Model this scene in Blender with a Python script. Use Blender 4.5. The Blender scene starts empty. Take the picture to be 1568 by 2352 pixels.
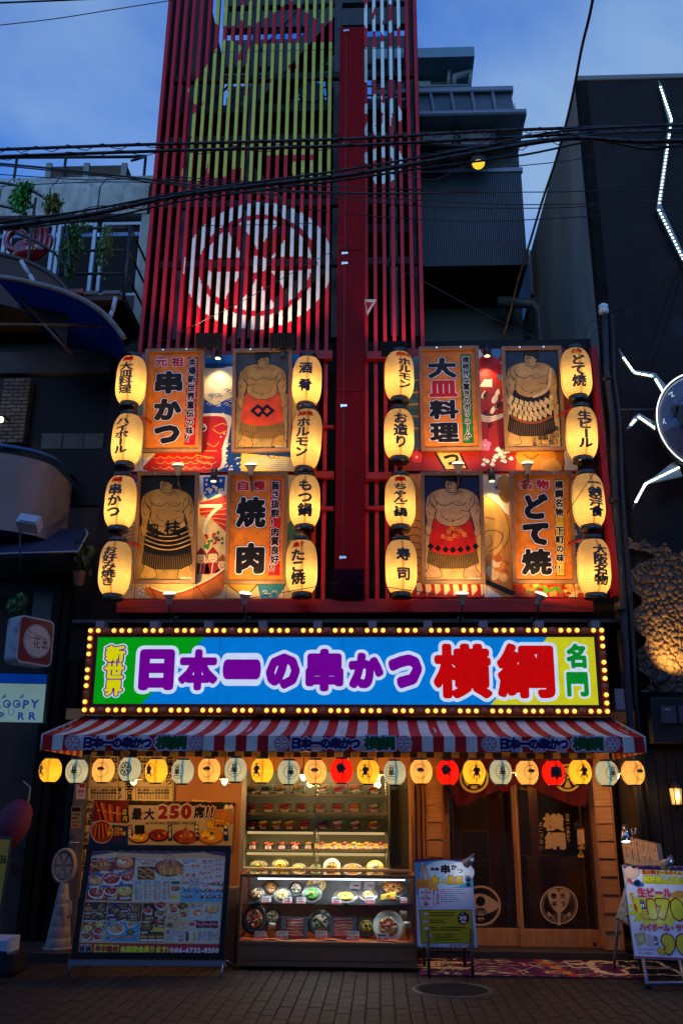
import bpy,math,random
import numpy as np
from mathutils import Vector,Matrix
from mathutils.geometry import delaunay_2d_cdt,tessellate_polygon
rnd=random.Random(7)
SC=bpy.context.scene
COL=SC.collection
# ------------------------------------------------------------------ camera
CX,CY,FPX=784.0,1176.0,2050.5
CAMZ=1.6
_Yc=Vector((87.0,-679.0,-FPX)).normalized()
_Zc=Vector((45.0,6198.0,-FPX)).normalized()
_Xc=_Yc.cross(_Zc).normalized();_Zc=_Xc.cross(_Yc).normalized()
R3=Matrix((_Xc,_Yc,_Zc))
CAM=Vector((0,0,CAMZ))
cam=bpy.data.objects.new('camera',bpy.data.cameras.new('camera'))
COL.objects.link(cam)
cam.matrix_world=Matrix.Translation(CAM) @ R3.to_4x4()
cam.data.sensor_fit='VERTICAL';cam.data.sensor_height=36.0
cam.data.lens=36.0*FPX/2352.0
cam.data.clip_end=2000;cam.data.clip_start=0.1
SC.camera=cam
# ------------------------------------------------------------------ sky,dusk light
SC.view_settings.view_transform='Standard';SC.view_settings.look='None'
SC.view_settings.exposure=0.0;SC.view_settings.gamma=1.0
SC.view_settings.use_curve_mapping=False
SC.cycles.use_denoising=True
SC.cycles.max_bounces=7;SC.cycles.diffuse_bounces=3;SC.cycles.glossy_bounces=3
SC.cycles.transmission_bounces=5;SC.cycles.transparent_max_bounces=12
SC.cycles.sample_clamp_indirect=4.0
SC.cycles.caustics_reflective=False;SC.cycles.caustics_refractive=False
SUN_EL,SUN_AZ=math.radians(15.0),math.radians(180.0)
W=bpy.data.worlds.new('World');SC.world=W;W.use_nodes=True
nt=W.node_tree;nt.nodes.clear()
def N(t,**k):
 n=nt.nodes.new(t)
 for a,b in k.items():setattr(n,a,b)
 return n
sky=N('ShaderNodeTexSky',sky_type='NISHITA');sky.sun_disc=False
sky.sun_elevation=SUN_EL;sky.sun_rotation=SUN_AZ;sky.ozone_density=3.0;sky.dust_density=0.6
tint=N('ShaderNodeMix',data_type='RGBA',blend_type='MULTIPLY');tint.inputs[0].default_value=1
tint.inputs[7].default_value=(.34,2.0,4.7,1)
tc=N('ShaderNodeTexCoord')
sep=N('ShaderNodeSeparateXYZ');nt.links.new(tc.outputs['Generated'],sep.inputs[0])
mp=N('ShaderNodeMapping');mp.inputs['Scale'].default_value=(1.0,1.0,1.7);mp.inputs['Location'].default_value=(9.84,4.13,15.66)
nz=N('ShaderNodeTexNoise');nz.inputs['Scale'].default_value=2.9;nz.inputs['Detail'].default_value=6;nz.inputs['Roughness'].default_value=0.45
nz.inputs['Distortion'].default_value=0.25
nt.links.new(tc.outputs['Generated'],mp.inputs[0]);nt.links.new(mp.outputs[0],nz.inputs[0])
cr=N('ShaderNodeValToRGB');cr.color_ramp.elements[0].position=0.40;cr.color_ramp.elements[1].position=0.68
cr.color_ramp.elements[0].color=(0,0,0,1);cr.color_ramp.elements[1].color=(1,1,1,1)
nt.links.new(nz.outputs[0],cr.inputs[0])
cl=N('ShaderNodeMix',data_type='RGBA');cl.inputs[7].default_value=(4.5,7.4,12.0,1)
nt.links.new(sky.outputs[0],tint.inputs[6]);nt.links.new(cr.outputs[0],cl.inputs[0]);nt.links.new(tint.outputs[2],cl.inputs[6])
bg=N('ShaderNodeBackground');bg.inputs[1].default_value=0.06
wo=N('ShaderNodeOutputWorld')
nt.links.new(cl.outputs[2],bg.inputs[0]);nt.links.new(bg.outputs[0],wo.inputs[0])
sun=bpy.data.lights.new('sun','SUN');sun.energy=0.36;sun.angle=math.radians(40);sun.color=(1,0.76,0.58)
so=bpy.data.objects.new('sun',sun);COL.objects.link(so)
so.rotation_euler=(math.radians(75),0,0)
# ------------------------------------------------------------------ helpers
def raydir(px,py):return (R3 @ Vector((px-CX,-(py-CY),-FPX)))
def at(px,py,Y):
 d=raydir(px,py);return CAM + d*(Y/d.y)
def atz(px,py,z=0.0):
 d=raydir(px,py);return CAM + d*((z-CAMZ)/d.z)
def pxm(px,py,Y):
 return (at(px+1,py,Y)-at(px,py,Y)).length
def lin(c):
 if isinstance(c,str):
  c=c.lstrip('#');c=[int(c[i:i+2],16)/255 for i in (0,2,4)]
  return tuple((v/12.92 if v<=0.04045 else ((v+0.055)/1.055)**2.4) for v in c)
 return tuple(c[:3])
MATS={}
def mat(name,c=(.5,.5,.5),rough=.6,metal=0.0,var=0.0,vs=6.0,bump=0.0,bs=60.0,emit=None,es=1.0,spec=.5,stain=None,rand=0.0,coat=0.0,stretch=None,trans=0.0):
 if name in MATS:return MATS[name]
 m=bpy.data.materials.new(name);m.use_nodes=True;t=m.node_tree
 b=t.nodes['Principled BSDF'];L=t.links.new
 c=lin(c)
 b.inputs['Base Color'].default_value=(*c,1);b.inputs['Roughness'].default_value=rough
 b.inputs['Metallic'].default_value=metal;b.inputs['Specular IOR Level'].default_value=spec
 b.inputs['Coat Weight'].default_value=coat
 if trans:b.inputs['Transmission Weight'].default_value=trans
 if emit is not None:
  b.inputs['Emission Color'].default_value=(*lin(emit),1);b.inputs['Emission Strength'].default_value=es
 co=t.nodes.new('ShaderNodeTexCoord');src=co.outputs['Object']
 if stretch:
  mpn=t.nodes.new('ShaderNodeMapping');mpn.inputs['Scale'].default_value=stretch
  L(src,mpn.inputs[0]);src=mpn.outputs[0]
 last=None
 if var:
  n=t.nodes.new('ShaderNodeTexNoise');n.inputs['Scale'].default_value=vs;n.inputs['Detail'].default_value=6;n.inputs['Roughness'].default_value=.62
  L(src,n.inputs[0])
  r=t.nodes.new('ShaderNodeMapRange');r.inputs[1].default_value=.3;r.inputs[2].default_value=.7
  r.inputs[3].default_value=1-var;r.inputs[4].default_value=1+var*.7
  L(n.outputs[0],r.inputs[0])
  mx=t.nodes.new('ShaderNodeMix');mx.data_type='RGBA';mx.blend_type='MULTIPLY';mx.inputs[0].default_value=1
  mx.inputs[6].default_value=(*c,1);L(r.outputs[0],mx.inputs[7]);last=mx.outputs[2]
 if rand:
  oi=t.nodes.new('ShaderNodeObjectInfo')
  r2=t.nodes.new('ShaderNodeMapRange');r2.inputs[3].default_value=1-rand;r2.inputs[4].default_value=1+rand
  L(oi.outputs['Random'],r2.inputs[0])
  mx2=t.nodes.new('ShaderNodeMix');mx2.data_type='RGBA';mx2.blend_type='MULTIPLY';mx2.inputs[0].default_value=1
  mx2.inputs[6].default_value=(*c,1)
  if last:L(last,mx2.inputs[6])
  L(r2.outputs[0],mx2.inputs[7]);last=mx2.outputs[2]
 if stain:
  n=t.nodes.new('ShaderNodeTexNoise');n.inputs['Scale'].default_value=stain[1];n.inputs['Detail'].default_value=8;n.inputs['Roughness'].default_value=.7
  L(src,n.inputs[0])
  r=t.nodes.new('ShaderNodeValToRGB');r.color_ramp.elements[0].position=stain[2];r.color_ramp.elements[1].position=min(1,stain[2]+.16)
  L(n.outputs[0],r.inputs[0])
  mx=t.nodes.new('ShaderNodeMix');mx.data_type='RGBA'
  L(r.outputs[0],mx.inputs[0]);mx.inputs[6].default_value=(*c,1)
  if last:L(last,mx.inputs[6])
  mx.inputs[7].default_value=(*lin(stain[0]),1);last=mx.outputs[2]
 if last:L(last,b.inputs['Base Color'])
 if bump:
  n=t.nodes.new('ShaderNodeTexNoise');n.inputs['Scale'].default_value=bs;n.inputs['Detail'].default_value=5
  L(src,n.inputs[0]);bn=t.nodes.new('ShaderNodeBump');bn.inputs['Strength'].default_value=bump;bn.inputs['Distance'].default_value=.02
  L(n.outputs[0],bn.inputs['Height']);L(bn.outputs[0],b.inputs['Normal'])
  rr=t.nodes.new('ShaderNodeMapRange');rr.inputs[3].default_value=max(0,rough-.12);rr.inputs[4].default_value=min(1,rough+.12)
  L(n.outputs[0],rr.inputs[0]);L(rr.outputs[0],b.inputs['Roughness'])
 MATS[name]=m;return m
def printmat(name,rough=.5,emit=0.0,grain=.08,coat=0.0,dif=1.0,fab=0.0):
 if name in MATS:return MATS[name]
 m=bpy.data.materials.new(name);m.use_nodes=True;t=m.node_tree;b=t.nodes['Principled BSDF'];L=t.links.new
 a=t.nodes.new('ShaderNodeAttribute');a.attribute_name='Col'
 n=t.nodes.new('ShaderNodeTexNoise');n.inputs['Scale'].default_value=9;n.inputs['Detail'].default_value=8
 co=t.nodes.new('ShaderNodeTexCoord');L(co.outputs['Object'],n.inputs[0])
 r=t.nodes.new('ShaderNodeMapRange');r.inputs[1].default_value=.3;r.inputs[2].default_value=.7;r.inputs[3].default_value=(1-grain)*dif;r.inputs[4].default_value=(1+grain)*dif
 L(n.outputs[0],r.inputs[0])
 mx=t.nodes.new('ShaderNodeMix');mx.data_type='RGBA';mx.blend_type='MULTIPLY';mx.inputs[0].default_value=1
 L(a.outputs['Color'],mx.inputs[6]);L(r.outputs[0],mx.inputs[7]);L(mx.outputs[2],b.inputs['Base Color'])
 b.inputs['Roughness'].default_value=rough;b.inputs['Coat Weight'].default_value=coat;b.inputs['Coat Roughness'].default_value=.06;b.inputs['Specular IOR Level'].default_value=.25
 if fab:
  n2=t.nodes.new('ShaderNodeTexNoise');n2.inputs['Scale'].default_value=3.5;n2.inputs['Detail'].default_value=4
  L(co.outputs['Object'],n2.inputs[0]);bn=t.nodes.new('ShaderNodeBump');bn.inputs['Strength'].default_value=fab;bn.inputs['Distance'].default_value=.05
  L(n2.outputs[0],bn.inputs['Height']);L(bn.outputs[0],b.inputs['Normal'])
 if emit:
  mx2=t.nodes.new('ShaderNodeMix');mx2.data_type='RGBA';mx2.blend_type='MULTIPLY';mx2.inputs[0].default_value=1
  L(a.outputs['Color'],mx2.inputs[6]);L(r.outputs[0],mx2.inputs[7])
  L(mx2.outputs[2],b.inputs['Emission Color']);b.inputs['Emission Strength'].default_value=emit
 MATS[name]=m;return m
def glassmat(name,c=(1,1,1),refl=.1,rough=.02,tintc=(.9,.93,.92)):
 if name in MATS:return MATS[name]
 m=bpy.data.materials.new(name);m.use_nodes=True;t=m.node_tree;t.nodes.clear();L=t.links.new
 o=t.nodes.new('ShaderNodeOutputMaterial');tr=t.nodes.new('ShaderNodeBsdfTransparent');tr.inputs[0].default_value=(*tintc,1)
 g=t.nodes.new('ShaderNodeBsdfGlossy');g.inputs['Roughness'].default_value=rough;g.inputs[0].default_value=(*c,1)
 lw=t.nodes.new('ShaderNodeFresnel');lw.inputs[0].default_value=1.45
 ad=t.nodes.new('ShaderNodeMath');ad.operation='ADD';ad.inputs[1].default_value=refl;L(lw.outputs[0],ad.inputs[0])
 mx=t.nodes.new('ShaderNodeMixShader');L(ad.outputs[0],mx.inputs[0]);L(tr.outputs[0],mx.inputs[1]);L(g.outputs[0],mx.inputs[2]);L(mx.outputs[0],o.inputs[0])
 MATS[name]=m;return m
def papermat(name,c,tr=.75):
 if name in MATS:return MATS[name]
 m=bpy.data.materials.new(name);m.use_nodes=True;t=m.node_tree;t.nodes.clear();L=t.links.new
 o=t.nodes.new('ShaderNodeOutputMaterial');tb=t.nodes.new('ShaderNodeBsdfTranslucent');db=t.nodes.new('ShaderNodeBsdfDiffuse')
 n=t.nodes.new('ShaderNodeTexNoise');n.inputs['Scale'].default_value=9;n.inputs['Detail'].default_value=6
 co=t.nodes.new('ShaderNodeTexCoord');L(co.outputs['Object'],n.inputs[0])
 r=t.nodes.new('ShaderNodeMapRange');r.inputs[1].default_value=.3;r.inputs[2].default_value=.7;r.inputs[3].default_value=.86;r.inputs[4].default_value=1.08
 L(n.outputs[0],r.inputs[0])
 a=t.nodes.new('ShaderNodeAttribute');a.attribute_name='Col'
 mx0=t.nodes.new('ShaderNodeMix');mx0.data_type='RGBA';mx0.blend_type='MULTIPLY';mx0.inputs[0].default_value=1
 L(a.outputs['Color'],mx0.inputs[6]);L(r.outputs[0],mx0.inputs[7])
 for q in (tb,db):L(mx0.outputs[2],q.inputs[0])
 mx=t.nodes.new('ShaderNodeMixShader');mx.inputs[0].default_value=tr
 L(db.outputs[0],mx.inputs[1]);L(tb.outputs[0],mx.inputs[2]);L(mx.outputs[0],o.inputs[0])
 MATS[name]=m;return m
# ------------------------------------------------------------------ objects
NAMES={}
def tag(o,label=None,cat=None,group=None,kind=None):
 if label:o['label']=label
 if cat:o['category']=cat
 if group:o['group']=group
 if kind:o['kind']=kind
 return o
ROOT={}
def thing(name,label,cat,loc=(0,0,0),group=None,kind=None,rz=0.0):
 o=bpy.data.objects.new(name,None);COL.objects.link(o);o.empty_display_size=.05
 o.location=loc;o.rotation_euler=(0,0,rz);ROOT[o]=Vector(loc)
 return tag(o,label,cat,group,kind)
class MB:
 def __init__(s):s.v=[];s.f=[];s.m=[];s.c=[];s.sm=[];s.cur=(1,1,1);s.mi=0;s.smooth=False
 def col(s,c):s.cur=lin(c);return s
 def mt(s,i):s.mi=i;return s
 def face(s,idx):
  s.f.append(tuple(idx));s.m.append(s.mi);s.c.append(s.cur);s.sm.append(s.smooth)
 def poly(s,pts):
  b=len(s.v);s.v+=[tuple(p) for p in pts];s.face(range(b,b+len(pts)))
 def box(s,x0,x1,y0,y1,z0,z1):
  if x0>x1:x0,x1=x1,x0
  if y0>y1:y0,y1=y1,y0
  if z0>z1:z0,z1=z1,z0
  b=len(s.v);s.v+=[(x,y,z) for z in (z0,z1) for y in (y0,y1) for x in (x0,x1)]
  for q in ((0,2,3,1),(4,5,7,6),(0,1,5,4),(2,6,7,3),(1,3,7,5),(0,4,6,2)):s.face([b+i for i in q])
  return s
 def bbox(s,x0,x1,y0,y1,z0,z1,c=.01):
  if x0>x1:x0,x1=x1,x0
  if z0>z1:z0,z1=z1,z0
  b=len(s.v)
  s.v+=[(x0,y1,z0),(x1,y1,z0),(x1,y1,z1),(x0,y1,z1),
    (x0,y0+c,z0),(x1,y0+c,z0),(x1,y0+c,z1),(x0,y0+c,z1),
    (x0+c,y0,z0+c),(x1-c,y0,z0+c),(x1-c,y0,z1-c),(x0+c,y0,z1-c)]
  for q in ((8,9,10,11),(4,5,9,8),(5,6,10,9),(6,7,11,10),(7,4,8,11),(0,1,5,4),(1,2,6,5),(2,3,7,6),(3,0,4,7),(3,2,1,0)):s.face([b+i for i in q])
  return s
 def obox(s,c,size,M=None):
  c=Vector(c);b=len(s.v);hx,hy,hz=[q/2 for q in size]
  for z in (-hz,hz):
   for y in (-hy,hy):
    for x in (-hx,hx):
     p=Vector((x,y,z));p=(M @ p if M else p)+c;s.v.append(tuple(p))
  for q in ((0,2,3,1),(4,5,7,6),(0,1,5,4),(2,6,7,3),(1,3,7,5),(0,4,6,2)):s.face([b+i for i in q])
  return s
 def cyl(s,p0,p1,r0,r1=None,n=12,caps=True):
  p0,p1=Vector(p0),Vector(p1);r1=r0 if r1 is None else r1
  d=(p1-p0).normalized();a=d.orthogonal().normalized();e=d.cross(a);b=len(s.v)
  for p,r in ((p0,r0),(p1,r1)):
   for i in range(n):
    t=2*math.pi*i/n;s.v.append(tuple(p+(a*math.cos(t)+e*math.sin(t))*r))
  sm=s.smooth;s.smooth=True
  for i in range(n):j=(i+1) % n;s.face((b+i,b+j,b+n+j,b+n+i))
  s.smooth=False
  if caps:s.face([b+i for i in range(n)][::-1]);s.face([b+n+i for i in range(n)])
  s.smooth=sm;return s
 def tube(s,pts,r,n=6):
  pts=[Vector(p) for p in pts];b=len(s.v);k=len(pts);a=None
  for i,p in enumerate(pts):
   d=(pts[min(i+1,k-1)]-pts[max(i-1,0)]).normalized()
   a=d.orthogonal().normalized() if a is None else (a-d*a.dot(d)).normalized()
   e=d.cross(a);rr=r[i] if isinstance(r,(list,tuple)) else r
   for j in range(n):
    t=2*math.pi*j/n;s.v.append(tuple(p+(a*math.cos(t)+e*math.sin(t))*rr))
  sm=s.smooth;s.smooth=True
  for i in range(k-1):
   for j in range(n):q=(j+1) % n;s.face((b+i*n+j,b+i*n+q,b+(i+1)*n+q,b+(i+1)*n+j))
  s.face([b+j for j in range(n)][::-1]);s.face([b+(k-1)*n+j for j in range(n)])
  s.smooth=sm;return s
 def lathe(s,prof,c=(0,0,0),n=24,M=None,closed=True):
  c=Vector(c);b=len(s.v)
  for r,z in prof:
   for i in range(n):
    t=2*math.pi*i/n;p=Vector((r*math.cos(t),r*math.sin(t),z));p=(M @ p if M else p)+c;s.v.append(tuple(p))
  sm=s.smooth;s.smooth=True
  for k in range(len(prof)-1):
   for i in range(n):j=(i+1) % n;s.face((b+k*n+i,b+k*n+j,b+(k+1)*n+j,b+(k+1)*n+i))
  if closed:
   s.face([b+i for i in range(n)][::-1]);s.face([b+(len(prof)-1)*n+i for i in range(n)])
  s.smooth=sm;return s
 def ell(s,c,r,n=10,k=6,M=None,jit=0.0):
  c=Vector(c);b=len(s.v)
  for a in range(k+1):
   ph=math.pi*a/k
   for i in range(n):
    t=2*math.pi*i/n;j=1+(rnd.uniform(-jit,jit) if jit else 0)
    p=Vector((r[0]*math.sin(ph)*math.cos(t)*j,r[1]*math.sin(ph)*math.sin(t)*j,-r[2]*math.cos(ph)*j));p=(M @ p if M else p)+c;s.v.append(tuple(p))
  sm=s.smooth;s.smooth=True
  for a in range(k):
   for i in range(n):j=(i+1) % n;s.face((b+a*n+i,b+a*n+j,b+(a+1)*n+j,b+(a+1)*n+i))
  s.smooth=sm;return s
 def tris(s,V,T):
  b=len(s.v);s.v+=[tuple(p) for p in V]
  for t in T:s.face([b+i for i in t])
 def build(s,name,mats,parent=None,local=False,me=None,**k):
  if not isinstance(mats,(list,tuple)):mats=[mats]
  P=np.array(s.v,dtype=float).reshape(-1,3)
  loc=Vector((0,0,0))
  if parent is None and not local:
   lo,hi=P.min(0),P.max(0);loc=Vector(((lo[0]+hi[0])/2,(lo[1]+hi[1])/2,lo[2]))
  elif parent is not None and not local:
   loc=ROOT.get(parent,Vector((0,0,0)))
  P=P-np.array(loc)
  m=bpy.data.meshes.new(name);m.from_pydata(P.tolist(),[],s.f)
  for q in mats:m.materials.append(q)
  m.polygons.foreach_set('material_index',s.m);m.polygons.foreach_set('use_smooth',s.sm)
  ca=m.color_attributes.new('Col','FLOAT_COLOR','CORNER')
  ln=np.array([len(f) for f in s.f]);cc=np.repeat(np.array([(*c,1) for c in s.c],dtype=np.float32),ln,axis=0)
  ca.data.foreach_set('color',cc.ravel())
  o=bpy.data.objects.new(name,m);COL.objects.link(o)
  if parent is not None:o.parent=parent;ROOT[o]=ROOT.get(parent,Vector((0,0,0)))
  else:o.location=loc;ROOT[o]=loc
  return tag(o,k.get('label'),k.get('cat'),k.get('group'),k.get('kind'))
def copy_tree(o,parent=None,label=None,loc=None,rz=None):
 c=o.copy();COL.objects.link(c)
 if parent is not None:c.parent=parent
 if label:c['label']=label
 if loc is not None:c.location=loc
 if rz is not None:c.rotation_euler=(0,0,rz)
 for ch in KIDS.get(o,[]):KIDS.setdefault(c,[]).append(copy_tree(ch,c))
 return c
KIDS={}
def kid(parent,o):KIDS.setdefault(parent,[]).append(o);return o
def plight(name,parent,loc,W_,col,r=.03,spot=None,to=None,blend=.5):
 l=bpy.data.lights.new(name,'SPOT' if spot else 'POINT');l.energy=W_;l.color=col;l.shadow_soft_size=r
 if spot:l.spot_size=math.radians(spot);l.spot_blend=blend
 o=bpy.data.objects.new(name,l);COL.objects.link(o);o.location=loc
 if parent is not None:o.parent=parent;o.location=Vector(loc)-ROOT.get(parent,Vector((0,0,0)))
 if to is not None:o.rotation_euler=(Vector(to)-Vector(loc)).to_track_quat('-Z','Y').to_euler()
 return o
def alight(name,parent,loc,size,W_,col,d):
 l=bpy.data.lights.new(name,'AREA');l.shape='RECTANGLE';l.size,l.size_y=size;l.energy=W_;l.color=col
 o=bpy.data.objects.new(name,l);COL.objects.link(o);o.parent=parent;o.location=Vector(loc)-ROOT.get(parent,Vector((0,0,0)))
 o.rotation_euler=Vector(d).to_track_quat('-Z','X').to_euler() if abs(d[2])<.5 else (math.atan2(d[1],-d[2]),0,0)
# ------------------------------------------------------------------ glyphs and flat print
_raw={}
def raw_glyph(ch):
 if ch in _raw:return _raw[ch]
 c=bpy.data.curves.new('g','FONT');c.body=ch;c.resolution_u=2;c.fill_mode='FRONT'
 o=bpy.data.objects.new('g',c);COL.objects.link(o);bpy.context.view_layer.update()
 m=bpy.data.meshes.new_from_object(o);bpy.data.objects.remove(o);bpy.data.curves.remove(c)
 V=[(v.co.x,v.co.y) for v in m.vertices];F=[tuple(p.vertices) for p in m.polygons];bpy.data.meshes.remove(m)
 _raw[ch]=(V,F);return V,F
def area(V,F):return sum(abs(sum(V[f[i-1]][0]*V[f[i]][1]-V[f[i]][0]*V[f[i-1]][1] for i in range(len(f))))/2 for f in F)
def _ccw(V,f):
 ar=sum(V[f[i-1]][0]*V[f[i]][1]-V[f[i]][0]*V[f[i-1]][1] for i in range(len(f)))
 if abs(ar)<1e-12:return None
 return list(f) if ar>0 else list(f)[::-1]
def boundary(F):
 cnt={}
 for f in F:
  for i in range(len(f)):
   a,b=f[i],f[(i+1) % len(f)];k=(a,b) if a<b else (b,a);cnt[k]=cnt.get(k,0)+1
 return [k for k,c in cnt.items() if c==1]
def union(V,F,eps=1e-6):
 fs=[q for q in (_ccw(V,f) for f in F) if q]
 r=delaunay_2d_cdt([Vector(v) for v in V],[],fs,1,eps,True)
 K=[f for f,of in zip(r[2],r[5]) if of]
 B=boundary(K)
 if not B:return V,F
 ids={}
 for e in B:
  for v in e:ids.setdefault(v,len(ids))
 vv=[None]*len(ids)
 for v,i in ids.items():vv[i]=r[0][v]
 r=delaunay_2d_cdt(vv,[(ids[a],ids[b]) for a,b in B],[],0,eps,True)
 P=np.array([tuple(v) for v in vv]);E_=np.array([(ids[a],ids[b]) for a,b in B])
 R=np.array([tuple(v) for v in r[0]]);T=np.array(r[2]);C=R[T].mean(1)
 A,Bb=P[E_[:,0]],P[E_[:,1]];cy=C[:,1:2];cx=C[:,0:1]
 c=((A[:,1]>cy)!=(Bb[:,1]>cy))
 xi=A[:,0]+(cy-A[:,1])*(Bb[:,0]-A[:,0])/np.where(Bb[:,1]==A[:,1],1e-12,Bb[:,1]-A[:,1])
 ins=((c & (xi>cx)).sum(1) % 2)==1
 return [tuple(q) for q in R.tolist()],T[ins].tolist()
def fatten(V,F,w,k=8):
 if w<=0:return V,F
 B=boundary(F);per=sum(math.dist(V[a],V[b]) for a,b in B);a0=area(V,F)
 for tr in range(4):
  ww=w*(1+.021*tr);vs=list(V);fs=[f for f in F]
  for a,b in B:
   p,q=Vector(V[a]),Vector(V[b]);d=q-p
   if d.length<1e-6:continue
   d.normalize();n=Vector((-d.y,d.x));base=len(vs)
   for c0,ang in [(q,g) for g in ((-90,-60,-30,0,30,60,90) if ww>.1 else (-90,-30,30,90))]+[(p,g) for g in ((90,120,150,180,210,240,270) if ww>.1 else (90,150,210,270))]:
    t=math.radians(ang);u=c0+(d*math.cos(t)+n*math.sin(t))*ww;vs.append((u.x,u.y))
   fs.append(tuple(range(base,len(vs))))
  r=union(vs,fs)
  if area(*r)<=a0+per*ww*1.12+3.2*ww*ww*6:return r
 return V,F
_fat={}
def glyph(ch,w=0.03):
 k=(ch,round(w,4))
 if k not in _fat:
  V,F=raw_glyph(ch);V2,F2=fatten(V,F,w)
  _fat[k]=(np.array(V2).reshape(-1,2),F2)
 return _fat[k]
_b=np.array(raw_glyph('国')[0]);EMX=(_b[:,0].max()+_b[:,0].min());EMY0,EMY1=_b[:,1].min(),_b[:,1].max();EMC=(EMY0+EMY1)/2;EMH=(EMY1-EMY0)*1.1
print('EM',EMX,EMY0,EMY1)
class Plane:
 "doc"
 def __init__(s,O,U,V):s.O=Vector(O);s.U=Vector(U).normalized();s.V=Vector(V).normalized();s.Nn=s.U.cross(s.V).normalized()
 def uv(s,px,py):
  d=raydir(px,py);t=(s.O-CAM).dot(s.Nn)/d.dot(s.Nn);p=CAM+d*t-s.O;return p.dot(s.U),p.dot(s.V)
 def w(s,u,v,h=0.0):return s.O+s.U*u+s.V*v+s.Nn*h
def vplane(px,py,Y,lean=0.0,yaw=0.0):
 U=Vector((math.cos(yaw),math.sin(yaw),0));B=Vector((math.sin(yaw),-math.cos(yaw),0))
 return Plane(at(px,py,Y),U,B*math.sin(lean)+Vector((0,0,math.cos(lean))))
def circ(cx,cy,rx,ry=None,n=20,a0=0,a1=360):
 ry=rx if ry is None else ry
 full=abs(a1-a0)>=360;k=n if full else n+1
 return [(cx+rx*math.cos(math.radians(a0+(a1-a0)*i/n)),cy-ry*math.sin(math.radians(a0+(a1-a0)*i/n))) for i in range(k)]
def smooth(pts,n=4,closed=True):
 out=[];k=len(pts)
 for i in range(k if closed else k-1):
  p0,p1,p2,p3=[pts[(i+j) % k] if closed else pts[min(max(i+j,0),k-1)] for j in (-1,0,1,2)]
  for t in range(n):
   t=t/n
   out.append(tuple(.5*((2*b)+(-a+c)*t+(2*a-5*b+4*c-d)*t*t+(-a+3*b-3*c+d)*t**3) for a,b,c,d in zip(p0,p1,p2,p3)))
 if not closed:out.append(pts[-1])
 return out
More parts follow.
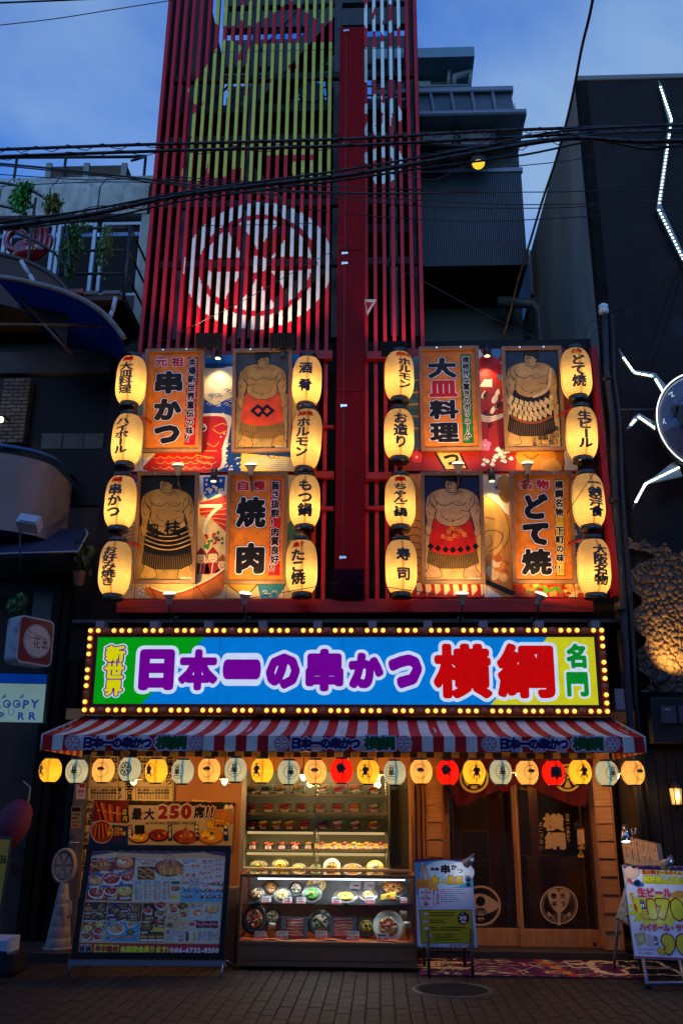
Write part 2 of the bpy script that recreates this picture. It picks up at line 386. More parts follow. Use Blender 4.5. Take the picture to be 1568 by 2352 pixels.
class Print:
 "doc"
 def __init__(s,plane,T=(0,1,0),step=.0006,h0=.0):s.p=plane;s.T=T;s.mb=MB();s.step=step;s.h0=h0;s.gam=1.0;s.wm=(1,1,1)
 def uv(s,x,y):return s.p.uv(s.T[0]+s.T[1]*x,s.T[2]+s.T[1]*y)
 def emit(s,UV,F,c,L,jit=0.0):
  s.mb.cur=tuple(v**s.gam*w_ for v,w_ in zip(lin(c),s.wm));h=s.h0+s.step*(L+(rnd.random()*jit))
  s.mb.tris([s.p.w(u,v,h) for u,v in UV],F)
 def poly(s,pts,c,L=1,jit=0.0,ol=None,ow=2.0):
  UV=[s.uv(*q) for q in pts]
  F=[tuple(t) for t in tessellate_polygon([[Vector((u,v,0)) for u,v in UV]])]
  if ol:
   sc=s.scale(*pts[0]);s.emit(*fatten(UV,F,ow*sc),ol,L-.5,0)
  s.emit(UV,F,c,L,jit)
 def scale(s,x,y):
  a=s.uv(x,y);b=s.uv(x+1,y);return math.hypot(b[0]-a[0],b[1]-a[1])
 def rect(s,x0,y0,x1,y1,c,L=1,jit=0.0):s.poly([(x0,y1),(x1,y1),(x1,y0),(x0,y0)],c,L,jit)
 def shape(s,polys,c,L=2,ol=None,ow=2.0):
  V=[];F=[]
  for pts in polys:
   UV=[s.uv(*q) for q in pts];b=len(V);V+=UV
   F+=[tuple(b+i for i in t) for t in tessellate_polygon([[Vector((u,v,0)) for u,v in UV]])]
  V,F=union(V,F)
  if ol:s.emit(*fatten(V,F,ow*s.scale(*polys[0][0])),ol,L-.5)
  s.emit(V,F,c,L)
 def line(s,pts,w,c,L=3,sm=True):
  if sm and len(pts)>2:pts=smooth(pts,4,False)
  ps=[]
  for i in range(len(pts)-1):
   (x0,y0),(x1,y1)=pts[i],pts[i+1];d=math.hypot(x1-x0,y1-y0)
   if d<1e-6:continue
   e=.25*w/d;nx,ny=-(y1-y0)/d*w/2,(x1-x0)/d*w/2;ex,ey=(x1-x0)*e,(y1-y0)*e
   ps.append([(x0+nx-ex,y0+ny-ey),(x0-nx-ex,y0-ny-ey),(x1-nx+ex,y1-ny+ey),(x1+nx+ex,y1+ny+ey)])
  for q in ps:s.poly(q,c,L,.45)
 def ring(s,cx,cy,r0,r1,c,L=2,n=28,ry=1.0):
  V=[s.uv(*q) for q in circ(cx,cy,r1,r1*ry,n)]+[s.uv(*q) for q in circ(cx,cy,r0,r0*ry,n)]
  s.emit(V,[(i,(i+1) % n,n+(i+1) % n,n+i) for i in range(n)],c,L)
 def glyph(s,ch,x0,y0,x1,y1,c,w=.03,L=3,outs=(),rot=0,skew=0):
  V,F=glyph(ch,w);lo,hi=V.min(0),V.max(0);ctr=(lo+hi)/2;sz=hi-lo
  if rot:V=np.stack([ctr[0]+(V[:,1]-ctr[1]),ctr[1]-(V[:,0]-ctr[0])],1);lo,hi=V.min(0),V.max(0);ctr=(lo+hi)/2;sz=hi-lo
  u0,v0=s.uv(x0,(y0+y1)/2);u1,v1=s.uv(x1,(y0+y1)/2);ua,va=s.uv((x0+x1)/2,y1);ub,vb=s.uv((x0+x1)/2,y0)
  cu,cv=s.uv((x0+x1)/2,(y0+y1)/2);sx=(u1-u0)/max(sz[0],1e-3);sy=(vb-va)/max(sz[1],1e-3)
  def put(V,F,col,L_):
   if rot:V=np.stack([ctr[0]+(V[:,1]-ctr[1]),ctr[1]-(V[:,0]-ctr[0])],1)
   X=(V-ctr)*[sx,sy];X[:,0]+=X[:,1]*skew
   s.emit([(cu+a,cv+b) for a,b in X],F,col,L_)
  V,F=glyph(ch,w);
  put(V,F,c,L)
  for i,(ww,cc) in enumerate(outs):V,F=glyph(ch,w+ww);put(V,F,cc,L-.35*(i+1))
 def em(s,ch,cx,cy,h,c,w=.03,L=3,outs=(),rot=0,sx=1.0,skew=0):
  u,v=s.uv(cx,cy);k=(s.uv(cx,cy-h/2)[1]-s.uv(cx,cy+h/2)[1])/EMH
  for i,(ww,cc) in enumerate([(0,c)]+list(outs)):
   V,F=glyph(ch,w+ww);X=(V-[EMX/2,EMC])*[k*sx,k]
   if rot:X=np.stack([X[:,1]*sx,-X[:,0]],1)
   if skew:X[:,0]+=X[:,1]*skew
   s.emit([(u+a,v+b) for a,b in X],F,cc,L-.35*i)
 def vtext(s,t,cx,y0,pitch,h,c,w=.03,L=3,outs=(),sx=1.0,dx=0.0,skew=0):
  for i,ch in enumerate(t):
   if ch==' ':continue
   x=cx+dx*i;y=y0+pitch*i
   s.em(ch,x,y,h,c,w,L,outs,rot=1 if ch in 'ー-' else 0,sx=sx,skew=skew)
 def htext(s,t,x0,cy,h,c,w=.02,L=3,outs=(),gap=.06,sx=1.0,fit=None,dy=0.0):
  "doc"
  adv=[];x=0
  for ch in t:
   if ch==' ':adv.append((x,None));x+=.28;continue
   V,F=glyph(ch,w);lo,hi=V[:,0].min(),V[:,0].max()
   if ord(ch)>0x2e80:adv.append((x,0.0));x+=EMX
   else:adv.append((x,-lo));x+=(hi-lo)+gap
  k=(s.uv(x0,cy-h/2)[1]-s.uv(x0,cy+h/2)[1])/EMH;kx=k*sx
  if fit:kx=(s.uv(x0+fit,cy)[0]-s.uv(x0,cy)[0])/max(x,.01)
  u,v=s.uv(x0,cy)
  for ch,(ax,off) in zip(t,adv):
   if off is None:continue
   for i,(ww,cc) in enumerate([(0,c)]+list(outs)):
    V,F=glyph(ch,w+ww)
    s.emit([(u+(ax+off+a)*kx,v+(b-EMC)*k+dy*ax*k) for a,b in V],F,cc,L-.35*i)
 def dashes(s,x0,y0,x1,y1,rows,c,L=3,dens=.7,hgt=.45):
  ph=(y1-y0)/rows
  for r in range(rows):
   x=x0;y=y0+ph*r;end=x1-(x1-x0)*rnd.uniform(0,.35)
   while x<end:
    w=rnd.uniform(.5,1.6)*ph
    if rnd.random()<dens:s.rect(x,y,min(x+w*.8,x1),y+ph*hgt,c,L)
    x+=w
 def build(s,name,m,parent=None,**k):return s.mb.build(name,m,parent,**k)
def wheel(P,cx,cy,r,c='#d8d8dc',bgc=None,L=2,ry=1.0,spokes='gap'):
 if bgc:P.poly(circ(cx,cy,r*1.12,r*1.12*ry,32),bgc,L-.6)
 P.ring(cx,cy,r*.84,r,c,L,32,ry)
 for k in range(6):
  a=30+60*k
  P.poly([(cx+r*q*math.cos(math.radians(a+d)),cy-r*ry*q*math.sin(math.radians(a+d))) for q,d in ((.2,-16),(.72,-21),(.74,0),(.72,21),(.2,16))],c,L)
 P.poly(circ(cx,cy,r*.1,r*.1*ry,10),c,L)
def food(P,x,y,r,kind=0,L=3,ry=.62,plate=None):
 plates=['#1c1815','#ece8e0','#2b211c','#8a4a20','#e8e4dc']
 P.poly(circ(x,y,r*1.06,r*1.06*ry,14),plate or plates[kind % 5],L,.2)
 pal=[['#b5522a','#d9a060','#e7c58a','#7a2a18'],['#d8b050','#efe0a0','#c98a30','#e8cf60'],['#a01c18','#d85040','#e8a8a0','#c03020'],['#e08a50','#f0e8e0','#d84830','#f0b080'],['#6a4020','#a87038','#d0a060','#3c2412']][(kind*7+int(x)) % 5]
 P.poly(circ(x,y-r*.08,r*.93,r*.9*ry,12),pal[0],L+.5,.2)
 for i in range(14):
  a=rnd.uniform(0,6.28);q=r*rnd.uniform(.1,.72)
  P.poly(circ(x+q*math.cos(a),y-r*.15+q*.8*ry*math.sin(a),r*rnd.uniform(.12,.26),r*rnd.uniform(.1,.2),6),rnd.choice(pal),L+1,.9)
 P.poly(circ(x+rnd.uniform(-.2,.2)*r,y-r*.3,r*.16,r*.12,6),'#2f7a20',L+2)
#==================================================================SETTING
def project(p):
 q=R3.transposed() @ (Vector(p)-CAM)
 return CX+FPX*q.x/-q.z,CY-FPX*q.y/-q.z
BLACK=mat('black_paint',(.012,.012,.014),.45,bump=.1)
DARK=mat('dark_render',(.014,.012,.013),.75,spec=.25,var=.35,vs=2.5,bump=.25,bs=25)
STEEL=mat('dark_steel',(.02,.021,.025),.5,spec=.25,var=.3,vs=5)
CHROME=mat('bright_metal',(.7,.7,.72),.25,metal=1)
RED=mat('red_paint',(.32,.004,.006),.45,spec=.3,var=.12,vs=3,bump=.05)
REDGLOSS=mat('red_lacquer',(.20,.001,.004),.45,var=.1,vs=3,spec=.06)
WOOD=mat('warm_wood',(.52,.24,.08),.5,var=.28,vs=3,stretch=(1,1,14),bump=.12,bs=30,rand=.14)
WOODV=mat('warm_wood_upright',(.46,.20,.065),.5,var=.28,vs=3,stretch=(14,14,1),bump=.12,bs=30)
CREAM=mat('beige_panel',(.46,.18,.05),.55,var=.06,vs=2,stretch=(20,20,.5))
WHITE=mat('white_paint',(.7,.7,.7),.5,var=.1,vs=8)
GLASS=glassmat('window_glass',refl=.03)
GLASSD=glassmat('door_glass',refl=.05,tintc=(.62,.6,.56))
# ---- ground and pavers
mb=MB();mb.poly([(-80,-40,-.035),(80,-40,-.035),(80,70,-.035),(-80,70,-.035)])
ground=mb.build('ground',mat('joint_dirt',(.018,.015,.014),.9,var=.3,vs=4),kind='structure')
ROOT[ground]=Vector(ground.location)
PAV=mat('paver_concrete',(.027,.018,.015),.56,var=.5,vs=3.2,bump=.5,bs=90,rand=.22,stain=((.016,.012,.011),1.1,.53),spec=.22)
paving=thing('paving',None,None,(0,8,0),kind='structure')
pw,pl=.122,.232
cells=[]
for j in range(int((11.3-6.0)/pl)):
 for i in range(-44,44):
  x=(i+.5)*pw;y=6.0+(j+.5+(.5 if i % 2 else 0))*pl
  if y>11.25:continue
  px,py=project((x,y,0));vis=-30<px<1600 and py<2375
  cells.append((0 if vis else 1,-py,x,y))
cells.sort()
pm=MB();pm.box(-pw/2+.0035,pw/2-.0035,-pl/2+.0035,pl/2-.0035,-.04,-.004)
b0=len(pm.v);k_=.007;xx,yy=pw/2-.0035,pl/2-.0035
pm.v+=[(-xx,-yy,-.004),(xx,-yy,-.004),(xx,yy,-.004),(-xx,yy,-.004),(-xx+k_,-yy+k_,0),(xx-k_,-yy+k_,0),(xx-k_,yy-k_,0),(-xx+k_,yy-k_,0)]
for q in ((4,5,6,7),(0,1,5,4),(1,2,6,5),(2,3,7,6),(3,0,4,7)):pm.face([b0+i for i in q])
pm.f=[f for f in pm.f if set(f)!={4,5,7,6}] if False else pm.f
base=None
rest=MB()
for n_,(a_,b_,x,y) in enumerate(cells):
 dz=rnd.uniform(-.0025,.0015)
 if n_<300:
  if base is None:
   base=pm.build('paver',PAV,paving,local=True);o=base
  else:
   o=bpy.data.objects.new('paver',base.data);COL.objects.link(o);o.parent=paving
  o.location=(x,y-8,dz);o.rotation_euler=(rnd.uniform(-.006,.006),rnd.uniform(-.006,.006),rnd.uniform(-.008,.008))
 else:
  g=rnd.uniform(.78,1.2);q0=len(rest.v);rest.cur=(g,g*.98,g*.97)
  rest.v+=[(vx+x,vy+y,vz+dz) for vx,vy,vz in pm.v]
  for f in pm.f:rest.face([q0+i for i in f])
PAVS=PAV.copy();PAVS.name='paver_concrete_far'
t_=PAVS.node_tree;bs_=t_.nodes['Principled BSDF'];lk=bs_.inputs['Base Color'].links[0].from_socket
at_=t_.nodes.new('ShaderNodeAttribute');at_.attribute_name='Col';mx_=t_.nodes.new('ShaderNodeMix');mx_.data_type='RGBA';mx_.blend_type='MULTIPLY';mx_.inputs[0].default_value=1
t_.links.new(lk,mx_.inputs[6]);t_.links.new(at_.outputs['Color'],mx_.inputs[7]);t_.links.new(mx_.outputs[2],bs_.inputs['Base Color'])
rest.build('far_pavers',PAVS,paving,kind='stuff')
# road in front of the camera side
mb=MB();mb.box(-40,40,-6,5.85,-.03,-.006)
mb.build('road',mat('asphalt',(.05,.05,.052),.85,var=.2,bump=.5,bs=120),kind='structure')
mb=MB();mb.box(-40,40,5.86,5.99,-.03,.004);mb.build('kerb',mat('kerb_stone',(.16,.15,.15),.8,var=.2,bump=.3),kind='structure')
mb=MB();mb.box(-40,-5.4,6.0,11.2,-.034,-.002);mb.box(5.4,40,6.0,11.2,-.034,-.002);mb.build('pavement',PAVS,kind='structure')
# manhole cover
mc=atz(1040,2274);mh=thing('manhole_cover','round dark cast iron manhole cover set in the brick paving','manhole cover',(mc.x,mc.y,0))
IRON=mat('cast_iron',(.03,.026,.025),.55,metal=.6,var=.3,vs=10)
mb=MB();Rm=.36;mb.lathe([(0.0,.002),(Rm-.03,.002),(Rm-.03,.003)],(mc.x,mc.y,0),40,closed=False);mb.build('cover_plate',IRON,mh)
mb=MB();mb.lathe([(Rm-.028,-.01),(Rm-.028,.008),(Rm+.02,.008),(Rm+.025,-.01)],(mc.x,mc.y,0),40,closed=False);mb.build('rim',mat('rim_iron',(.06,.052,.05),.6,metal=.4,var=.2),mh)
mb=MB()
for i in range(-11,12):
 for j in range(-11,12):
  x,y=i*.028+(j % 2)*.014,j*.028
  if math.hypot(x,y)<Rm-.05:mb.box(mc.x+x-.009,mc.x+x+.009,mc.y+y-.006,mc.y+y+.006,.002,.007)
mb.build('tread_studs',IRON,mh,kind='stuff')
# ---- front step under the doors
mb=MB()
a=at(960,2190,11.05);b=at(1440,2190,11.05);mb.bbox(a.x,b.x,11.05,12.6,0,.09,.006)
step=mb.build('door_step',mat('dark_stone',(.035,.028,.024),.5,var=.25,bump=.2),kind='structure')
#==================================================================main building
YB=11.75
def xr(px,py,Y):return at(px,py,Y).x
def zr(px,py,Y):return at(px,py,Y).z
xl,xR=xr(196,1500,YB),xr(1440,1500,YB)
zt=zr(784,800,YB)
bld=thing('restaurant_building','dark narrow restaurant building behind the red slats and lit shop sign','building',((xl+xR)/2,YB,0))
mb=MB();mb.box(xl,xR,YB,YB+.3,2.75,zt+.1);mb.build('front_wall',DARK,bld)
mb=MB()
XTL,XTR=xr(350,700,12.0),xr(968,700,12.0)
mb.box(xl,xl+.2,YB+.3,16,0,zt);mb.box(xR-.2,xR,YB+.3,16,0,zt)
xs0,xs1=xr(322,800,11.42)-.03,xr(971,800,11.42)+.03;mb.box(xs0,xs0+.05,11.42,16,zt,17.5);mb.box(xs1-.05,xs1,11.42,16,zt,17.5);mb.build('side_wall',DARK,bld)
# upper floors:slabs,back wall with open slots,steel columns and stairs
zs=[zr(784,y,12.4) for y in (800,530,250)]
for z in zs:mb=MB();mb.box(XTL+.0,XTR-.0,12.25,15.79,z-.16,z);mb.build('floor_slab',mat('dark_slab',(.03,.03,.034),.8,var=.3),bld)
zb=zr(700,296,15.8);zb2=zr(700,190,15.8)
mb=MB();mb.box(XTL,XTR,15.8,16,zt,zb);mb.box(xr(525,240,15.8),xr(610,240,15.8),15.8,16,zb,zb2-.05)
mb.box(xr(610,240,15.8),XTR,15.8,16,zb,zr(700,230,15.8));[mb.box(XTL,XTR,15.8,16,zr(700,ya,15.8),zr(700,yb,15.8)) for ya,yb in ((150,88),(60,22),(9,-60))];mb.build('back_wall',mat('back_render',(.03,.03,.036),.8,var=.3),bld)
mb=MB()
for i in range(9):
 xx0=XTL+.3+i*(XTR-XTL-.6)/8;mb.box(xx0-.025,xx0+.025,15.7,15.75,zs[0],17.5)
for z in (zb+.25,zb+.5,zb+.75,zb+1.0):mb.box(XTL+.2,XTR-.2,15.68,15.71,z,z+.03)
mb.build('railing',STEEL,bld)
for (x0p,x1p,za,zc,Yk) in ((470,760,zs[0],zs[1],13.2),(760,500,zs[1],zs[2],13.2),(470,760,zs[2],zs[2]+3.1,13.2)):
 x0,x1=xr(x0p,600,Yk),xr(x1p,600,Yk);ln=math.hypot(x1-x0,zc-za);ang=math.atan2(zc-za,x1-x0)
 for dy in (0,.8):
  mb=MB();mb.obox(((x0+x1)/2,Yk+dy,(za+zc)/2),(ln,.05,.24),Matrix.Rotation(-ang,3,'Y'));mb.build('stair_stringer',mat('stair_grey',(.06,.06,.066),.6,var=.2),bld)
 mb=MB();n=15
 for i in range(n):t=(i+.5)/n;mb.box(x0+(x1-x0)*t-.13,x0+(x1-x0)*t+.13,Yk+.03,Yk+.77,za+(zc-za)*t-.02,za+(zc-za)*t+.01)
 mb.build('stair_treads',STEEL,bld)
 mb=MB();mb.tube([(x0,Yk,za+1.0),(x1,Yk,zc+1.0)],.02,6)
 for i in range(8):t=i/7;xx_=x0+(x1-x0)*t;mb.cyl((xx_,Yk,za+(zc-za)*t),(xx_,Yk,za+(zc-za)*t+1.0),.012,n=5)
 mb.build('handrail',STEEL,bld)
for xp in (352,410,560,770,905,960):
 x=xr(xp,700,12.1);mb=MB();mb.box(x-.06,x+.06,12.05,12.2,zs[0],17.5);mb.build('steel_column',mat('column_navy',(.035,.045,.065),.5,var=.2),bld)
mb=MB()
for zz in (zs[1],zs[2],(zs[0]+zs[1])/2,(zs[1]+zs[2])/2):mb.box(XTL,XTR,11.6,11.68,zz-.1,zz+.02)
mb.build('girt',STEEL,bld)
# ducts behind the slats near the top
for xp,yp in ((715,210),(775,180)):
 p=at(xp,yp,13.6);mb=MB();mb.cyl((p.x,p.y,p.z),(p.x,p.y+.5,p.z),.24,n=20);mb.build('duct',STEEL,bld)
# ---- slat screen
YS=11.3
scr=thing('slat_screen','tall screen of upright red slats painted with a white wheel and big yellow character','facade screen',(xr(600,800,YS),YS,zr(600,1410,YS)))
zbase=zr(600,1376,YS);ZTOP=16.6
Rd,Yl,Wt=(.46,.001,.014),(.44,.43,.06),(.66,.66,.64)
we=at(592,607,YS);wR=(xr(762,607,YS)-xr(422,607,YS))/2;wRz=(zr(592,462,YS)-zr(592,752,YS))/2
def in_wheel(x,z):
 u,v=(x-we.x)/wR,(z-we.z)/wRz;r=math.hypot(u,v);a=math.degrees(math.atan2(v,u)) % 60
 if .80<r<1.0:return True
 if r<.135:return True
 if .2<r<.725:return r*math.sin(math.radians(min(a,60-a)))>.118*(1-(abs(r-.43)/.45)**2.5)
 return False
def glyph_tester(ch,x0,x1,y0,y1,w):
 V,F=glyph(ch,w);lo,hi=V.min(0),V.max(0)
 A=at((x0+x1)/2,y1,YS);B=at((x0+x1)/2,y0,YS);xa,xb=at(x0,(y0+y1)/2,YS).x,at(x1,(y0+y1)/2,YS).x
 P=(V-lo)/(hi-lo)*[xb-xa,B.z-A.z]+[xa,A.z]
 T=P[np.array(F)]
 def f(x,z):
  d=lambda p,q:(q[:,0]-p[:,0])*(z-p[:,1])-(q[:,1]-p[:,1])*(x-p[:,0])
  a,b,c=d(T[:,0],T[:,1]),d(T[:,1],T[:,2]),d(T[:,2],T[:,0])
  return bool(np.any(((a>=0) & (b>=0) & (c>=0)) | ((a<=0) & (b<=0) & (c<=0))))
 return f,(xa,xb,A.z,B.z)
tests=[(glyph_tester('綱',428,776,88,424,.042),Yl),(glyph_tester('横',455,780,-270,58,.045),Yl)]
for ch,y0,y1 in (('一',-70,-30),('の',-20,82),('串',96,200),('か',215,312),('つ',335,425)):
 tests.append((glyph_tester(ch,832,926,y0,y1,.07),Wt))
def slat_col(x,z):
 if we.z-wRz<z<we.z+wRz and in_wheel(x,z):return Wt
 for (f,(a,b,c,d)),cc in tests:
  if a<=x<=b and c<=z<=d and f(x,z):return cc
 return Rd
SLATM=printmat('slat_paint',rough=.42,grain=.1)
slx=[xr(322+21.35*i,800,YS) for i in range(21)]+[xr(841+21.6*j,800,YS) for j in range(7)]
zj=[zr(600,y,YS) for y in (516,118)]
for i,x in enumerate(slx):
 mb=MB();hw=.026;dep=.1
 mb.col(Rd if True else Rd);mb.cur=Rd
 mb.poly([(x-hw,YS,zbase),(x-hw,YS,ZTOP),(x-hw,YS+dep,ZTOP),(x-hw,YS+dep,zbase)])
 mb.poly([(x+hw,YS,zbase),(x+hw,YS+dep,zbase),(x+hw,YS+dep,ZTOP),(x+hw,YS,ZTOP)])
 mb.poly([(x-hw,YS+dep,zbase),(x-hw,YS+dep,ZTOP),(x+hw,YS+dep,ZTOP),(x+hw,YS+dep,zbase)])
 mb.poly([(x-hw,YS,ZTOP),(x+hw,YS,ZTOP),(x+hw,YS+dep,ZTOP),(x-hw,YS+dep,ZTOP)])
 nc=3
 for c in range(nc):
  xa,xb=x-hw+2*hw*c/nc,x-hw+2*hw*(c+1)/nc;z=zbase;zz0=z;cur=None;dz=.022
  zst=we.z-wRz-.05
  while z<ZTOP:
   step_=dz if z>zst else (zst-z+.001)
   cc=slat_col((xa+xb)/2,z+step_/2) if z>zst else Rd
   if cur is None:cur=cc
   if cc is not cur:
    mb.cur=cur;mb.poly([(xa,YS,zz0),(xb,YS,zz0),(xb,YS,z),(xa,YS,z)]);zz0=z;cur=cc
   z+=step_
  mb.cur=cur;mb.poly([(xa,YS,zz0),(xb,YS,zz0),(xb,YS,ZTOP),(xa,YS,ZTOP)])
 mb.build('slat',SLATM,scr)
 mb=MB()
 for z in zj:mb.box(x-hw-.002,x+hw+.002,YS-.002,YS+dep,z-.006,z+.006)
 mb.build('slat_joint',BLACK,scr,kind='stuff')
# white outlined triangle mark by the column
Pm=Print(Plane((0,YS-.012,0),(1,0,0),(0,0,1)),(784,.5,0))
Pm.poly([(104,1375),(162,1375),(118,1452)],'#c9c4bc',1);Pm.poly([(110,1388),(146,1388),(118,1430)],'#a01010',2)
Pm.build('triangle_mark',printmat('sign_print',.5),scr)
# horizontal red members
def hbar(x0,y0,x1,y1,Y,d,name='red_beam',m=RED):
 a,b=at(x0,y0,Y),at(x1,y1,Y);c=at(x0,y1,Y)
 mb=MB();mb.bbox(at(x0,(y0+y1)/2,Y).x,at(x1,(y0+y1)/2,Y).x,Y,Y+d,at((x0+x1)/2,y1,Y).z,at((x0+x1)/2,y0,Y).z,.006);return mb.build(name,m,scr)
hbar(318,806,764,826,11.2,.08);hbar(840,803,1320,821,11.2,.08)
hbar(290,1083,767,1099,11.2,.08);hbar(838,1082,1345,1099,11.2,.08)
hbar(640,1162,767,1171,11.22,.06);hbar(838,1161,890,1170,11.22,.06)
hbar(700,976,767,982,11.22,.06)
hbar(268,1375,1362,1407,11.0,.35)
mb=MB();a=at(1362,800,11.2);mb.box(a.x-.05,a.x+.03,11.15,11.3,zbase,zr(1320,800,11.2));mb.build('end_post',RED,scr)
# central red column in panels,with catches
yc=10.95
colx0,colx1=xr(768.5,1300,yc),xr(837.5,1300,yc)
clm=thing('red_column','wide dark red metal column running up the middle of the slats','column',((colx0+colx1)/2,yc,zr(800,1376,yc)))
yy_=[62,330,575,900,1308]
for i in range(4):
 mb=MB();mb.bbox(colx0,colx1,yc,yc+.35,zr(800,yy_[i+1],yc)+.004,zr(800,yy_[i],yc),.006);mb.build('column_panel',REDGLOSS,clm)
mb=MB();xs_=colx0+.1;mb.box(xs_-.003,xs_+.003,yc-.001,yc,zr(800,1300,yc),zr(800,66,yc));mb.build('seam',BLACK,clm)
for y in (72,333,583,606,933,1281):
 z=zr(800,y,yc);mb=MB();mb.box(xs_-.04,xs_-.015,yc-.02,yc,z-.02,z+.02);mb.box(xs_-.012,xs_+.045,yc-.025,yc-.001,z-.015,z+.015);mb.build('catch',CHROME,clm)
mb=MB();mb.bbox(colx0-.003,colx1+.003,yc-.012,yc+.35,zr(800,1374,yc),zr(800,1308,yc)-.001,.003)
mb.build('mirror_panel',mat('mirror_film',(.12,.015,.05),.1,metal=1),clm)
# dark eave strip and brackets above the shop sign
mb=MB();a=at(170,1425,11.0);b=at(1440,1425,11.0);mb.box(a.x,b.x,10.95,YB,zr(784,1432,11),zr(784,1424,11));mb.build('ledge',BLACK,bld)
#==================================================================left concrete building
YL=12.2
def C_U(x,y):return (.24*x,345+.24*y)
lb=thing('concrete_building','weathered concrete building with white window frames left of the slats','building',(at(100,600,YL).x,YL,0))
CONC=mat('weathered_concrete',(.38,.36,.33),.85,var=.3,vs=5,bump=.4,bs=30,stain=((.13,.12,.11),3.0,.53),stretch=(1.6,1.6,.45))
xrt=xr(344,560,YL);zp1=zr(200,492,YL);zp2=zr(200,430,YL);zp3=zr(200,397,YL+.25)
xj=[-9.5]+[xr(C_U(x,400)[0],440,YL) for x in (-480,10,480,955,1430)]
for i in range(len(xj)-1):
 x0,x1=xj[i]+.012,xj[i+1]-.012;mb=MB();b=0
 mb.poly([(x0,YL,zp1),(x1,YL,zp1),(x1,YL,zp2),(x0,YL,zp2)]);mb.poly([(x0,YL,zp2),(x1,YL,zp2),(x1,YL+.35,zp3),(x0,YL+.35,zp3)])
 mb.poly([(x0,YL,zp1),(x0,YL+.5,zp1),(x1,YL+.5,zp1),(x1,YL,zp1)]);mb.poly([(x1,YL,zp1),(x1,YL+.5,zp1),(x1,YL+.5,zp3),(x1,YL+.35,zp3),(x1,YL,zp2)])
 mb.poly([(x0,YL+.35,zp3),(x1,YL+.35,zp3),(x1,YL+.6,zp3),(x0,YL+.6,zp3)])
 mb.build('parapet_panel',CONC,lb)
mb=MB();mb.box(-9.5,xrt-.02,YL+.38,YL+.5,zp1+.02,zp3-.05);mb.build('parapet_core',DARK,lb)
xw1=xr(C_U(1330,0)[0],560,YL)
z_fl=zr(250,345+.24*1375,YL)
mb=MB();mb.bbox(xw1,xrt,YL+.02,YL+.5,0,zp1-.002,.005);mb.build('wall',CONC,lb)
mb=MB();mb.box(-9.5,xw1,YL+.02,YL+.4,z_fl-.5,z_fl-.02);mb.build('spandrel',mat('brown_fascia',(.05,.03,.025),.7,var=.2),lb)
mb=MB();mb.box(-9.5,xw1,YL+.6,YL+.65,3,zp1);mb.build('dark_room',mat('unlit_room_dark',(.03,.024,.024),.8),lb)  # dark sheet behind the panes stands in for the unlit room
FR=mat('window_frame_white',(.42,.47,.55),.5,var=.1)
for (xa,xb) in ((930,1335),(500,880),(30,480),(-420,10)):
 X0,X1=xr(C_U(xa,0)[0],580,YL),xr(C_U(xb,0)[0],580,YL)
 z0,z1=z_fl+.02,zr(250,C_U(0,650)[1],YL);fw=.06
 w=MB()
 for q in ((X0,X0+fw,z0,z1),(X1-fw,X1,z0,z1),(X0+fw,X1-fw,z0,z0+fw),(X0+fw,X1-fw,z1-fw,z1)):w.bbox(q[0],q[1],YL+.1,YL+.16,q[2],q[3],.008)
 wo_=w.build('window',FR,lb);w=MB();w.poly([(X0+fw,YL+.14,z0+fw),(X1-fw,YL+.14,z0+fw),(X1-fw,YL+.14,z1-fw),(X0+fw,YL+.14,z1-fw)]);w.build('pane',glassmat('dusky_glass',c=(.25,.25,.27),refl=.02,tintc=(.3,.3,.32)),wo_)
# roof fence on the left building
fn=thing('roof_railing','thin metal railing along the roof of the concrete building','railing',tuple(at(270,395,YL+.8)))
for a,b in (((0,365),(340,365)),):
 mb=MB();mb.tube([at(-20,362,YL+.9),at(335,360,YL+.9)],.03);mb.build('top_rail',STEEL,fn)
for x,y in ((152,362),(335,360),(40,362)):
 mb=MB();p=at(x,y,YL+.9);mb.cyl(p,(p.x,p.y,zp3),.025);mb.build('post',STEEL,fn)
mb=MB();p=at(335,360,YL+.9);mb.tube([p,(p.x+.05,p.y-.9,zp3+.02)],.022);mb.build('brace',STEEL,fn)
rb=thing('roof_hatch','low brown timber box on the concrete roof between short posts','roof box',tuple(at(200,395,YL+1)))
mb=MB();a,b=at(112,383,YL+1),at(292,383,YL+1);mb.box(a.x,b.x,YL+1,YL+1.6,zp3,a.z);mb.build('box_panel',mat('brown_timber',(.07,.04,.03),.8,var=.2),rb)
for x in (116,202,288):p=at(x,378,YL+1);mb=MB();mb.box(p.x-.05,p.x+.05,YL+.95,YL+1.0,zp3,p.z);mb.build('post',mat('pale_post',(.2,.2,.2),.8),rb)
# balcony deck and rails
bal=thing('balcony','black steel balcony with curved rails outside the white framed window','balcony',tuple(at(200,680,11)))
yb0=11.1;A=at(160,674,yb0);B=at(285,678,yb0);zd=A.z
mb=MB();mb.box(-6,B.x,yb0,YL+.02,zd-.12,zd-.02);mb.build('deck',mat('deck_brown',(.035,.022,.018),.7,var=.2),bal)
mb=MB()
for i in range(9):x0=B.x-.05-i*.32;mb.box(x0-.26,x0,yb0-.03,yb0+.0,zd-.03,zd+.02)
mb.build('deck_edge',mat('grey_edge',(.12,.12,.13),.7),bal)
for hh in (0.35,.78,1.2):
 zq=zd+hh*.92;mb=MB();mb.tube([(A.x-.2,yb0,zq),(B.x,yb0,zq),(B.x+.02,YL,zq)],.022,6);mb.build('rail',BLACK,bal)
for x in (A.x-.2,B.x):mb=MB();mb.cyl((x,yb0,zd-.1),(x,yb0,zd+1.12),.028,n=6);mb.build('post',BLACK,bal)
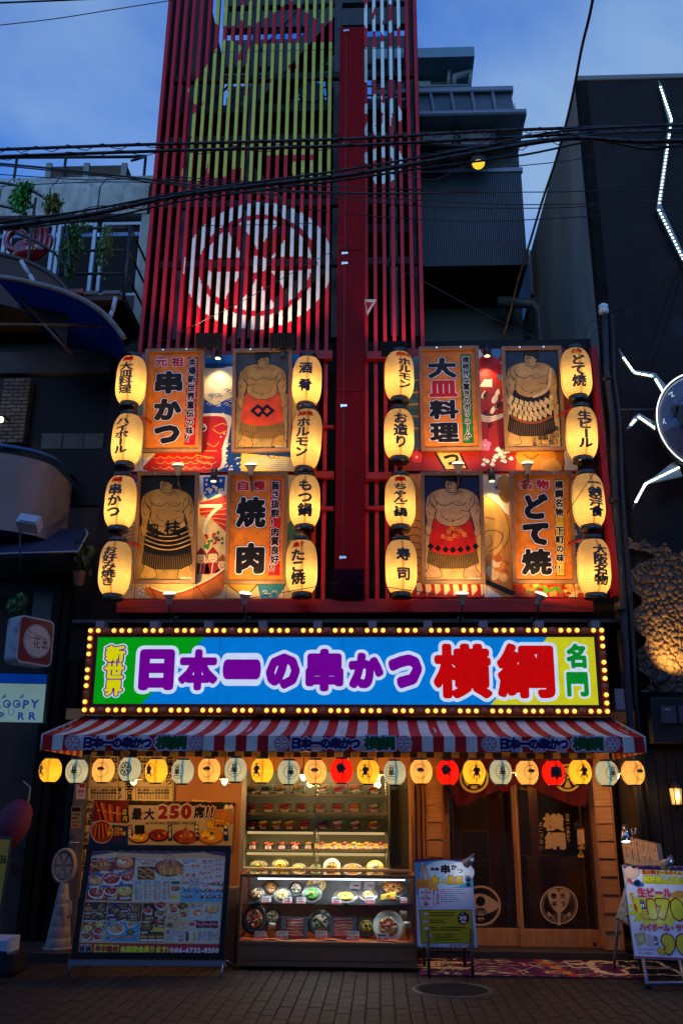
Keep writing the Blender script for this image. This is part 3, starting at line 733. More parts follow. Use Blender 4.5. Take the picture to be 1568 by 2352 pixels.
for pts in ([(-60,300),(0,310),(150,335),(330,400),(480,500),(590,640),(650,800),(668,1150)],[(-60,520),(0,530),(130,560),(260,610)],[(150,790),(300,850),(430,920),(560,1020),(650,1140)],[(345,460),(320,640),(290,900),(270,1070)]):
 mb=MB();mb.tube([at(*C_U(*q),10.6) for q in smooth(pts,4,False)],.02,6);mb.build('curved_rail',BLACK,bal)
mb=MB()
pts=[(-60,985),(30,1000),(200,1045),(400,1130),(560,1240),(680,1390)]
top=[at(*C_U(*q),10.6) for q in smooth(pts,4,False)];bot=[(p.x,p.y+.05,p.z-.75) for p in top]
for i in range(len(top)-1):mb.poly([bot[i],bot[i+1],top[i+1],top[i]])
mb.build('brown_apron',mat('brown_board',(.05,.022,.016),.7,var=.25),bal)
mb=MB();mb.tube(top,.035,6);mb.build('apron_trim',mat('trim_brown',(.05,.028,.02),.6),bal)
# blue canopy
cn=thing('blue_canopy','dark blue curved canopy with a rope-wrapped rusty edge, seen from below','canopy',tuple(at(150,720,10)))
edge=[(-60,1205),(0,1215),(160,1235),(340,1275),(520,1320),(700,1385),(850,1460),(1000,1570),(1110,1690),(1190,1800)]
ed=[at(*C_U(*q),9.9) for q in smooth(edge,4,False)]
zc_=zr(100,345+.24*1900,11.6)
mb=MB();mb.smooth=True
bk=[Vector((min(p.x+.15,xrt-.1),11.85,p.z+.05)) for p in ed];
for i in range(len(ed)-1):mb.poly([ed[i],ed[i+1],bk[i+1],bk[i]])
mb.c=[(.004,.014,.07)]*len(mb.f);mb.build('fabric',papermat('blue_canvas',(1,1,1),.65),cn)
mb=MB()
rr=[]
for i,p in enumerate(ed):rr.append(.035)
mb.tube(ed,rr,8);mb.build('edge_tube',mat('rusty_white',(.20,.17,.15),.7,stain=((.2,.08,.02),9,.5)),cn)
for a_,b_ in (((60,1250),(420,1660)),((420,1660),(700,1970)),((-20,1668),(1085,1680))):
 mb=MB();mb.tube([at(*C_U(*a_),10.3),at(*C_U(*b_),10.5)],.022,6);mb.build('frame_tube',mat('rust',(.16,.07,.03),.8,var=.3),cn)
for (x0,y0,x1,y1) in ((205,1060,280,1190),(290,1195,335,1275),(1108,1410,1080,1540),(1075,1545,1055,1595)):
 mb=MB();mb.tube([at(*C_U(x0,y0),9.95),at(*C_U(x1,y1),9.95)],.03,6);mb.build('stay_rod',mat('pale_rod',(.45,.46,.5),.5),cn)
# left building lower storey,seen in the dark
def C_L(x,y):return (.4*x,752.6+.4*y)
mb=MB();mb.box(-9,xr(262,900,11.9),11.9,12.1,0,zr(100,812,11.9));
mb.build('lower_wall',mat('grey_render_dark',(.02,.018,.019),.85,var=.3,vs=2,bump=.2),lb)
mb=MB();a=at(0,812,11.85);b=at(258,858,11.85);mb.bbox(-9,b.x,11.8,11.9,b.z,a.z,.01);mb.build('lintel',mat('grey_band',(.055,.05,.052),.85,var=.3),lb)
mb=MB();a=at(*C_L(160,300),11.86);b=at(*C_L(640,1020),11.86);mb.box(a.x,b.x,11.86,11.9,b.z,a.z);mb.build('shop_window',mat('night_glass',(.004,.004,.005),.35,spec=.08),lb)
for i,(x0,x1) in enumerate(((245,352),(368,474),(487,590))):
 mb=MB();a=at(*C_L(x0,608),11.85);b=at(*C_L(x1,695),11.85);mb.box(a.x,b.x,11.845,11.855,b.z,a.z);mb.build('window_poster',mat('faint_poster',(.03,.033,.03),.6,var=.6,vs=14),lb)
# pale brick pier
BRK=mat('pale_brick',(.10,.085,.065),.85,var=.3,rand=.25)
bp=thing('brick_pier','pale brick pier beside the dark first floor window','brick pier',tuple(at(*C_L(80,660),11.7)))
a=at(*C_L(25,290),11.7);b=at(*C_L(132,660),11.7)
mb=MB();mb.box(a.x,b.x,11.72,11.85,b.z,a.z);mb.build('mortar',mat('mortar',(.04,.035,.03),.9),bp)
nrow=17;bh=(a.z-b.z)/nrow;bw=(b.x-a.x)/2.5;br=None
for r in range(nrow):
 for k in range(3):
  x0=a.x+(k-(.5 if r % 2 else 0))*bw;x1=x0+bw;x0,x1=max(x0,a.x),min(x1,b.x)
  if x1-x0<.05:continue
  mb=MB();mb.bbox(x0+.006,x1-.006,11.7+rnd.uniform(-.006,.004),11.73,b.z+r*bh+.006,b.z+(r+1)*bh-.006,.004);mb.build('brick',BRK,bp)
# white curved balcony wall
cb=thing('curved_balcony','white curved balcony wall with a blue handrail at the left','balcony',tuple(at(*C_L(60,1160),10.9)))
cpt=at(*C_L(0,900),10.9);zT=zr(60,C_L(0,715)[1],10.6);zB=zr(60,C_L(0,1150)[1],10.6)
xc_=xr(-90,1100,11.2);rr_=xr(128,1100,11.2)-xc_
arc=[(xc_+rr_*math.sin(t),11.2-rr_*.55*math.cos(t)) for t in [i*math.pi/2/14 for i in range(15)]]+[(xc_+rr_,11.85)]
mb=MB();mb.smooth=True
for (x0,y0),(x1,y1) in zip(arc[:-1],arc[1:]):mb.poly([(x0,y0,zB),(x1,y1,zB),(x1,y1,zT),(x0,y0,zT)]);mb.poly([(x0,y0,zT),(x1,y1,zT),(x1-.08,y1+.1,zT),(x0-.08,y0+.1,zT)])
mb.poly([(x,y,zB) for x,y in arc]+[(xc_,11.85,zB)])
mb.build('curved_wall',mat('dirty_white_render',(.20,.175,.165),.85,var=.2,vs=2,stain=((.10,.08,.07),2,.6)),cb)
mb=MB();mb.tube([(x,y+.05,zT+.12) for x,y in arc],.03,6);mb.build('blue_handrail',mat('blue_tube',(.02,.10,.22),.5),cb)
# lower blue awning,posts,sundries at far left
aw2=thing('small_awning','small unlit navy awning below the white curved balcony','awning',tuple(at(90,1270,10.8)))
mb=MB();P0,P1=at(*C_L(-40,1165),11.6),at(*C_L(490,1150),11.6);Q0,Q1=at(*C_L(-40,1300),10.6),at(*C_L(450,1285),10.6)
mb.poly([Q0,Q1,P1,P0]);mb.build('fabric',mat('navy_canvas',(.008,.02,.06),.7),aw2)
mb=MB();mb.tube([P1,at(*C_L(505,1180),11.2),Q1,Q0],.014,6);mb.build('piping',mat('white_piping',(.3,.3,.33),.6),aw2)
mb=MB();a=at(*C_L(60,1405),11.3);mb.box(-6,at(*C_L(400,1405),11.3).x,11.25,11.4,at(*C_L(60,1450),11.3).z,a.z);mb.build('timber_beam',mat('black_timber',(.008,.0065,.006),.8,spec=.15),lb)
for (x0,x1) in ((310,360),(375,410)):
 a=at(*C_L(x0,1500),11.3);b=at(*C_L(x1,1500),11.3);mb=MB();mb.box(a.x,b.x,11.3,11.45,0,zr(100,C_L(0,1400)[1],11.3));mb.build('timber_post',mat('black_timber',(.008,.0065,.006),.8,spec=.15),lb)
mb=MB();a=at(*C_L(205,1470),11.5);b=at(*C_L(305,1700),11.5);mb.box(a.x,b.x,11.5,11.55,b.z,a.z);mb.build('grey_panel',mat('grey_panel',(.07,.075,.08),.7),lb)
#==================================================================grey building behind,right
YG=14.5
gb=thing('grey_building','grey clad building with stepped eaves behind the slats at the right','building',(at(1090,600,YG).x,YG,0))
def C_2(x,y):return (784+.5*x,.5*y)
def gx(x,y,Y=YG):return at(*C_2(x,y),Y).x
def gz(x,y,Y=YG):return at(*C_2(x,y),Y).z
SID=mat('corrugated_cladding',(.060,.070,.098),.55,spec=.25,var=.12,vs=3)
GD=mat('dark_tiled_wall',(.035,.036,.045),.6,var=.2,vs=6)
xa,xb=gx(280,1000),gx(838,1000);za,zb_=gz(600,1220),gz(600,795)
mb=MB();n=62
for i in range(n):
 x0=xa+(xb-xa)*i/n;x1=xa+(xb-xa)*(i+1)/n;w=x1-x0
 mb.poly([(x0,YG,za),(x0+w*.5,YG,za),(x0+w*.5,YG,zb_),(x0,YG,zb_)]);mb.poly([(x0+w*.5,YG,za),(x0+w*.62,YG+.05,za),(x0+w*.62,YG+.05,zb_),(x0+w*.5,YG,zb_)])
 mb.poly([(x0+w*.62,YG+.05,za),(x0+w*.88,YG+.05,za),(x0+w*.88,YG+.05,zb_),(x0+w*.62,YG+.05,zb_)]);mb.poly([(x0+w*.88,YG+.05,za),(x1,YG,za),(x1,YG,zb_),(x0+w*.88,YG+.05,zb_)])
mb.poly([(xb,YG,za),(xb,18,za),(xb,18,zb_),(xb,YG,zb_)]);mb.build('corrugated_front',SID,gb)
mb=MB();mb.box(xa,xb+.03,YG-.03,YG+.06,zb_,zb_+.09);mb.build('coping',mat('coping_metal',(.12,.14,.18),.5,metal=.3),gb)
mb=MB();mb.poly([(xa,YG,za),(xa,18,za),(xb,18,za),(xb,YG,za)]);mb.build('soffit',mat('black_soffit',(.01,.01,.012),.8),gb)
mb=MB();mb.box(xa,gx(846,1500,16)-.05,16,18,0,za);mb.build('lower_wall',GD,gb)
mb=MB();p0,p1=at(*C_2(715,1385),15.3),at(*C_2(880,1393),15.3);mb.tube([p0,p1,p1+Vector((.1,0,-.2)),p1+Vector((.1,0,-6))],.11,8);mb.build('drain_pipe',mat('pipe_grey',(.07,.07,.08),.5),gb)
Y2=15.2;xb2=gx(805,650,Y2);zc2=gz(600,530,Y2)
mb=MB();mb.box(xa,xb2,Y2,18.5,zb_-.3,zc2);mb.build('upper_wall',GD,gb)
mb=MB()
for i in range(12):z=zb_+i*.2;mb.box(xb2-1.6,xb2-.01,Y2-.006,Y2,z,z+.012)
for i in range(9):x=xb2-1.6+i*.2;mb.box(x,x+.012,Y2-.0065,Y2-.0005,zb_,zb_+2.3)
mb.build('tile_joints',BLACK,gb)
# lean-to canopy with two grey sheets
for (x0,x1) in ((366,530),(540,700)):
 mb=MB();mb.poly([at(*C_2(x0+8,665),13.6),at(*C_2(x1-25,668),13.6),at(*C_2(x1,570),15),at(*C_2(x0,575),15)]);mb.build('canopy_sheet',mat('translucent_sheet',(.10,.095,.09),.6,var=.3),gb)
mb=MB()
for x in (365,533,700):mb.tube([at(*C_2(x,566),15),at(*C_2(x-14,672),13.6)],.05,6)
mb.tube([at(*C_2(355,668),13.6),at(*C_2(690,672),13.6)],.04);mb.build('canopy_frame',STEEL,gb)
# eave:gutter and mansard with ribs
Ye=14.1
mb=MB();mb.bbox(xa,gx(850,510,Ye),Ye,18.5,gz(600,523,Ye),gz(600,500,Ye),.03);mb.build('eave',mat('eave_metal',(.13,.15,.2),.45,metal=.3),gb)
m0,m1=gx(350,495,14.4),gx(795,495,14.4);n0=gx(775,432,15.3);zm0,zm1=gz(600,500,Ye),gz(600,432,15.3)
mb=MB();mb.poly([(m0,14.3,zm0),(m1,14.3,zm0),(n0,15.3,zm1),(m0,15.3,zm1)]);mb.poly([(m1,14.3,zm0),(m1,18,zm0),(n0,18,zm1),(n0,15.3,zm1)]);mb.build('mansard',mat('roof_sheet',(.05,.055,.07),.35,metal=.3,var=.6,vs=3),gb)
for x in (408,502,597,692):
 q0=at(*C_2(x+15,500),14.28);q1=at(*C_2(x,445),15.28);mb=MB();mb.tube([(q0.x,14.28,zm0),(q1.x,15.27,zm1)],.045,4);mb.build('rib',mat('eave_metal',(.13,.15,.2),.45),gb)
mb=MB();mb.bbox(xa,n0+.05,15.2,18,zm1-.02,zm1+.12,.02);mb.bbox(xa,n0+.02,15.25,18,zm1-.17,zm1-.08,.02);mb.build('ridge_cap',mat('eave_metal',(.13,.15,.2),.45),gb)
# penthouse
Yp=16.0;p0=gx(350,350,Yp)
mb=MB();mb.box(p0-1,gx(500,350,Yp+.3),Yp+.3,19,zm1,gz(450,262,Yp)+.1);mb.build('penthouse_wall',mat('pent_wall',(.16,.18,.2),.7,var=.1),gb)
mb=MB();mb.box(p0-1,gx(610,250,15.6),15.6,19.5,gz(450,262,15.6),gz(450,218,15.6));mb.build('penthouse_roof',mat('pent_roof',(.10,.17,.23),.5,var=.1),gb)
mb=MB();mb.box(gx(342,370,Yp),gx(410,370,Yp),Yp+.2,Yp+.29,gz(380,395,Yp),gz(380,340,Yp));mb.build('white_unit',mat('unit_white',(.35,.38,.42),.6),gb)
mb=MB();mb.tube([at(*C_2(498,268),Yp),at(*C_2(488,395),Yp)],.05);mb.tube([at(*C_2(590,330),Yp),at(*C_2(516,352),Yp),at(*C_2(515,395),Yp)],.07,8);mb.tube([at(*C_2(600,262),Yp),at(*C_2(585,400),Yp)],.05);mb.build('pipework',mat('pipe_light',(.14,.15,.17),.5),gb)
zq0,zq1=gz(450,425,15.9),gz(450,397,15.9)
mb=MB();mb.tube([(p0-1,15.9,zq1),(gx(582,397,15.9),15.9,zq1)],.04);mb.tube([(p0-1,15.9,zq0),(gx(582,397,15.9),15.9,zq0)],.04)
for x in (360,380,405,430,455,480,502,525,548,570):xx_=gx(x,410,15.9);mb.cyl((xx_,15.9,zq0),(xx_,15.9,zq1),.025,n=5)
mb.build('roof_rail',mat('pipe_light',(.14,.15,.17),.5),gb)
mb=MB();mb.tube([at(*C_2(835,528),14.2),at(*C_2(828,560),14.4),at(*C_2(808,620),15),at(*C_2(800,680),15.1)],.06,7);mb.build('downpipe',mat('pipe_grey',(.07,.07,.08),.5),gb)
#==================================================================right dark building
YR=11.1
rbld=thing('dark_building','dark rendered building at the right with a beige side wall and rough rock base','building',(at(1450,1200,YR).x,YR,0))
xe=xr(1326,182,YR);ztp=zr(1400,178,YR)
mb=MB();mb.box(xe,12,YR,YR+.2,0,ztp)
mb.build('front_wall',mat('black_render',(.016,.0115,.013),.8,spec=.2,var=.3,vs=1.6,bump=.3,bs=8,stain=((.034,.032,.036),1.6,.60)),rbld)
mb=MB();mb.poly([(xe,YR+.2,0),(xe,YR+.2,ztp),(xe,22,ztp),(xe,22,0)]);mb.poly([(xe,YR+.2,ztp),(12,YR+.2,ztp),(12,22,ztp),(xe,22,ztp)])
mb.build('side_wall',mat('beige_render',(.42,.34,.26),.85,var=.25,vs=1.5,stain=((.26,.21,.16),1.1,.55),stretch=(1,1,.35),bump=.2),rbld)
mb=MB();mb.bbox(xe-.02,12,YR-.03,YR+.0,ztp-.06,ztp+.03,.01);mb.build('parapet_cap',mat('cap_grey',(.14,.14,.15),.6),rbld)
mb=MB();mb.box(xe-.004,xe+.13,YR-.012,YR,0,ztp-.07);mb.build('corner_strip',mat('corner_black',(.012,.009,.009),.85,spec=.05,var=.4,vs=3),rbld)
q=at(1236,670,15.0)
mb=MB();mb.box(xe-.05,xe-.001,15.6,17.4,zr(1240,700,16),zr(1240,600,16));mb.build('side_window',mat('dull_pane',(.16,.17,.2),.2),rbld)
mb=MB();mb.box(xe,12,YR-.01,YR-.001,zr(1450,943,YR),zr(1450,939,YR));mb.build('wall_joint',BLACK,rbld)
# rock-face stucco base
def C_RL(x,y):return (1254.4+.21333*x,1317.1+.21333*y)
rk=MB();rk.smooth=True
x0,x1=xr(1457,1450,YR-.1),xr(1700,1450,YR-.1);z0,z1=zr(1500,1590,YR-.1),zr(1500,1225,YR-.1)
nx,nz_=130,120;rr2=random.Random(3)
cen=[(rr2.uniform(x0,x1),rr2.uniform(z0,z1),rr2.uniform(.6,1)) for _ in range(520)]
cxs=np.array(cen)
for j in range(nz_+1):
 for i in range(nx+1):
  x=x0+(x1-x0)*i/nx;z=z0+(z1-z0)*j/nz_
  d=np.hypot(cxs[:,0]-x,(cxs[:,1]-z)*1.25)/cxs[:,2];d.sort();h=min(1,(d[1]-d[0])/.035)
  rk.v.append((x,YR-.05-.055*h**.5-rr2.uniform(0,.012),z))
lf=[(x0+(.1+.12*math.sin(j*.21))*(1 if j<96 else 1+(j-96)*.28)) for j in range(nz_+1)]
for j in range(nz_):
 for i in range(nx):
  topz=nz_-6*abs(math.sin(i*.13))-(22*(i/nx))
  if rk.v[j*(nx+1)+i][0]>lf[j]-.1 and j<topz:rk.face((j*(nx+1)+i,j*(nx+1)+i+1,(j+1)*(nx+1)+i+1,(j+1)*(nx+1)+i))
rk.build('rock_cladding',mat('rock_stucco',(.12,.085,.06),.85,var=.4,vs=9,bump=.6,bs=50),rbld)
# ground-floor front of the right building:dark boarding
xg0,xg1=xr(1448,1900,11.0),xr(1750,1900,11.0);zg=zr(1500,1592,11)
mb=MB();mb.box(xe+.14,12,11.02,11.09,0,zg);mb.build('ground_floor_wall',mat('brown_black',(.012,.009,.009),.7,spec=.2,var=.3),rbld)
DB=mat('dark_board',(.015,.011,.0115),.6,spec=.25,var=.35,vs=3,stretch=(6,6,.6),rand=.2)
n=12
for i in range(n):
 x0_=xg0+.1+(xg1-xg0)*i/n;mb=MB();mb.bbox(x0_,x0_+(xg1-xg0)/n-.008,10.99,11.019,.05,zr(1500,1720,11),.004);mb.build('board',DB,rbld)
mb=MB();a=at(*C_RL(1095,1340),10.85);b=at(*C_RL(1480,1830),10.85);mb.bbox(a.x,b.x+1.2,10.8,11.01,b.z,a.z,.01);mb.build('meter_panel',mat('panel_grey_dark',(.018,.016,.018),.5,spec=.25,var=.2),rbld)
mb=MB();a=at(*C_RL(1215,1430),10.79);b=at(*C_RL(1400,1615),10.79);mb.bbox(a.x,b.x,10.76,10.799,b.z,a.z,.006);mb.bbox(b.x+.03,b.x+.4,10.76,10.799,b.z,a.z,.006);mb.build('meter_box',mat('meter_grey',(.05,.05,.06),.4),rbld)
mb=MB();a=at(*C_RL(1270,1450),10.75);b=at(*C_RL(1330,1475),10.75);mb.box(a.x,b.x,10.752,10.76,b.z,a.z);mb.build('meter_label',mat('label_grey',(.25,.25,.28),.6),rbld)
# drainpipe with peeling paint
dp=thing('peeling_drainpipe','old drainpipe with peeling white paint at the corner of the dark building','drainpipe',(xe-.05,YR-.2,0))
PEEL=mat('peeling_paint',(.02,.02,.022),.6,stain=((.25,.25,.26),2.2,.6),stretch=(3,3,.7))
pts=[(1387,725),(1392,860),(1405,960),(1412,1150),(1428,1350),(1440,1590)]
mb=MB();mb.tube([at(x,y,10.8) for x,y in pts]+[(at(1445,1620,10.8).x,10.8,.3)],.042,9);mb.build('pipe',PEEL,dp)
mb=MB();mb.tube([at(x+17,y,10.9) for x,y in pts]+[(at(1465,1620,10.9).x,10.9,.3)],.03,7);mb.build('thin_pipe',mat('black_pipe',(.012,.012,.013),.5),dp)
mb=MB();p=at(1386,722,10.8);mb.lathe([(.03,0),(.07,.03),(.07,.06),(.04,.07),(.065,.09),(.065,.13),(.03,.16)],p,12);mb.build('insulator',WHITE,dp)
for i,y in enumerate((870,1150,1400)):
 p=at(1392+i*17,y,10.8);mb=MB();mb.lathe([(.06,-.03),(.068,-.03),(.068,.03),(.06,.03)],p,12,closed=False);mb.build('pipe_clip',BLACK,dp)
# building across the street,behind the camera
ob=thing('opposite_building','brick building across the street','building',(0,-5,0))
mb=MB();mb.box(-30,30,-14,-5,0,9.5);mb.build('wall',mat('opposite_wall',(.16,.13,.12),.8,var=.2),ob)
for i in range(-9,10):
 for z in (1.0,4.0,7.0):mb=MB();mb.box(i*3-.8,i*3+.8,-5.0,-4.95,z,z+1.6);mb.build('window',mat('night_glass',(.004,.004,.005),.35,spec=.08),ob)
#==================================================================lanterns
def pbox(mb,P,u0,u1,v0,v1,h0,h1):
 if u0>u1:u0,u1=u1,u0
 if v0>v1:v0,v1=v1,v0
 b=len(mb.v);mb.v+=[tuple(P.w(u,v,h)) for h in (h0,h1) for v in (v0,v1) for u in (u0,u1)]
 for q in ((0,2,3,1),(4,5,7,6),(0,1,5,4),(2,6,7,3),(1,3,7,5),(0,4,6,2)):mb.face([b+i for i in q])
def split(V,F,mx):
 V=[tuple(v) for v in V];out=[];st=[]
 for f in F:
  for i in range(1,len(f)-1):st.append((V[f[0]],V[f[i]],V[f[i+1]]))
 while st:
  a,b,c=st.pop()
  if max(math.dist(a,b),math.dist(b,c),math.dist(c,a))>mx and abs((b[0]-a[0])*(c[1]-a[1])-(b[1]-a[1])*(c[0]-a[0]))>1e-6:
   m=lambda p,q:((p[0]+q[0])/2,(p[1]+q[1])/2)
   ab,bc,ca=m(a,b),m(b,c),m(c,a);st+=[(a,ab,ca),(ab,b,bc),(ca,bc,c),(ab,bc,ca)]
  else:out.append((a,b,c))
 return out
def wrap(mb,V,F,rf,R,yaw,h):
 for tr in split(V,F,.035):
  mb.poly([((rf(b)+h)*math.sin(a/R+yaw),-(rf(b)+h)*math.cos(a/R+yaw),b) for a,b in tr])
def big_r(z,R=.2,H=.66):
 s=2*z/H-1;return R*(1-.40*abs(s)**3.8)
def lantern_paper(R,H,rf,ribs,n,name,m,colr,parent,rib_col=None,warm=None):
 mb=MB();mb.smooth=True;k=ribs*3;mb.cur=lin(colr);b=0
 for j in range(k+1):
  z=H*j/k;r=rf(z)+(0,.006,.006)[j % 3]*R/.2
  for i in range(n):t=2*math.pi*i/n;mb.v.append((r*math.sin(t),-r*math.cos(t),z))
 for j in range(k):
  for i in range(n):
   q=(i+1) % n
   if rib_col and i in (0,n//2,n//4,3*n//4):mb.cur=lin(rib_col)
   else:q_=.80 if j % 3==2 else 1;mb.cur=tuple(v*q_ for v in lin(colr))
   mb.face((j*n+i,j*n+q,(j+1)*n+q,(j+1)*n+i))
 return mb.build(name,m,parent,local=True)
BIGP=papermat('lantern_paper',(1,1,1),.8)
RINK=papermat('red_ink_paper',(1,1,1),.85)
LETTER=mat('lantern_ink',(.008,.007,.006),.5)
LRED=mat('lantern_red_ink',(.35,.008,.006),.5)
RIM=mat('lantern_rim',(.01,.01,.011),.28,coat=.4)
def seated(p,R3h):return p
BIGL=[
 (297.5,822,929,10.55,'横綱','大皿料理',-8,'upper left corner, first of its row'),
 (287.5,956,1064,10.55,'','ハイボール',-8,'second down'),
 (273,1099,1208.6,10.55,'横綱','串かつ',-9,'third down'),
 (260.5,1250,1362.5,10.55,'','お好み焼き',-9,'lowest'),
 (702.5,823,931,10.75,'','酒肴',-2,''),(698,942.6,1077,10.72,'鉄板焼','ホルモン',-12,''),
 (699,1096.5,1206.7,10.75,'','もつ鍋',6,''),(693,1246.6,1358.7,10.75,'揚げ','たこ焼',-10,''),
 (917,808.6,920,10.75,'鉄板焼','ホルモン',22,''),(916.5,941.6,1055,10.75,'','お造り',6,''),
 (919,1099,1205,10.75,'横綱','ちゃんこ鍋',0,''),(921.5,1245,1360,10.75,'','寿司',8,''),
 (1326,805,912.6,10.55,'名物','どて焼',-2,''),(1337,940,1052.6,10.55,'','生ビール',2,''),
 (1354.5,1096.6,1204,10.55,'','一銭洋食',16,''),(1365.5,1245,1360,10.55,'','大阪名物',14,'')]
POSN=['at the top of the far left column','second in the far left column','third in the far left column','at the foot of the far left column',
  'at the top of the column left of the red column','long and tilted, second left of the red column','third in the column left of the red column','at the foot of the column left of the red column',
  'at the top just right of the red column','second just right of the red column','third just right of the red column','at the foot just right of the red column',
  'at the top of the far right column','second in the far right column','third in the far right column','at the foot of the far right column']
p_master=None
for i,(px,y0,y1,Y,red,txt,yaw,_) in enumerate(BIGL):
 pb,pt=at(px,y1-4,Y),at(px,y0+6,Y);H=.66 if i!=5 else .80;sz=H/.66
 zc=(pb.z+pt.z)/2-H/2
 L_=thing('hanging_lantern','large glowing paper lantern lettered %s, %s' % (red+txt,POSN[i]),'lantern',(pb.x,Y,zc),'large paper lanterns in four columns')
 rf=(lambda z,H=H:big_r(z,.191,H))
 if i==5:lantern_paper(.191,H,rf,27,32,'paper',BIGP,(.97,.76,.41),L_,(.62,.42,.18))
 else:
  if p_master is None:p_master=lantern_paper(.191,H,rf,22,32,'paper',BIGP,(.97,.76,.41),L_,(.62,.42,.18))
  else:
   o=bpy.data.objects.new('paper',p_master.data);COL.objects.link(o);o.parent=L_
 if i % 3==1 or i==15:L_.rotation_euler=(math.radians(rnd.uniform(-2,2)),math.radians(rnd.uniform(-2.5,2.5)),0)
 if i==5:L_.rotation_euler=(0,math.radians(3.5),0)
 mb=MB();mb.lathe([(.125,-.06),(.128,-.05),(.122,.012),(.10,.014)],n=24);mb.lathe([(.0,-.05),(.12,-.052)],n=24,closed=False);mb.build('bottom_ring',RIM,L_,local=True)
 mb=MB();mb.lathe([(.10,H-.014),(.122,H-.012),(.118,H+.055),(.10,H+.06)],n=24);mb.build('top_ring',RIM,L_,local=True)
 mb=MB();mb.tube([(-.10,0,H+.05),(-.09,0,H+.12),(0,0,H+.16),(.09,0,H+.12),(.10,0,H+.05)],.004,5);mb.build('handle',STEEL,L_,local=True)
 mb=MB();n=len(txt);top=H*.86;
 if red:
  w_=.058;m2=MB()
  for k,ch in enumerate(red):
   V,F=glyph(ch,.04);V=(V-[EMX/2,EMC])*[.085,.085/EMH]*np.array([1,.9]);V=V+[(k-(len(red)-1)/2)*.078,top+.015]
   wrap(m2,V,F,rf,.191,math.radians(yaw),.006)
  m2.c=[(.55,.004,.004)]*len(m2.f);m2.build('red_lettering',RINK,L_,local=True);top-=.055
 bot=H*.12;ph=(top-bot)/n;ch_h=min(ph*.98,.15)
 if n==2:ch_h=.15
 for k,ch in enumerate(txt):
  small=ch in 'ゃュ'
  V,F=glyph(ch,.045);V=(V-[EMX/2,EMC])
  if ch=='ー':V=np.stack([V[:,1],-V[:,0]],1)
  V=V*[.19 if n>2 else .18,ch_h/EMH*1.08]+[0,top-ph*(k+.5)]
  wrap(mb,V,F,rf,.191,math.radians(yaw),.006)
 mb.build('lettering',LETTER,L_,local=True)
 lp=plight('bulb_light',None,(0,0,0),3.7*rnd.uniform(.82,1.12),(1,.60,.17),.045);lp.parent=L_;lp.location=(0,0,H*.33)
# ---- small lanterns along the awning edge
def small_r(z,R=.113,H=.235):
 s=2*z/H-1;return R*max(.52,(1-.76*abs(s)**2.3)**.5)
def circpoly(cx,cy,r,n=18):return [(cx+r*math.cos(2*math.pi*i/n),cy+r*math.sin(2*math.pi*i/n)) for i in range(n)]
def ringVF(r0,r1,n=28):
 V=circpoly(0,0,r1,n)+circpoly(0,0,r0,n);return V,[(i,(i+1) % n,n+(i+1) % n,n+i) for i in range(n)]
def tri(pts):return pts,[tuple(t) for t in tessellate_polygon([[Vector((u,v,0)) for u,v in pts]])]
def gl(ch,cx,cy,h,w=.04,sx=1.0,rot=0):
 V,F=glyph(ch,w);V=(V-[EMX/2,EMC])*[h/EMH*sx,h/EMH];c,s=math.cos(rot),math.sin(rot)
 V=V@np.array([[c,s],[-s,c]])+[cx,cy];return V,F
SUMO=[[(-.18,.30),(-.05,.36),(.05,.33),(.22,.30),(.30,.12),(.24,.0),(.17,.05),(.16,-.12),(.26,-.22),(.27,-.38),(.36,-.42),(.16,-.43),(.15,-.24),(.0,-.30),(-.16,-.24),(-.20,-.42),(-.38,-.44),(-.28,-.38),(-.27,-.2),(-.16,-.08),(-.15,.06),(-.3,.1),(-.5,.08),(-.5,.04),(-.32,.02)],circpoly(-.04,.42,.085,10)]
def fan_polys():
 a=[(.62*math.cos(math.radians(t)),-.36+.62*math.sin(math.radians(t))) for t in range(35,146,10)];b=[(.22*math.cos(math.radians(t)),-.36+.22*math.sin(math.radians(t))) for t in range(145,34,-10)]
 return a+b
SMALL_SEQ='yws bfyw fwyw fryw fryw fryw f'
SEQ=[('y','sumo',-38),('b','nihon',2),('p','fan',2),('b','wheel',-12),('y','sumo',-30),('b','nihon',-20),('p','fan',-4),('b','nihon',0),('y','sumo',-25),('b','nihon',16),('p','fan',0),('r','skewer',4),('y','sumo',-14),('b','nihon',-18),('p','fan',-6),('r','skewer',-6),('y','sumo',8),('b','nihon',4),('p','fan',14),('r','kushi',6),('y','sumo',10),('b','nihon',22),('p','fan',26)]
PC={'y':((.95,.62,.10),(1,.62,.16),1.15),'p':((.92,.60,.26),(1,.66,.24),.95),'b':((.72,.74,.60),(1,.80,.48),.48),'r':((.88,.014,.006),(1,.55,.4),1.5)}
DESC={'y':'yellow','p':'pale orange','b':'pale blue','r':'red'}
ED={'sumo':'with a wrestler silhouette','nihon':'lettered 日本一','fan':'with a folding fan mark','wheel':'with a black wheel mark','skewer':'with tilted skewer mark','kushi':'with upright skewer character'}
ORD=['first','second','third','fourth','fifth','sixth','seventh','eighth','ninth','tenth','eleventh','twelfth','thirteenth','fourteenth','fifteenth','sixteenth','seventeenth','eighteenth','nineteenth','twentieth','twenty-first','twenty-second','last']
YA=9.62
masters={}
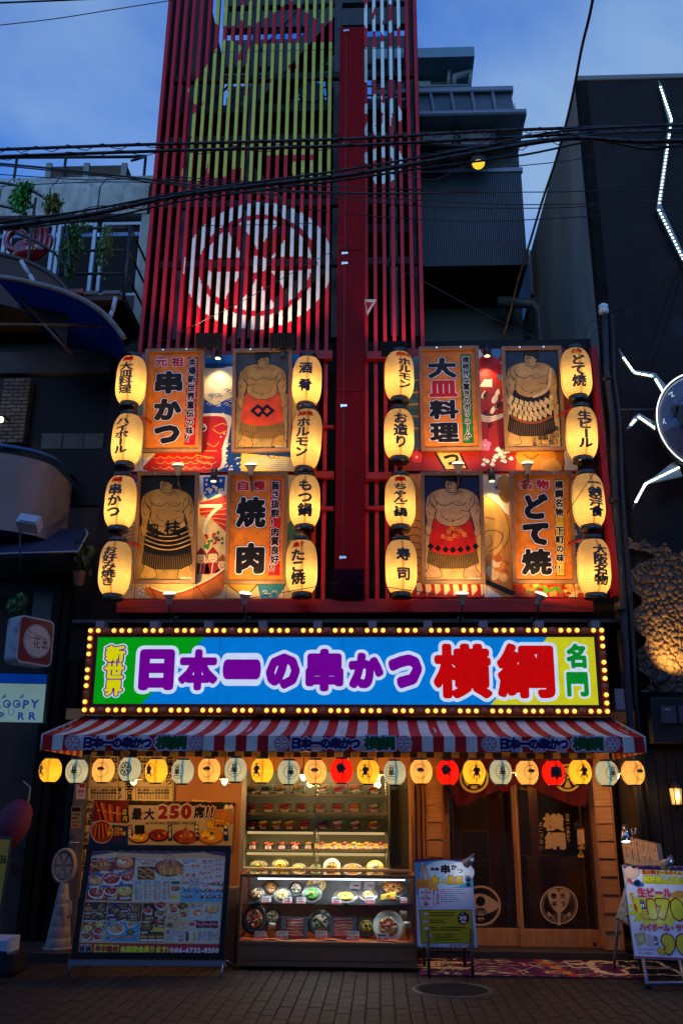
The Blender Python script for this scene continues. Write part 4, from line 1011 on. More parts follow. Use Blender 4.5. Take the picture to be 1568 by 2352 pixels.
for i,(c,e,yaw) in enumerate(SEQ):
 px=116.5+60.72*i;py=1768.5+6.5*i/22+(2.5 if i in (1,5,9,13) else -2.5 if i in (3,7) else rnd.uniform(-1.5,1.5))
 H=.235;p=at(px,py,YA);s=1.08
 L_=thing('string_lantern','round %s lantern %s, %s from the left under the awning' % (DESC[c],ED[e],ORD[i]),'lantern',(p.x,YA,p.z-H/2),'small lanterns hung along the awning edge')
 col,lc,pw_=PC[c]
 if c not in masters:masters[c]=lantern_paper(.113,H,small_r,17,24,'paper',BIGP,col,L_,{'y':(.6,.35,.05),'p':(.6,.33,.12),'b':(.10,.36,.62),'r':(.4,.005,.004)}[c])
 else:o=bpy.data.objects.new('paper',masters[c].data);COL.objects.link(o);o.parent=L_
 mb=MB();mb.lathe([(.052,-.014),(.06,-.014),(.06,.003),(.052,.003)],n=18);mb.build('bottom_ring',RIM,L_,local=True)
 mb=MB();mb.lathe([(.055,H-.003),(.066,H-.003),(.066,H+.016),(.055,H+.016)],n=18);mb.build('top_ring',RIM,L_,local=True)
 mb=MB();mb.tube([(0,0,H+.01),(rnd.uniform(-.01,.01),0,H+.06),(0,0,H+.13)],.0022,4);mb.build('hanging_wire',STEEL,L_,local=True)
 mb=MB();S=.105;y=math.radians(yaw);zc=H/2
 def add(V,F):wrap(mb,[(a*1.0,b+zc) for a,b in V],F,small_r,.113,y,.0035)
 if e not in ('skewer','kushi'):add(*ringVF(.066,.0695));add(*ringVF(.0745,.0765)) if e!='wheel' else add(*ringVF(.056,.066))
 if e=='sumo':
  for q in SUMO:add(*tri([(a*S*1.25,b*S*1.25) for a,b in q]))
 elif e=='nihon':
  add(*gl('日',0,.032,.045,.07,1.15));add(*gl('本',0,-.008,.05,.06,1.35));add(*tri([(-.035,-.045),(.035,-.045),(.035,-.038),(-.035,-.038)]))
 elif e=='fan':
  add(*tri([(a*.083,b*.083+.012) for a,b in fan_polys()]))
  for t in (-30,-10,10,30):a=math.radians(90+t);add(*tri([(.006*math.cos(a)-.001,-.026+.006),(.02*math.cos(a)-.001,-.026+.02*math.sin(a)),(.02*math.cos(a)+.001,-.026+.02*math.sin(a)),(.006*math.cos(a)+.001,-.026+.006)]))
  m2=MB();wrap(m2,[(a,b+zc) for a,b in circpoly(0,.012,.016)],[tuple(range(18))],small_r,.113,y,.0055);m2.cur=lin(col);m2.c=[lin((.95,.55,.1))]*len(m2.f);m2.build('fan_dot',BIGP,L_,local=True)
 elif e=='wheel':
  for k in range(6):
   a=math.radians(30+60*k);add(*tri([(.052*q*math.cos(a+math.radians(d)),.052*q*math.sin(a+math.radians(d))) for q,d in ((.2,-16),(1,-22),(1,22),(.2,16))]))
 elif e=='skewer':
  add(*gl('串',-.012,.022,.10,.07,.9,rot=math.radians(32)));add(*tri([(.0,.0),(.045,-.062),(.049,-.059),(.006,.004)]))
  add([(a*.7+.02,b*.5-.045) for a,b in ringVF(.03,.033)[0]],ringVF(.03,.033)[1])
 else:add(*gl('串',0,0,.125,.07,1.0));add(*ringVF(.083,.0845))
 mb.build('emblem',LETTER,L_,local=True)
 lp=plight('bulb_light',None,(0,0,0),pw_,lc,.03);lp.parent=L_;lp.location=(0,0,H*.45)
#==================================================================framed boards
def C3(x,y):return (188.16+.38*x,752.6+.38*y)
def C4(x,y):return (784+.5*x,752.6+.5*y)
T3=(188.16,.38,752.6);T4=(784,.5,752.6)
BPRINT=printmat('sign_print',.5)
AGED=printmat('aged_board_print',.45,grain=.26,dif=.86)
FRAME=mat('board_frame_wood',(.20,.10,.045),.5,var=.3,vs=4,bump=.15)
class PT(Print):
 def __init__(s,plane,T,**k):Print.__init__(s,plane,(T[0],T[1],T[2]),**k)
def board(cf,tl,tr,bl,label,T,Y=10.85,lean=8.0,fw=.045):
 a,b,c=cf(*tl),cf(*tr),cf(*bl)
 P=vplane((a[0]+b[0])/2,a[1],Y,math.radians(lean))
 (u0,v1),(u1,_),(ub,v0)=P.uv(*a),P.uv(*b),P.uv(*c);w=u1-u0;sh=(ub-u0)/max(v1-v0,.01)
 cu=(u0+u1)/2+(ub-u0)/2;roll=(u0-ub)/(v1-v0)
 # turn the plane a little so its sides follow the photo
 U=(P.U-P.V*roll*.6).normalized();P2=Plane(P.O,U,P.Nn.cross(U))
 (u0,v1),(u1,v1b),(ub,v0)=P2.uv(*a),P2.uv(*b),P2.uv(*c);u0=(u0+ub)/2;u1=u0+w;v1=(v1+v1b)/2
 r=thing('framed_sign',label,'sign',tuple(P2.w((u0+u1)/2,v0,0)),'wood-framed boards hung on the facade')
 for q in ((u0,u0+fw,v0,v1),(u1-fw,u1,v0,v1),(u0+fw,u1-fw,v0,v0+fw),(u0+fw,u1-fw,v1-fw,v1)):
  mb=MB();pbox(mb,P2,*q,-.03,.045);mb.build('frame_rail',FRAME,r)
 mb=MB();pbox(mb,P2,u0+fw,u1-fw,v0+fw,v1-fw,-.028,-.004);mb.build('backing',mat('backing_board',(.35,.2,.08),.6),r)
 mb=MB()
 for t in (.3,.7):
  q=P2.w(u0+(u1-u0)*t,v1-.02,.046);mb.cyl(q,q+P2.Nn*.012,.012,n=8)
 mb.build('screws',CHROME,r,kind='stuff')
 mb=MB()
 for t in (.03,.97):q=P2.w(u0+(u1-u0)*t,v0,0);mb.cyl(q,(q.x,q.y,q.z-.2),.004,n=4)
 mb.build('stay_wires',STEEL,r,kind='stuff')
 return r,P2,PT(P2,T),(u0+fw,u1-fw,v0+fw,v1-fw)
ORG='#cc741e'
def base_fill(Pr,P2,rect,c,L=0):
 u0,u1,v0,v1=rect;Pr.emit([(u0,v0),(u1,v0),(u1,v1),(u0,v1)],[(0,1,2,3)],c,L)
WO=[(.035,'#d4cfe0'),(.052,'#16110c')]
WO2=[(.045,'#d4cfe0'),(.065,'#16110c')]
def band(Pr,x0,y0,x1,y1,c,edge):
 n=6;w=x1-x0
 def sc(y,s):return [(x0+w*i/n,y+(0 if i in (0,n) else s*8)) for i in range(n+1)]
 Pr.poly(sc(y0,-1)+[(x1,y1)]+sc(y1,1)[::-1][1:],edge,1)
 Pr.poly([(x0+4,y1-2),(x0+4,y0+4),(x1-4,y0+4),(x1-4,y1-2)],c,1.6)
r,P2,Pr,rc=board(C3,(390,132),(745,132),(362,757),'orange board in wooden frame lettered 元祖 串かつ, top left of the facade',T3)
base_fill(Pr,P2,rc,ORG)
Pr.glyph('元',445,178,518,235,'#b01020',.05,3,[(.05,'#d4cfe0')]);Pr.glyph('祖',540,178,618,235,'#b01020',.05,3,[(.05,'#d4cfe0')])
Pr.glyph('串',442,262,610,400,'#0c0a0a',.06,3,WO);Pr.glyph('か',436,428,603,560,'#0c0a0a',.07,3,WO);Pr.glyph('つ',436,588,592,702,'#0c0a0a',.08,3,WO)
Pr.poly([(640,178),(705,178),(684,710),(616,710)],'#b0121c',1.5)
Pr.vtext('本場新世界直伝の味',668,208,52,46,'#0c0a0a',.05,3,[(.06,'#d8d2e0')],dx=-2.2);Pr.vtext('!!',645,668,0,50,'#0c0a0a',.04,3,[(.05,'#d8d2e0')]);Pr.vtext('!',662,668,0,50,'#0c0a0a',.04,3,[(.05,'#d8d2e0')])
Pr.build('print',AGED,r)
# wrestler pictures
SK,SKD='#ac8644','#2c1a0c'
def wrestler(Pr,bx,face_left,apron,fringe,bgc,L=1,pattern=None,arm=0):
 x0,y0,x1,y1=bx;w,h=x1-x0,y1-y0
 def n(u,v):u=u if not face_left else 1-u;return (x0+w*u,y0+h*v)
 def P_(pts,sm=3):q=[n(*p) for p in pts];return smooth(q,sm) if sm else q
 def el(u,v,ru,rv,k=20):c=n(u,v);return circ(c[0],c[1],ru*w,rv*h,k)
 lw=w*.0115
 sh=lambda ps,c,l,o=lw:Pr.shape(ps,c,l,SKD,o)
 # legs and feet
 sh([P_([(.10,.76),(.30,.78),(.28,.88),(.31,.96),(.2,.975),(.02,.965),(.04,.92),(.10,.88)]),P_([(.72,.78),(.92,.76),(.93,.88),(.99,.93),(.97,.97),(.80,.975),(.70,.955),(.74,.88)])],SK,L+1)
 # far arm,torso
 sh([P_([(.20,.145),(.07,.20),(.02,.33),(.03,.44),(.01,.52),(.06,.575),(.12,.56),(.11,.50),(.15,.42),(.20,.34),(.28,.25)]),
  P_([(.82,.145),(.95,.20),(.985,.33),(.955,.43),(.985,.50),(.95,.565),(.88,.55),(.88,.48),(.84,.40),(.80,.32),(.74,.25)])],SK,L+1.2)
 sh([P_([(.40,.12),(.22,.135),(.12,.18),(.14,.27),(.22,.33),(.19,.40),(.26,.47),(.50,.50),(.76,.47),(.83,.40),(.78,.33),(.88,.27),(.90,.18),(.78,.135),(.62,.12),(.52,.15)])],SK,L+2)
 # apron
 ap=[(.21,.40),(.32,.46),(.5,.485),(.70,.455),(.81,.40),(.88,.52),(.93,.70),(.70,.745),(.5,.755),(.28,.745),(.07,.70),(.13,.52)]
 fr=[(.07,.70),(.28,.745),(.5,.755),(.70,.745),(.93,.70),(.97,.83),(.75,.885),(.5,.89),(.25,.885),(.03,.83)]
 Pr.poly(P_(fr,0),fringe,L+3)
 for i in range(46):
  t=i/45;u=.08+.84*t;v=.715+.045*(1-(2*t-1)**2);a=n(u,v);b=n(.035+.93*t,.835+.055*(1-(2*t-1)**2)+.01*(i % 2));Pr.line([a,b],w*.006,'#1a120a' if i % 2 else '#8a6a34',L+3.6,False)
 Pr.poly(P_(ap,2),apron,L+4)
 if pattern:pattern(n,w,h,L+4.6)
 # belly over the apron
 sh([P_([(.24,.33),(.20,.38),(.25,.44),(.38,.475),(.5,.48),(.62,.475),(.76,.44),(.80,.38),(.77,.33),(.6,.30),(.4,.30)])],SK,L+5.2)
 Pr.poly(P_([(.25,.32),(.22,.36),(.5,.34),(.78,.36),(.76,.29),(.5,.26),(.27,.28)]),SK,L+5.8)
 for q in ([(.26,.25),(.34,.285),(.46,.275),(.50,.25)],[(.52,.25),(.60,.28),(.72,.275),(.80,.24)],[(.24,.345),(.36,.325)],[(.50,.42),(.50,.44)],[(.47,.425),(.53,.435)],[(.13,.27),(.19,.31),(.2,.35)],[(.87,.27),(.81,.31),(.79,.35)],[(.34,.14),(.44,.175),(.5,.18)],[(.05,.33),(.1,.36)],[(.95,.33),(.9,.37)],[(.15,.2),(.2,.24),(.21,.29)],[(.85,.2),(.8,.24),(.79,.29)],[(.08,.25),(.05,.29)],[(.92,.25),(.95,.29)],[(.30,.38),(.36,.41),(.44,.42)],[(.70,.38),(.64,.41),(.58,.425)],[(.33,.26),(.35,.262)],[(.64,.255),(.66,.258)],[(.08,.46),(.05,.48)],[(.92,.46),(.95,.48)],[(.15,.80),(.22,.82)],[(.80,.80),(.88,.82)],[(.06,.95),(.08,.965)],[(.13,.955),(.14,.97)],[(.90,.955),(.91,.97)]):
  Pr.line([n(*p) for p in q],lw*.9,SKD,L+6.2)
 # head
 sh([P_([(.42,.145),(.41,.10),(.41,.05),(.47,.022),(.56,.02),(.62,.04),(.635,.085),(.61,.13),(.56,.155),(.48,.155)])],SK,L+6.6)
 Pr.poly(P_([(.375,.085),(.345,.05),(.36,.01),(.42,-.01),(.46,-.022),(.53,-.026),(.60,-.01),(.66,.02),(.675,.075),(.65,.10),(.63,.06),(.60,.045),(.56,.055),(.50,.055),(.45,.07),(.435,.11),(.40,.115)]),'#14100e',L+7.2)
 for q in ([(.53,.068),(.56,.062)],[(.59,.062),(.615,.066)],[(.575,.07),(.59,.10),(.57,.104)],[(.55,.122),(.59,.121)],[(.525,.08),(.56,.078)],[(.585,.078),(.61,.08)]):Pr.line([n(*p) for p in q],lw,'#20160e',L+7.6)
 Pr.poly(el(.432,.093,.02,.018,8),SK,L+7.6)
def nshape(Pr,n,pts,c,L):Pr.poly([n(*p) for p in pts],c,L)
r,P2,Pr,rc=board(C3,(915,130),(1270,130),(907,756),'framed wrestler picture with orange apron and linked black diamonds, top row',T3)
base_fill(Pr,P2,rc,'#39404a');Pr.poly([(935,420),(1245,400),(1235,735),(928,735)],'#9a8250',.4)
def pat1(n,w,h,L):
 for cx in (.42,.60):
  for q in (((cx-.16,.60),(cx,.53),(cx+.16,.60),(cx,.67)),):
   a=[n(*p) for p in q];Pr.poly(a,'#0d0b0b',L);Pr.poly([n(cx-.07,.60),n(cx,.569),n(cx+.07,.60),n(cx,.631)],'#c8421c',L+.6)
 Pr.line([n(.44,.655),n(.58,.555)],w*.06,'#0d0b0b',L+1,False)
wrestler(Pr,(938,152,1240,736),False,'#c8421c','#7a5c28',0,pattern=pat1)
Pr.rect(1168,716,1236,730,'#b0a890',9);Pr.build('print',AGED,r)
r,P2,Pr,rc=board(C3,(342,872),(710,872),(312,1548),'framed wrestler picture with black striped apron, lower left board',T3)
base_fill(Pr,P2,rc,'#10121e');Pr.poly([(345,1200),(680,1190),(672,1522),(330,1522)],'#8f7438',.4)
def pat2(n,w,h,L):
 Pr.poly([n(.21,.40),n(.5,.485),n(.81,.40),n(.84,.47),n(.5,.56),n(.17,.47)],'#b9954e',L)
 for k in range(4):v=.52+.042*k;Pr.line([n(.12-.01*k,v),n(.3,v+.04),n(.5,v+.055),n(.7,v+.04),n(.88+.01*k,v)],w*.018,'#c9a050',L+.5)
 for i in range(26):t=i/25;c=n(.12+.76*t,.655+.05*(1-(2*t-1)**2));Pr.poly(circ(c[0],c[1],w*.007,w*.007,5),'#d8b060',L+.6)
wrestler(Pr,(352,900,685,1532),True,'#0f0c0b','#0f0c0b',0,pattern=pat2)
Pr.em('聖',432,1225,80,'#0c0a0a',.03,10,sx=.8);Pr.em('桂',548,1215,95,'#0c0a0a',.03,10);Pr.rect(594,1507,664,1520,'#b0a890',10)
Pr.build('print',AGED,r)
r,P2,Pr,rc=board(C3,(887,876),(1248,876),(862,1550),'orange board in wooden frame lettered 自慢 焼肉, lower row beside the lanterns',T3)
base_fill(Pr,P2,rc,ORG)
Pr.glyph('自',940,925,1008,985,'#b01020',.05,3,[(.05,'#d4cfe0')]);Pr.glyph('慢',1035,925,1110,985,'#b01020',.05,3,[(.05,'#d4cfe0')])
Pr.glyph('焼',932,1022,1112,1208,'#0c0a0a',.055,3,WO);Pr.glyph('肉',932,1300,1104,1488,'#0c0a0a',.065,3,WO)
Pr.poly([(1142,918),(1205,918),(1195,1497),(1128,1497)],'#b0121c',1.5)
Pr.vtext('旨さ抜群!肉質良好',1170,955,56,50,'#0c0a0a',.05,3,[(.06,'#d8d2e0')],dx=-.6);Pr.em('!',1155,1452,50,'#0c0a0a',.04,3,[(.05,'#d8d2e0')]);Pr.em('!',1176,1452,50,'#0c0a0a',.04,3,[(.05,'#d8d2e0')])
Pr.build('print',AGED,r)
r,P2,Pr,rc=board(C4,(352,92),(625,88),(367,570),'orange board in wooden frame lettered 大皿料理 with green band, right of the red column',T4)
base_fill(Pr,P2,rc,ORG)
Pr.glyph('大',395,138,528,232,'#0c0a0a',.06,3,WO);Pr.glyph('皿',402,242,532,318,'#b01020',.055,3,[(.03,'#d4cfe0')]);Pr.glyph('料',402,332,538,420,'#0c0a0a',.055,3,WO);Pr.glyph('理',405,436,540,526,'#0c0a0a',.055,3,WO)
Pr.poly([(543,122),(593,122),(607,532),(557,532)],'#156a34',1.5)
Pr.vtext('規格外な驚きのボリューム',569,148,31,29,'#0c0a0a',.05,3,[(.07,'#d8d2e0')],dx=1.0);Pr.em('!',577,505,26,'#0c0a0a',.04,3,[(.06,'#d8d2e0')]);Pr.em('!',590,505,26,'#0c0a0a',.04,3,[(.06,'#d8d2e0')])
Pr.build('print',AGED,r)
SK="#b49158"
r,P2,Pr,rc=board(C4,(732,90),(1005,88),(748,568),'framed wrestler picture with white rope and zigzag paper streamers, top right board',T4)
base_fill(Pr,P2,rc,'#18304a');Pr.poly([(755,350),(995,350),(1005,550),(765,550)],'#b39355',.4)
def pat3(n,w,h,L):
 for i in range(9):
  u=.12+.095*i;v=.47+.07*(1-(2*i/8-1)**2)
  for k in range(4):du=.03*(k % 2);Pr.poly([n(u+du-.035,v+.05*k),n(u+du+.035,v+.05*k-.02),n(u+du+.045,v+.05*k+.03),n(u+du-.025,v+.05*k+.05)],'#d8bd84',L+.2*k)
 Pr.line([n(.12,.68),n(.3,.73),n(.5,.745),n(.7,.73),n(.88,.68)],w*.05,'#8a4a1c',L+1)
wrestler(Pr,(752,108,992,548),True,'#1a1512','#17120f',0,pattern=pat3)
Pr.line([(960,190),(950,270),(925,300),(880,318)],12,'#d8bd84',9.3)
Pr.vtext('秀山',985,465,28,24,'#1a120c',.02,10);Pr.vtext('雷五郎',962,478,24,24,'#1a120c',.02,10);Pr.vtext('横綱',935,480,28,22,'#1a120c',.02,10);Pr.vtext('土俵入',910,488,22,20,'#1a120c',.02,10);Pr.vtext('之図',885,515,20,18,'#1a120c',.02,10)
Pr.rect(955,540,1003,547,'#b0a890',10);Pr.build('print',AGED,r)
SK="#b89068"
r,P2,Pr,rc=board(C4,(364,664),(648,662),(368,1178),'framed wrestler picture with red apron and black diamonds, lower row right of the column',T4)
base_fill(Pr,P2,rc,'#14204a');Pr.poly([(385,930),(638,930),(640,1160),(388,1160)],'#b9975a',.4)
def pat4(n,w,h,L):
 for i in range(7):
  cu=.10+.133*i;v=.675+.035*(1-(2*i/6-1)**2);Pr.poly([n(cu-.06,v),n(cu,v-.035),n(cu+.06,v),n(cu,v+.035)],'#0f0b0b',L+.5)
 for cu,cv in ((.38,.52),(.5,.5),(.6,.54),(.45,.57),(.3,.56),(.7,.58),(.55,.6)):
  for k in range(4):c=n(cu+rnd.uniform(-.04,.04),cv+rnd.uniform(-.012,.012));Pr.ring(c[0],c[1],w*.022,w*.032,'#d88a30',L+.4,10)
wrestler(Pr,(382,682,640,1160),True,'#b4160e','#5a4420',0,pattern=pat4)
Pr.rect(583,1148,634,1156,'#b0a890',10);Pr.build('print',AGED,r)
r,P2,Pr,rc=board(C4,(770,664),(1056,662),(783,1176),'orange board in wooden frame lettered 名物 どて焼, lower right board',T4)
base_fill(Pr,P2,rc,ORG)
Pr.glyph('名',815,698,872,742,'#b01020',.05,3,[(.05,'#d4cfe0')]);Pr.glyph('物',892,698,952,742,'#b01020',.05,3,[(.05,'#d4cfe0')])
Pr.glyph('ど',838,762,948,880,'#0c0a0a',.07,3,WO);Pr.glyph('て',830,896,952,1000,'#0c0a0a',.08,3,WO);Pr.glyph('焼',825,1015,965,1136,'#0c0a0a',.055,3,WO)
Pr.poly([(974,695),(1018,695),(1026,1142),(984,1142)],'#1c1a10',1.2);Pr.poly([(977,699),(1015,699),(1023,1138),(987,1138)],'#c9a838',1.6)
Pr.vtext('横綱名物 下町の味',997,722,42,36,'#0c0a0a',.05,3,[(.06,'#e8e0d0')],dx=.7);Pr.em('!',995,1105,34,'#0c0a0a',.04,3,[(.05,'#e8e0d0')]);Pr.em('!',1012,1105,34,'#0c0a0a',.04,3,[(.05,'#e8e0d0')])
Pr.build('print',AGED,r)
#==================================================================painted backdrops
YM=11.12
MUR=printmat('backdrop_print',.45,grain=.12)
def waves(Pr,cx,cy,r,L,k=9,c='#d8d0c0'):
 for i in range(k):
  x,y=cx+rnd.uniform(-r,r),cy+rnd.uniform(-r*.6,r*.6);q=rnd.uniform(.12,.24)*r
  Pr.poly(smooth([(x+q*math.cos(t)*(1+.3*math.sin(3*t)),y+q*.8*math.sin(t)*(1+.25*math.cos(4*t))) for t in [j*.7 for j in range(9)]],2),'#123a7c',L+.3*(i % 3),.2)
  Pr.poly(smooth([(x+q*.82*math.cos(t)*(1+.3*math.sin(3*t)),y+q*.66*math.sin(t)*(1+.25*math.cos(4*t))) for t in [j*.7 for j in range(9)]],2),c,L+.3*(i % 3)+.15,.2)
def mural(cf,T,corners,label):
 P=vplane(*cf(*corners[0]),YM);Pr=PT(P,T,step=.0008)
 return P,Pr
def hook(Pr,x,y,s,c='#16408a',L=4):
 Pr.line([(x,y),(x+s*.5,y-s*.4),(x+s,y-s*.1),(x+s*.8,y+s*.3),(x+s*.5,y+s*.15)],s*.09,c,L)
def mural_obj(P,Pr,cf,quad,label):
 q=[P.uv(*cf(*c)) for c in quad]
 mb=MB();vs=[P.w(u,v,-.012) for u,v in q];ws=[P.w(u,v,-.001) for u,v in q]
 mb.poly(ws);mb.poly(vs[::-1])
 for i in range(4):mb.poly([vs[i],vs[(i+1) % 4],ws[(i+1) % 4],ws[i]])
 c=(P.w(*q[3])+P.w(*q[2]))/2
 r=thing('printed_backdrop',label,'backdrop',tuple(c));mb.build('panel',mat('backdrop_panel',(.5,.5,.5),.6),r);Pr.build('print',MUR,r);return r
# upper left:sea waves and red carp
P,Pr=mural(C3,T3,[(285,868)],'')
Q=[(345,165),(1348,165),(1335,868),(283,868)]
Pr.poly(Q[::-1],'#d0c49a',0);Pr.poly([(345,165),(1348,165),(1346,215),(344,215)],'#1c7ab0',1);Pr.poly([(344,215),(1346,215),(1345,245),(343,245)],'#0d3f7c',1.5)
Pr.poly(smooth([(740,270),(800,262),(910,235),(915,330),(860,400),(745,420)],3),'#ded6c0',1.6)
Pr.poly([(343,600),(420,560),(740,430),(800,470),(905,420),(1000,560),(1340,600),(1336,868),(700,868),(900,700)],'#0e3c8c',2)
Pr.poly([(345,250),(385,250),(375,600),(300,760),(325,520)],'#3a8cae',1)
for i in range(26):hook(Pr,745+rnd.uniform(0,150),380+rnd.uniform(-5,110),26,'#e0dac8' if i % 2 else '#123a7c',3.5+i*.02)
waves(Pr,340,800,60,3.2,12);waves(Pr,870,540,40,3.2,8)
carp=smooth([(640,540),(740,520),(850,520),(905,545),(895,620),(870,740),(820,868),(390,868),(385,800),(430,760),(560,640)],4)
Pr.poly(carp,'#e6dcc2',4);Pr.poly(smooth([(640,555),(740,537),(840,537),(870,560),(880,620),(850,720),(800,868),(400,868),(410,800),(560,660)],4),'#b0180e',4.6)
for i in range(7):
 for j in range(3):x,y=450+i*52+(j % 2)*26,770+j*32;Pr.line(circ(x,y,26,20,8,200,340),3.5,'#d8a040',5)
for pts in ([(800,600),(850,580),(890,600)],[(790,610),(830,640),(880,620)],[(760,700),(800,720),(830,690)],[(690,800),(790,830)],[(690,770),(800,790)],[(700,745),(815,745)]):Pr.line(pts,5,'#d8a040',5.2)
Pr.poly(circ(730,605,26),'#e8e0d0',5.4);Pr.poly(circ(732,607,16),'#0a0a0a',5.8);Pr.poly(circ(738,600,4),'#ffffff',6.1)
Pr.poly([(915,760),(965,760),(960,868),(912,868)],'#0e3c8c',4.7);Pr.poly([(965,760),(1336,790),(1336,868),(960,868)],'#cfae52',4.7)
for i in range(50):x,y=rnd.uniform(840,960),rnd.uniform(640,860);Pr.poly(circ(x,y,rnd.uniform(3,7),None,6),'#d8e0e0',4.9,.3)
for k in range(6):Pr.line([(990+k*5,790+k*13),(1080,775+k*14),(1180,792+k*12),(1320,785+k*14)],5,'#4a9ab8',5)
Pr.line([(1120,770),(1150,790),(1180,770),(1190,790)],5,'#101010',5.6)
mural_obj(P,Pr,C3,Q,'backdrop painted with sea waves and a red carp behind the upper left boards')
# lower left:treasure ship and waves
P,Pr=mural(C3,T3,[(225,1637)],'')
Q=[(272,892),(1350,892),(1318,1637),(226,1637)]
Pr.poly(Q[::-1],'#cdb27a',0)
Pr.poly([(272,892),(345,892),(330,1180),(255,1300),(250,1160)],'#1c5a8c',1);Pr.poly([(255,1180),(330,1120),(320,1400),(238,1400)],'#c8a860',1.3)
for k in range(7):Pr.line([(250,1200+k*22),(325,1180+k*22)],4,'#20306a',2)
waves(Pr,330,960,40,2,7);waves(Pr,345,1580,60,3,14);waves(Pr,800,1600,60,3,12)
Pr.poly([(712,892),(875,892),(870,1010),(800,1020),(730,1045),(720,1000)],'#e6e0d0',1.5);Pr.poly([(735,905),(868,898),(862,990),(760,1040),(735,1000)],'#124a94',2)
for i in range(28):Pr.poly(circ(rnd.uniform(745,855),rnd.uniform(915,1000),rnd.uniform(5,11),None,6),'#e8e4d8',2.5,.3)
Pr.poly([(712,1060),(875,1010),(875,1240),(790,1160),(712,1130)],'#b01c10',2.6)
for k in range(5):Pr.line([(712,1090+k*26),(800,1080+k*24),(875,1060+k*34)],4,'#dca848',3)
Pr.line([(842,1075),(790,1120),(750,1180),(735,1260)],20,'#e4d8b8',3.3);Pr.rect(712,1068,848,1088,'#e4d8b8',3.3)
for (x,y,c,hatc) in ((722,1390,'#d8b080','#6a1410'),(792,1385,'#e0b890','#8c1a14'),(850,1430,'#d8b080','#8a4a18')):
 Pr.poly(circ(x,y,34,40,14),'#3a0e0a',4);Pr.poly(circ(x,y+4,29,33,14),c,4.4);Pr.poly([(x-36,y-18),(x,y-62),(x+36,y-18)],hatc,4.8);Pr.line([(x-10,y+14),(x,y+20),(x+10,y+14)],3,'#301008',5);Pr.poly(circ(x-10,y,3,None,6),'#301008',5);Pr.poly(circ(x+10,y,3,None,6),'#301008',5)
 Pr.poly([(x-40,y+36),(x+40,y+36),(x+54,y+100),(x-50,y+100)],hatc,3.8);Pr.line([(x,y+40),(x-8,y+95)],5,'#e0d0a0',4.2)
for i in range(26):Pr.poly(circ(rnd.uniform(740,850),rnd.uniform(1235,1310),9,None,7),['#b81c14','#8a1410','#2a6a20'][i % 3],4.2,.5)
Pr.line([(712,1215),(760,1310)],14,'#d8a848',4.6);Pr.poly([(735,1320),(775,1300),(765,1345)],'#2c7a28',5)
Pr.poly(smooth([(395,1560),(560,1600),(760,1520),(880,1440),(860,1560),(780,1637),(430,1637)],3),'#b8641c',4.5)
for a,b in (((410,1560),(450,1637)),((540,1590),(570,1637)),((690,1555),(750,1637))):Pr.line([a,b],6,'#8a1410',5,False)
Pr.line([(395,1560),(560,1602),(760,1522),(880,1440)],10,'#e4d8b8',5.1);Pr.line([(400,1572),(560,1614),(765,1536),(880,1455)],7,'#a01c10',5.4)
Pr.poly([(1060,1552),(1235,1552),(1180,1637),(1080,1637)],'#1a6c98',4);Pr.poly([(880,1552),(1060,1552),(985,1637)],'#cf9c40',4);Pr.line([(885,1555),(985,1634),(1062,1552)],6,'#101010',5,False)
for k in range(5):hook(Pr,1090+k*30,1600+(k % 2)*18,28,'#dcd6c4',5)
Pr.poly([(1245,900),(1345,900),(1330,1300),(1240,1290)],'#c9b070',1.2);Pr.poly([(1245,1180),(1330,1130),(1325,1260),(1242,1290)],'#3f7c70',1.6);Pr.poly([(1240,1480),(1320,1440),(1318,1637),(1238,1637)],'#d0c090',2)
mural_obj(P,Pr,C3,Q,'backdrop painted with a treasure boat and figures behind the lower left boards')
# upper right:red sun,red mountain
P,Pr=mural(C4,T4,[(280,655)],'')
Q=[(300,96),(1042,96),(1084,660),(276,657)]
Pr.poly(Q[::-1],'#8c1410',0)
sx_,sy_=690,185
for k in range(14):
 a0,a1=math.radians(k*360/14),math.radians(k*360/14+13)
 Pr.poly([(sx_,sy_),(sx_+420*math.cos(a0),sy_-420*math.sin(a0)),(sx_+420*math.cos(a1),sy_-420*math.sin(a1))] if sy_-420*math.sin(a0)>9999 else [(sx_,sy_),(min(1040,max(300,sx_+260*math.cos(a0))),max(97,sy_-88*math.sin(a0))),(min(1040,max(300,sx_+260*math.cos(a1))),max(97,sy_-88*math.sin(a1)))],'#3a7c98' if k % 2 else '#e0d8c0',1)
Pr.poly(circ(sx_-18,sy_-2,60,56,24),'#d01410',2)
Pr.poly([(735,240),(760,300),(1075,520),(1084,660),(276,657),(290,540),(560,440),(650,330)],'#8c1c12',2.5)
for i in range(16):x,y=690+rnd.uniform(-60,60),320+rnd.uniform(-40,130);Pr.poly([(x,y),(x+14,y-16),(x+20,y+4),(x+8,y+22),(x-4,y+18)],['#e0d4c0','#3a1410'][i % 2],3,.4)
for k in range(4):Pr.line([(636,400+k*8),(680,410+k*7),(742,395+k*5)],5,'#e0d4c0',3.6)
Pr.poly([(300,150),(350,130),(356,560),(286,560)],'#3c7074',3)
for k in range(9):Pr.line([(296,250+k*26),(350,240+k*28)],8,['#c8a850','#2c5c7c'][k % 2],3.4,False)
for (cx,cy) in ((345,595),(658,540)):
 for k in range(5):a=math.radians(90+72*k);Pr.poly(circ(cx+16*math.cos(a),cy-16*math.sin(a),13,None,8),'#d878a8' if cx>500 else '#c83040',5,.3)
 Pr.poly(circ(cx,cy,6,None,8),'#f0d0a0',5.6)
Pr.poly([(425,575),(545,575),(585,650),(470,655)],'#141010',4);Pr.poly([(436,575),(537,575),(570,645),(480,650)],'#d0a860',4.5);Pr.em('つ',505,605,66,'#0c0a0a',.06,5)
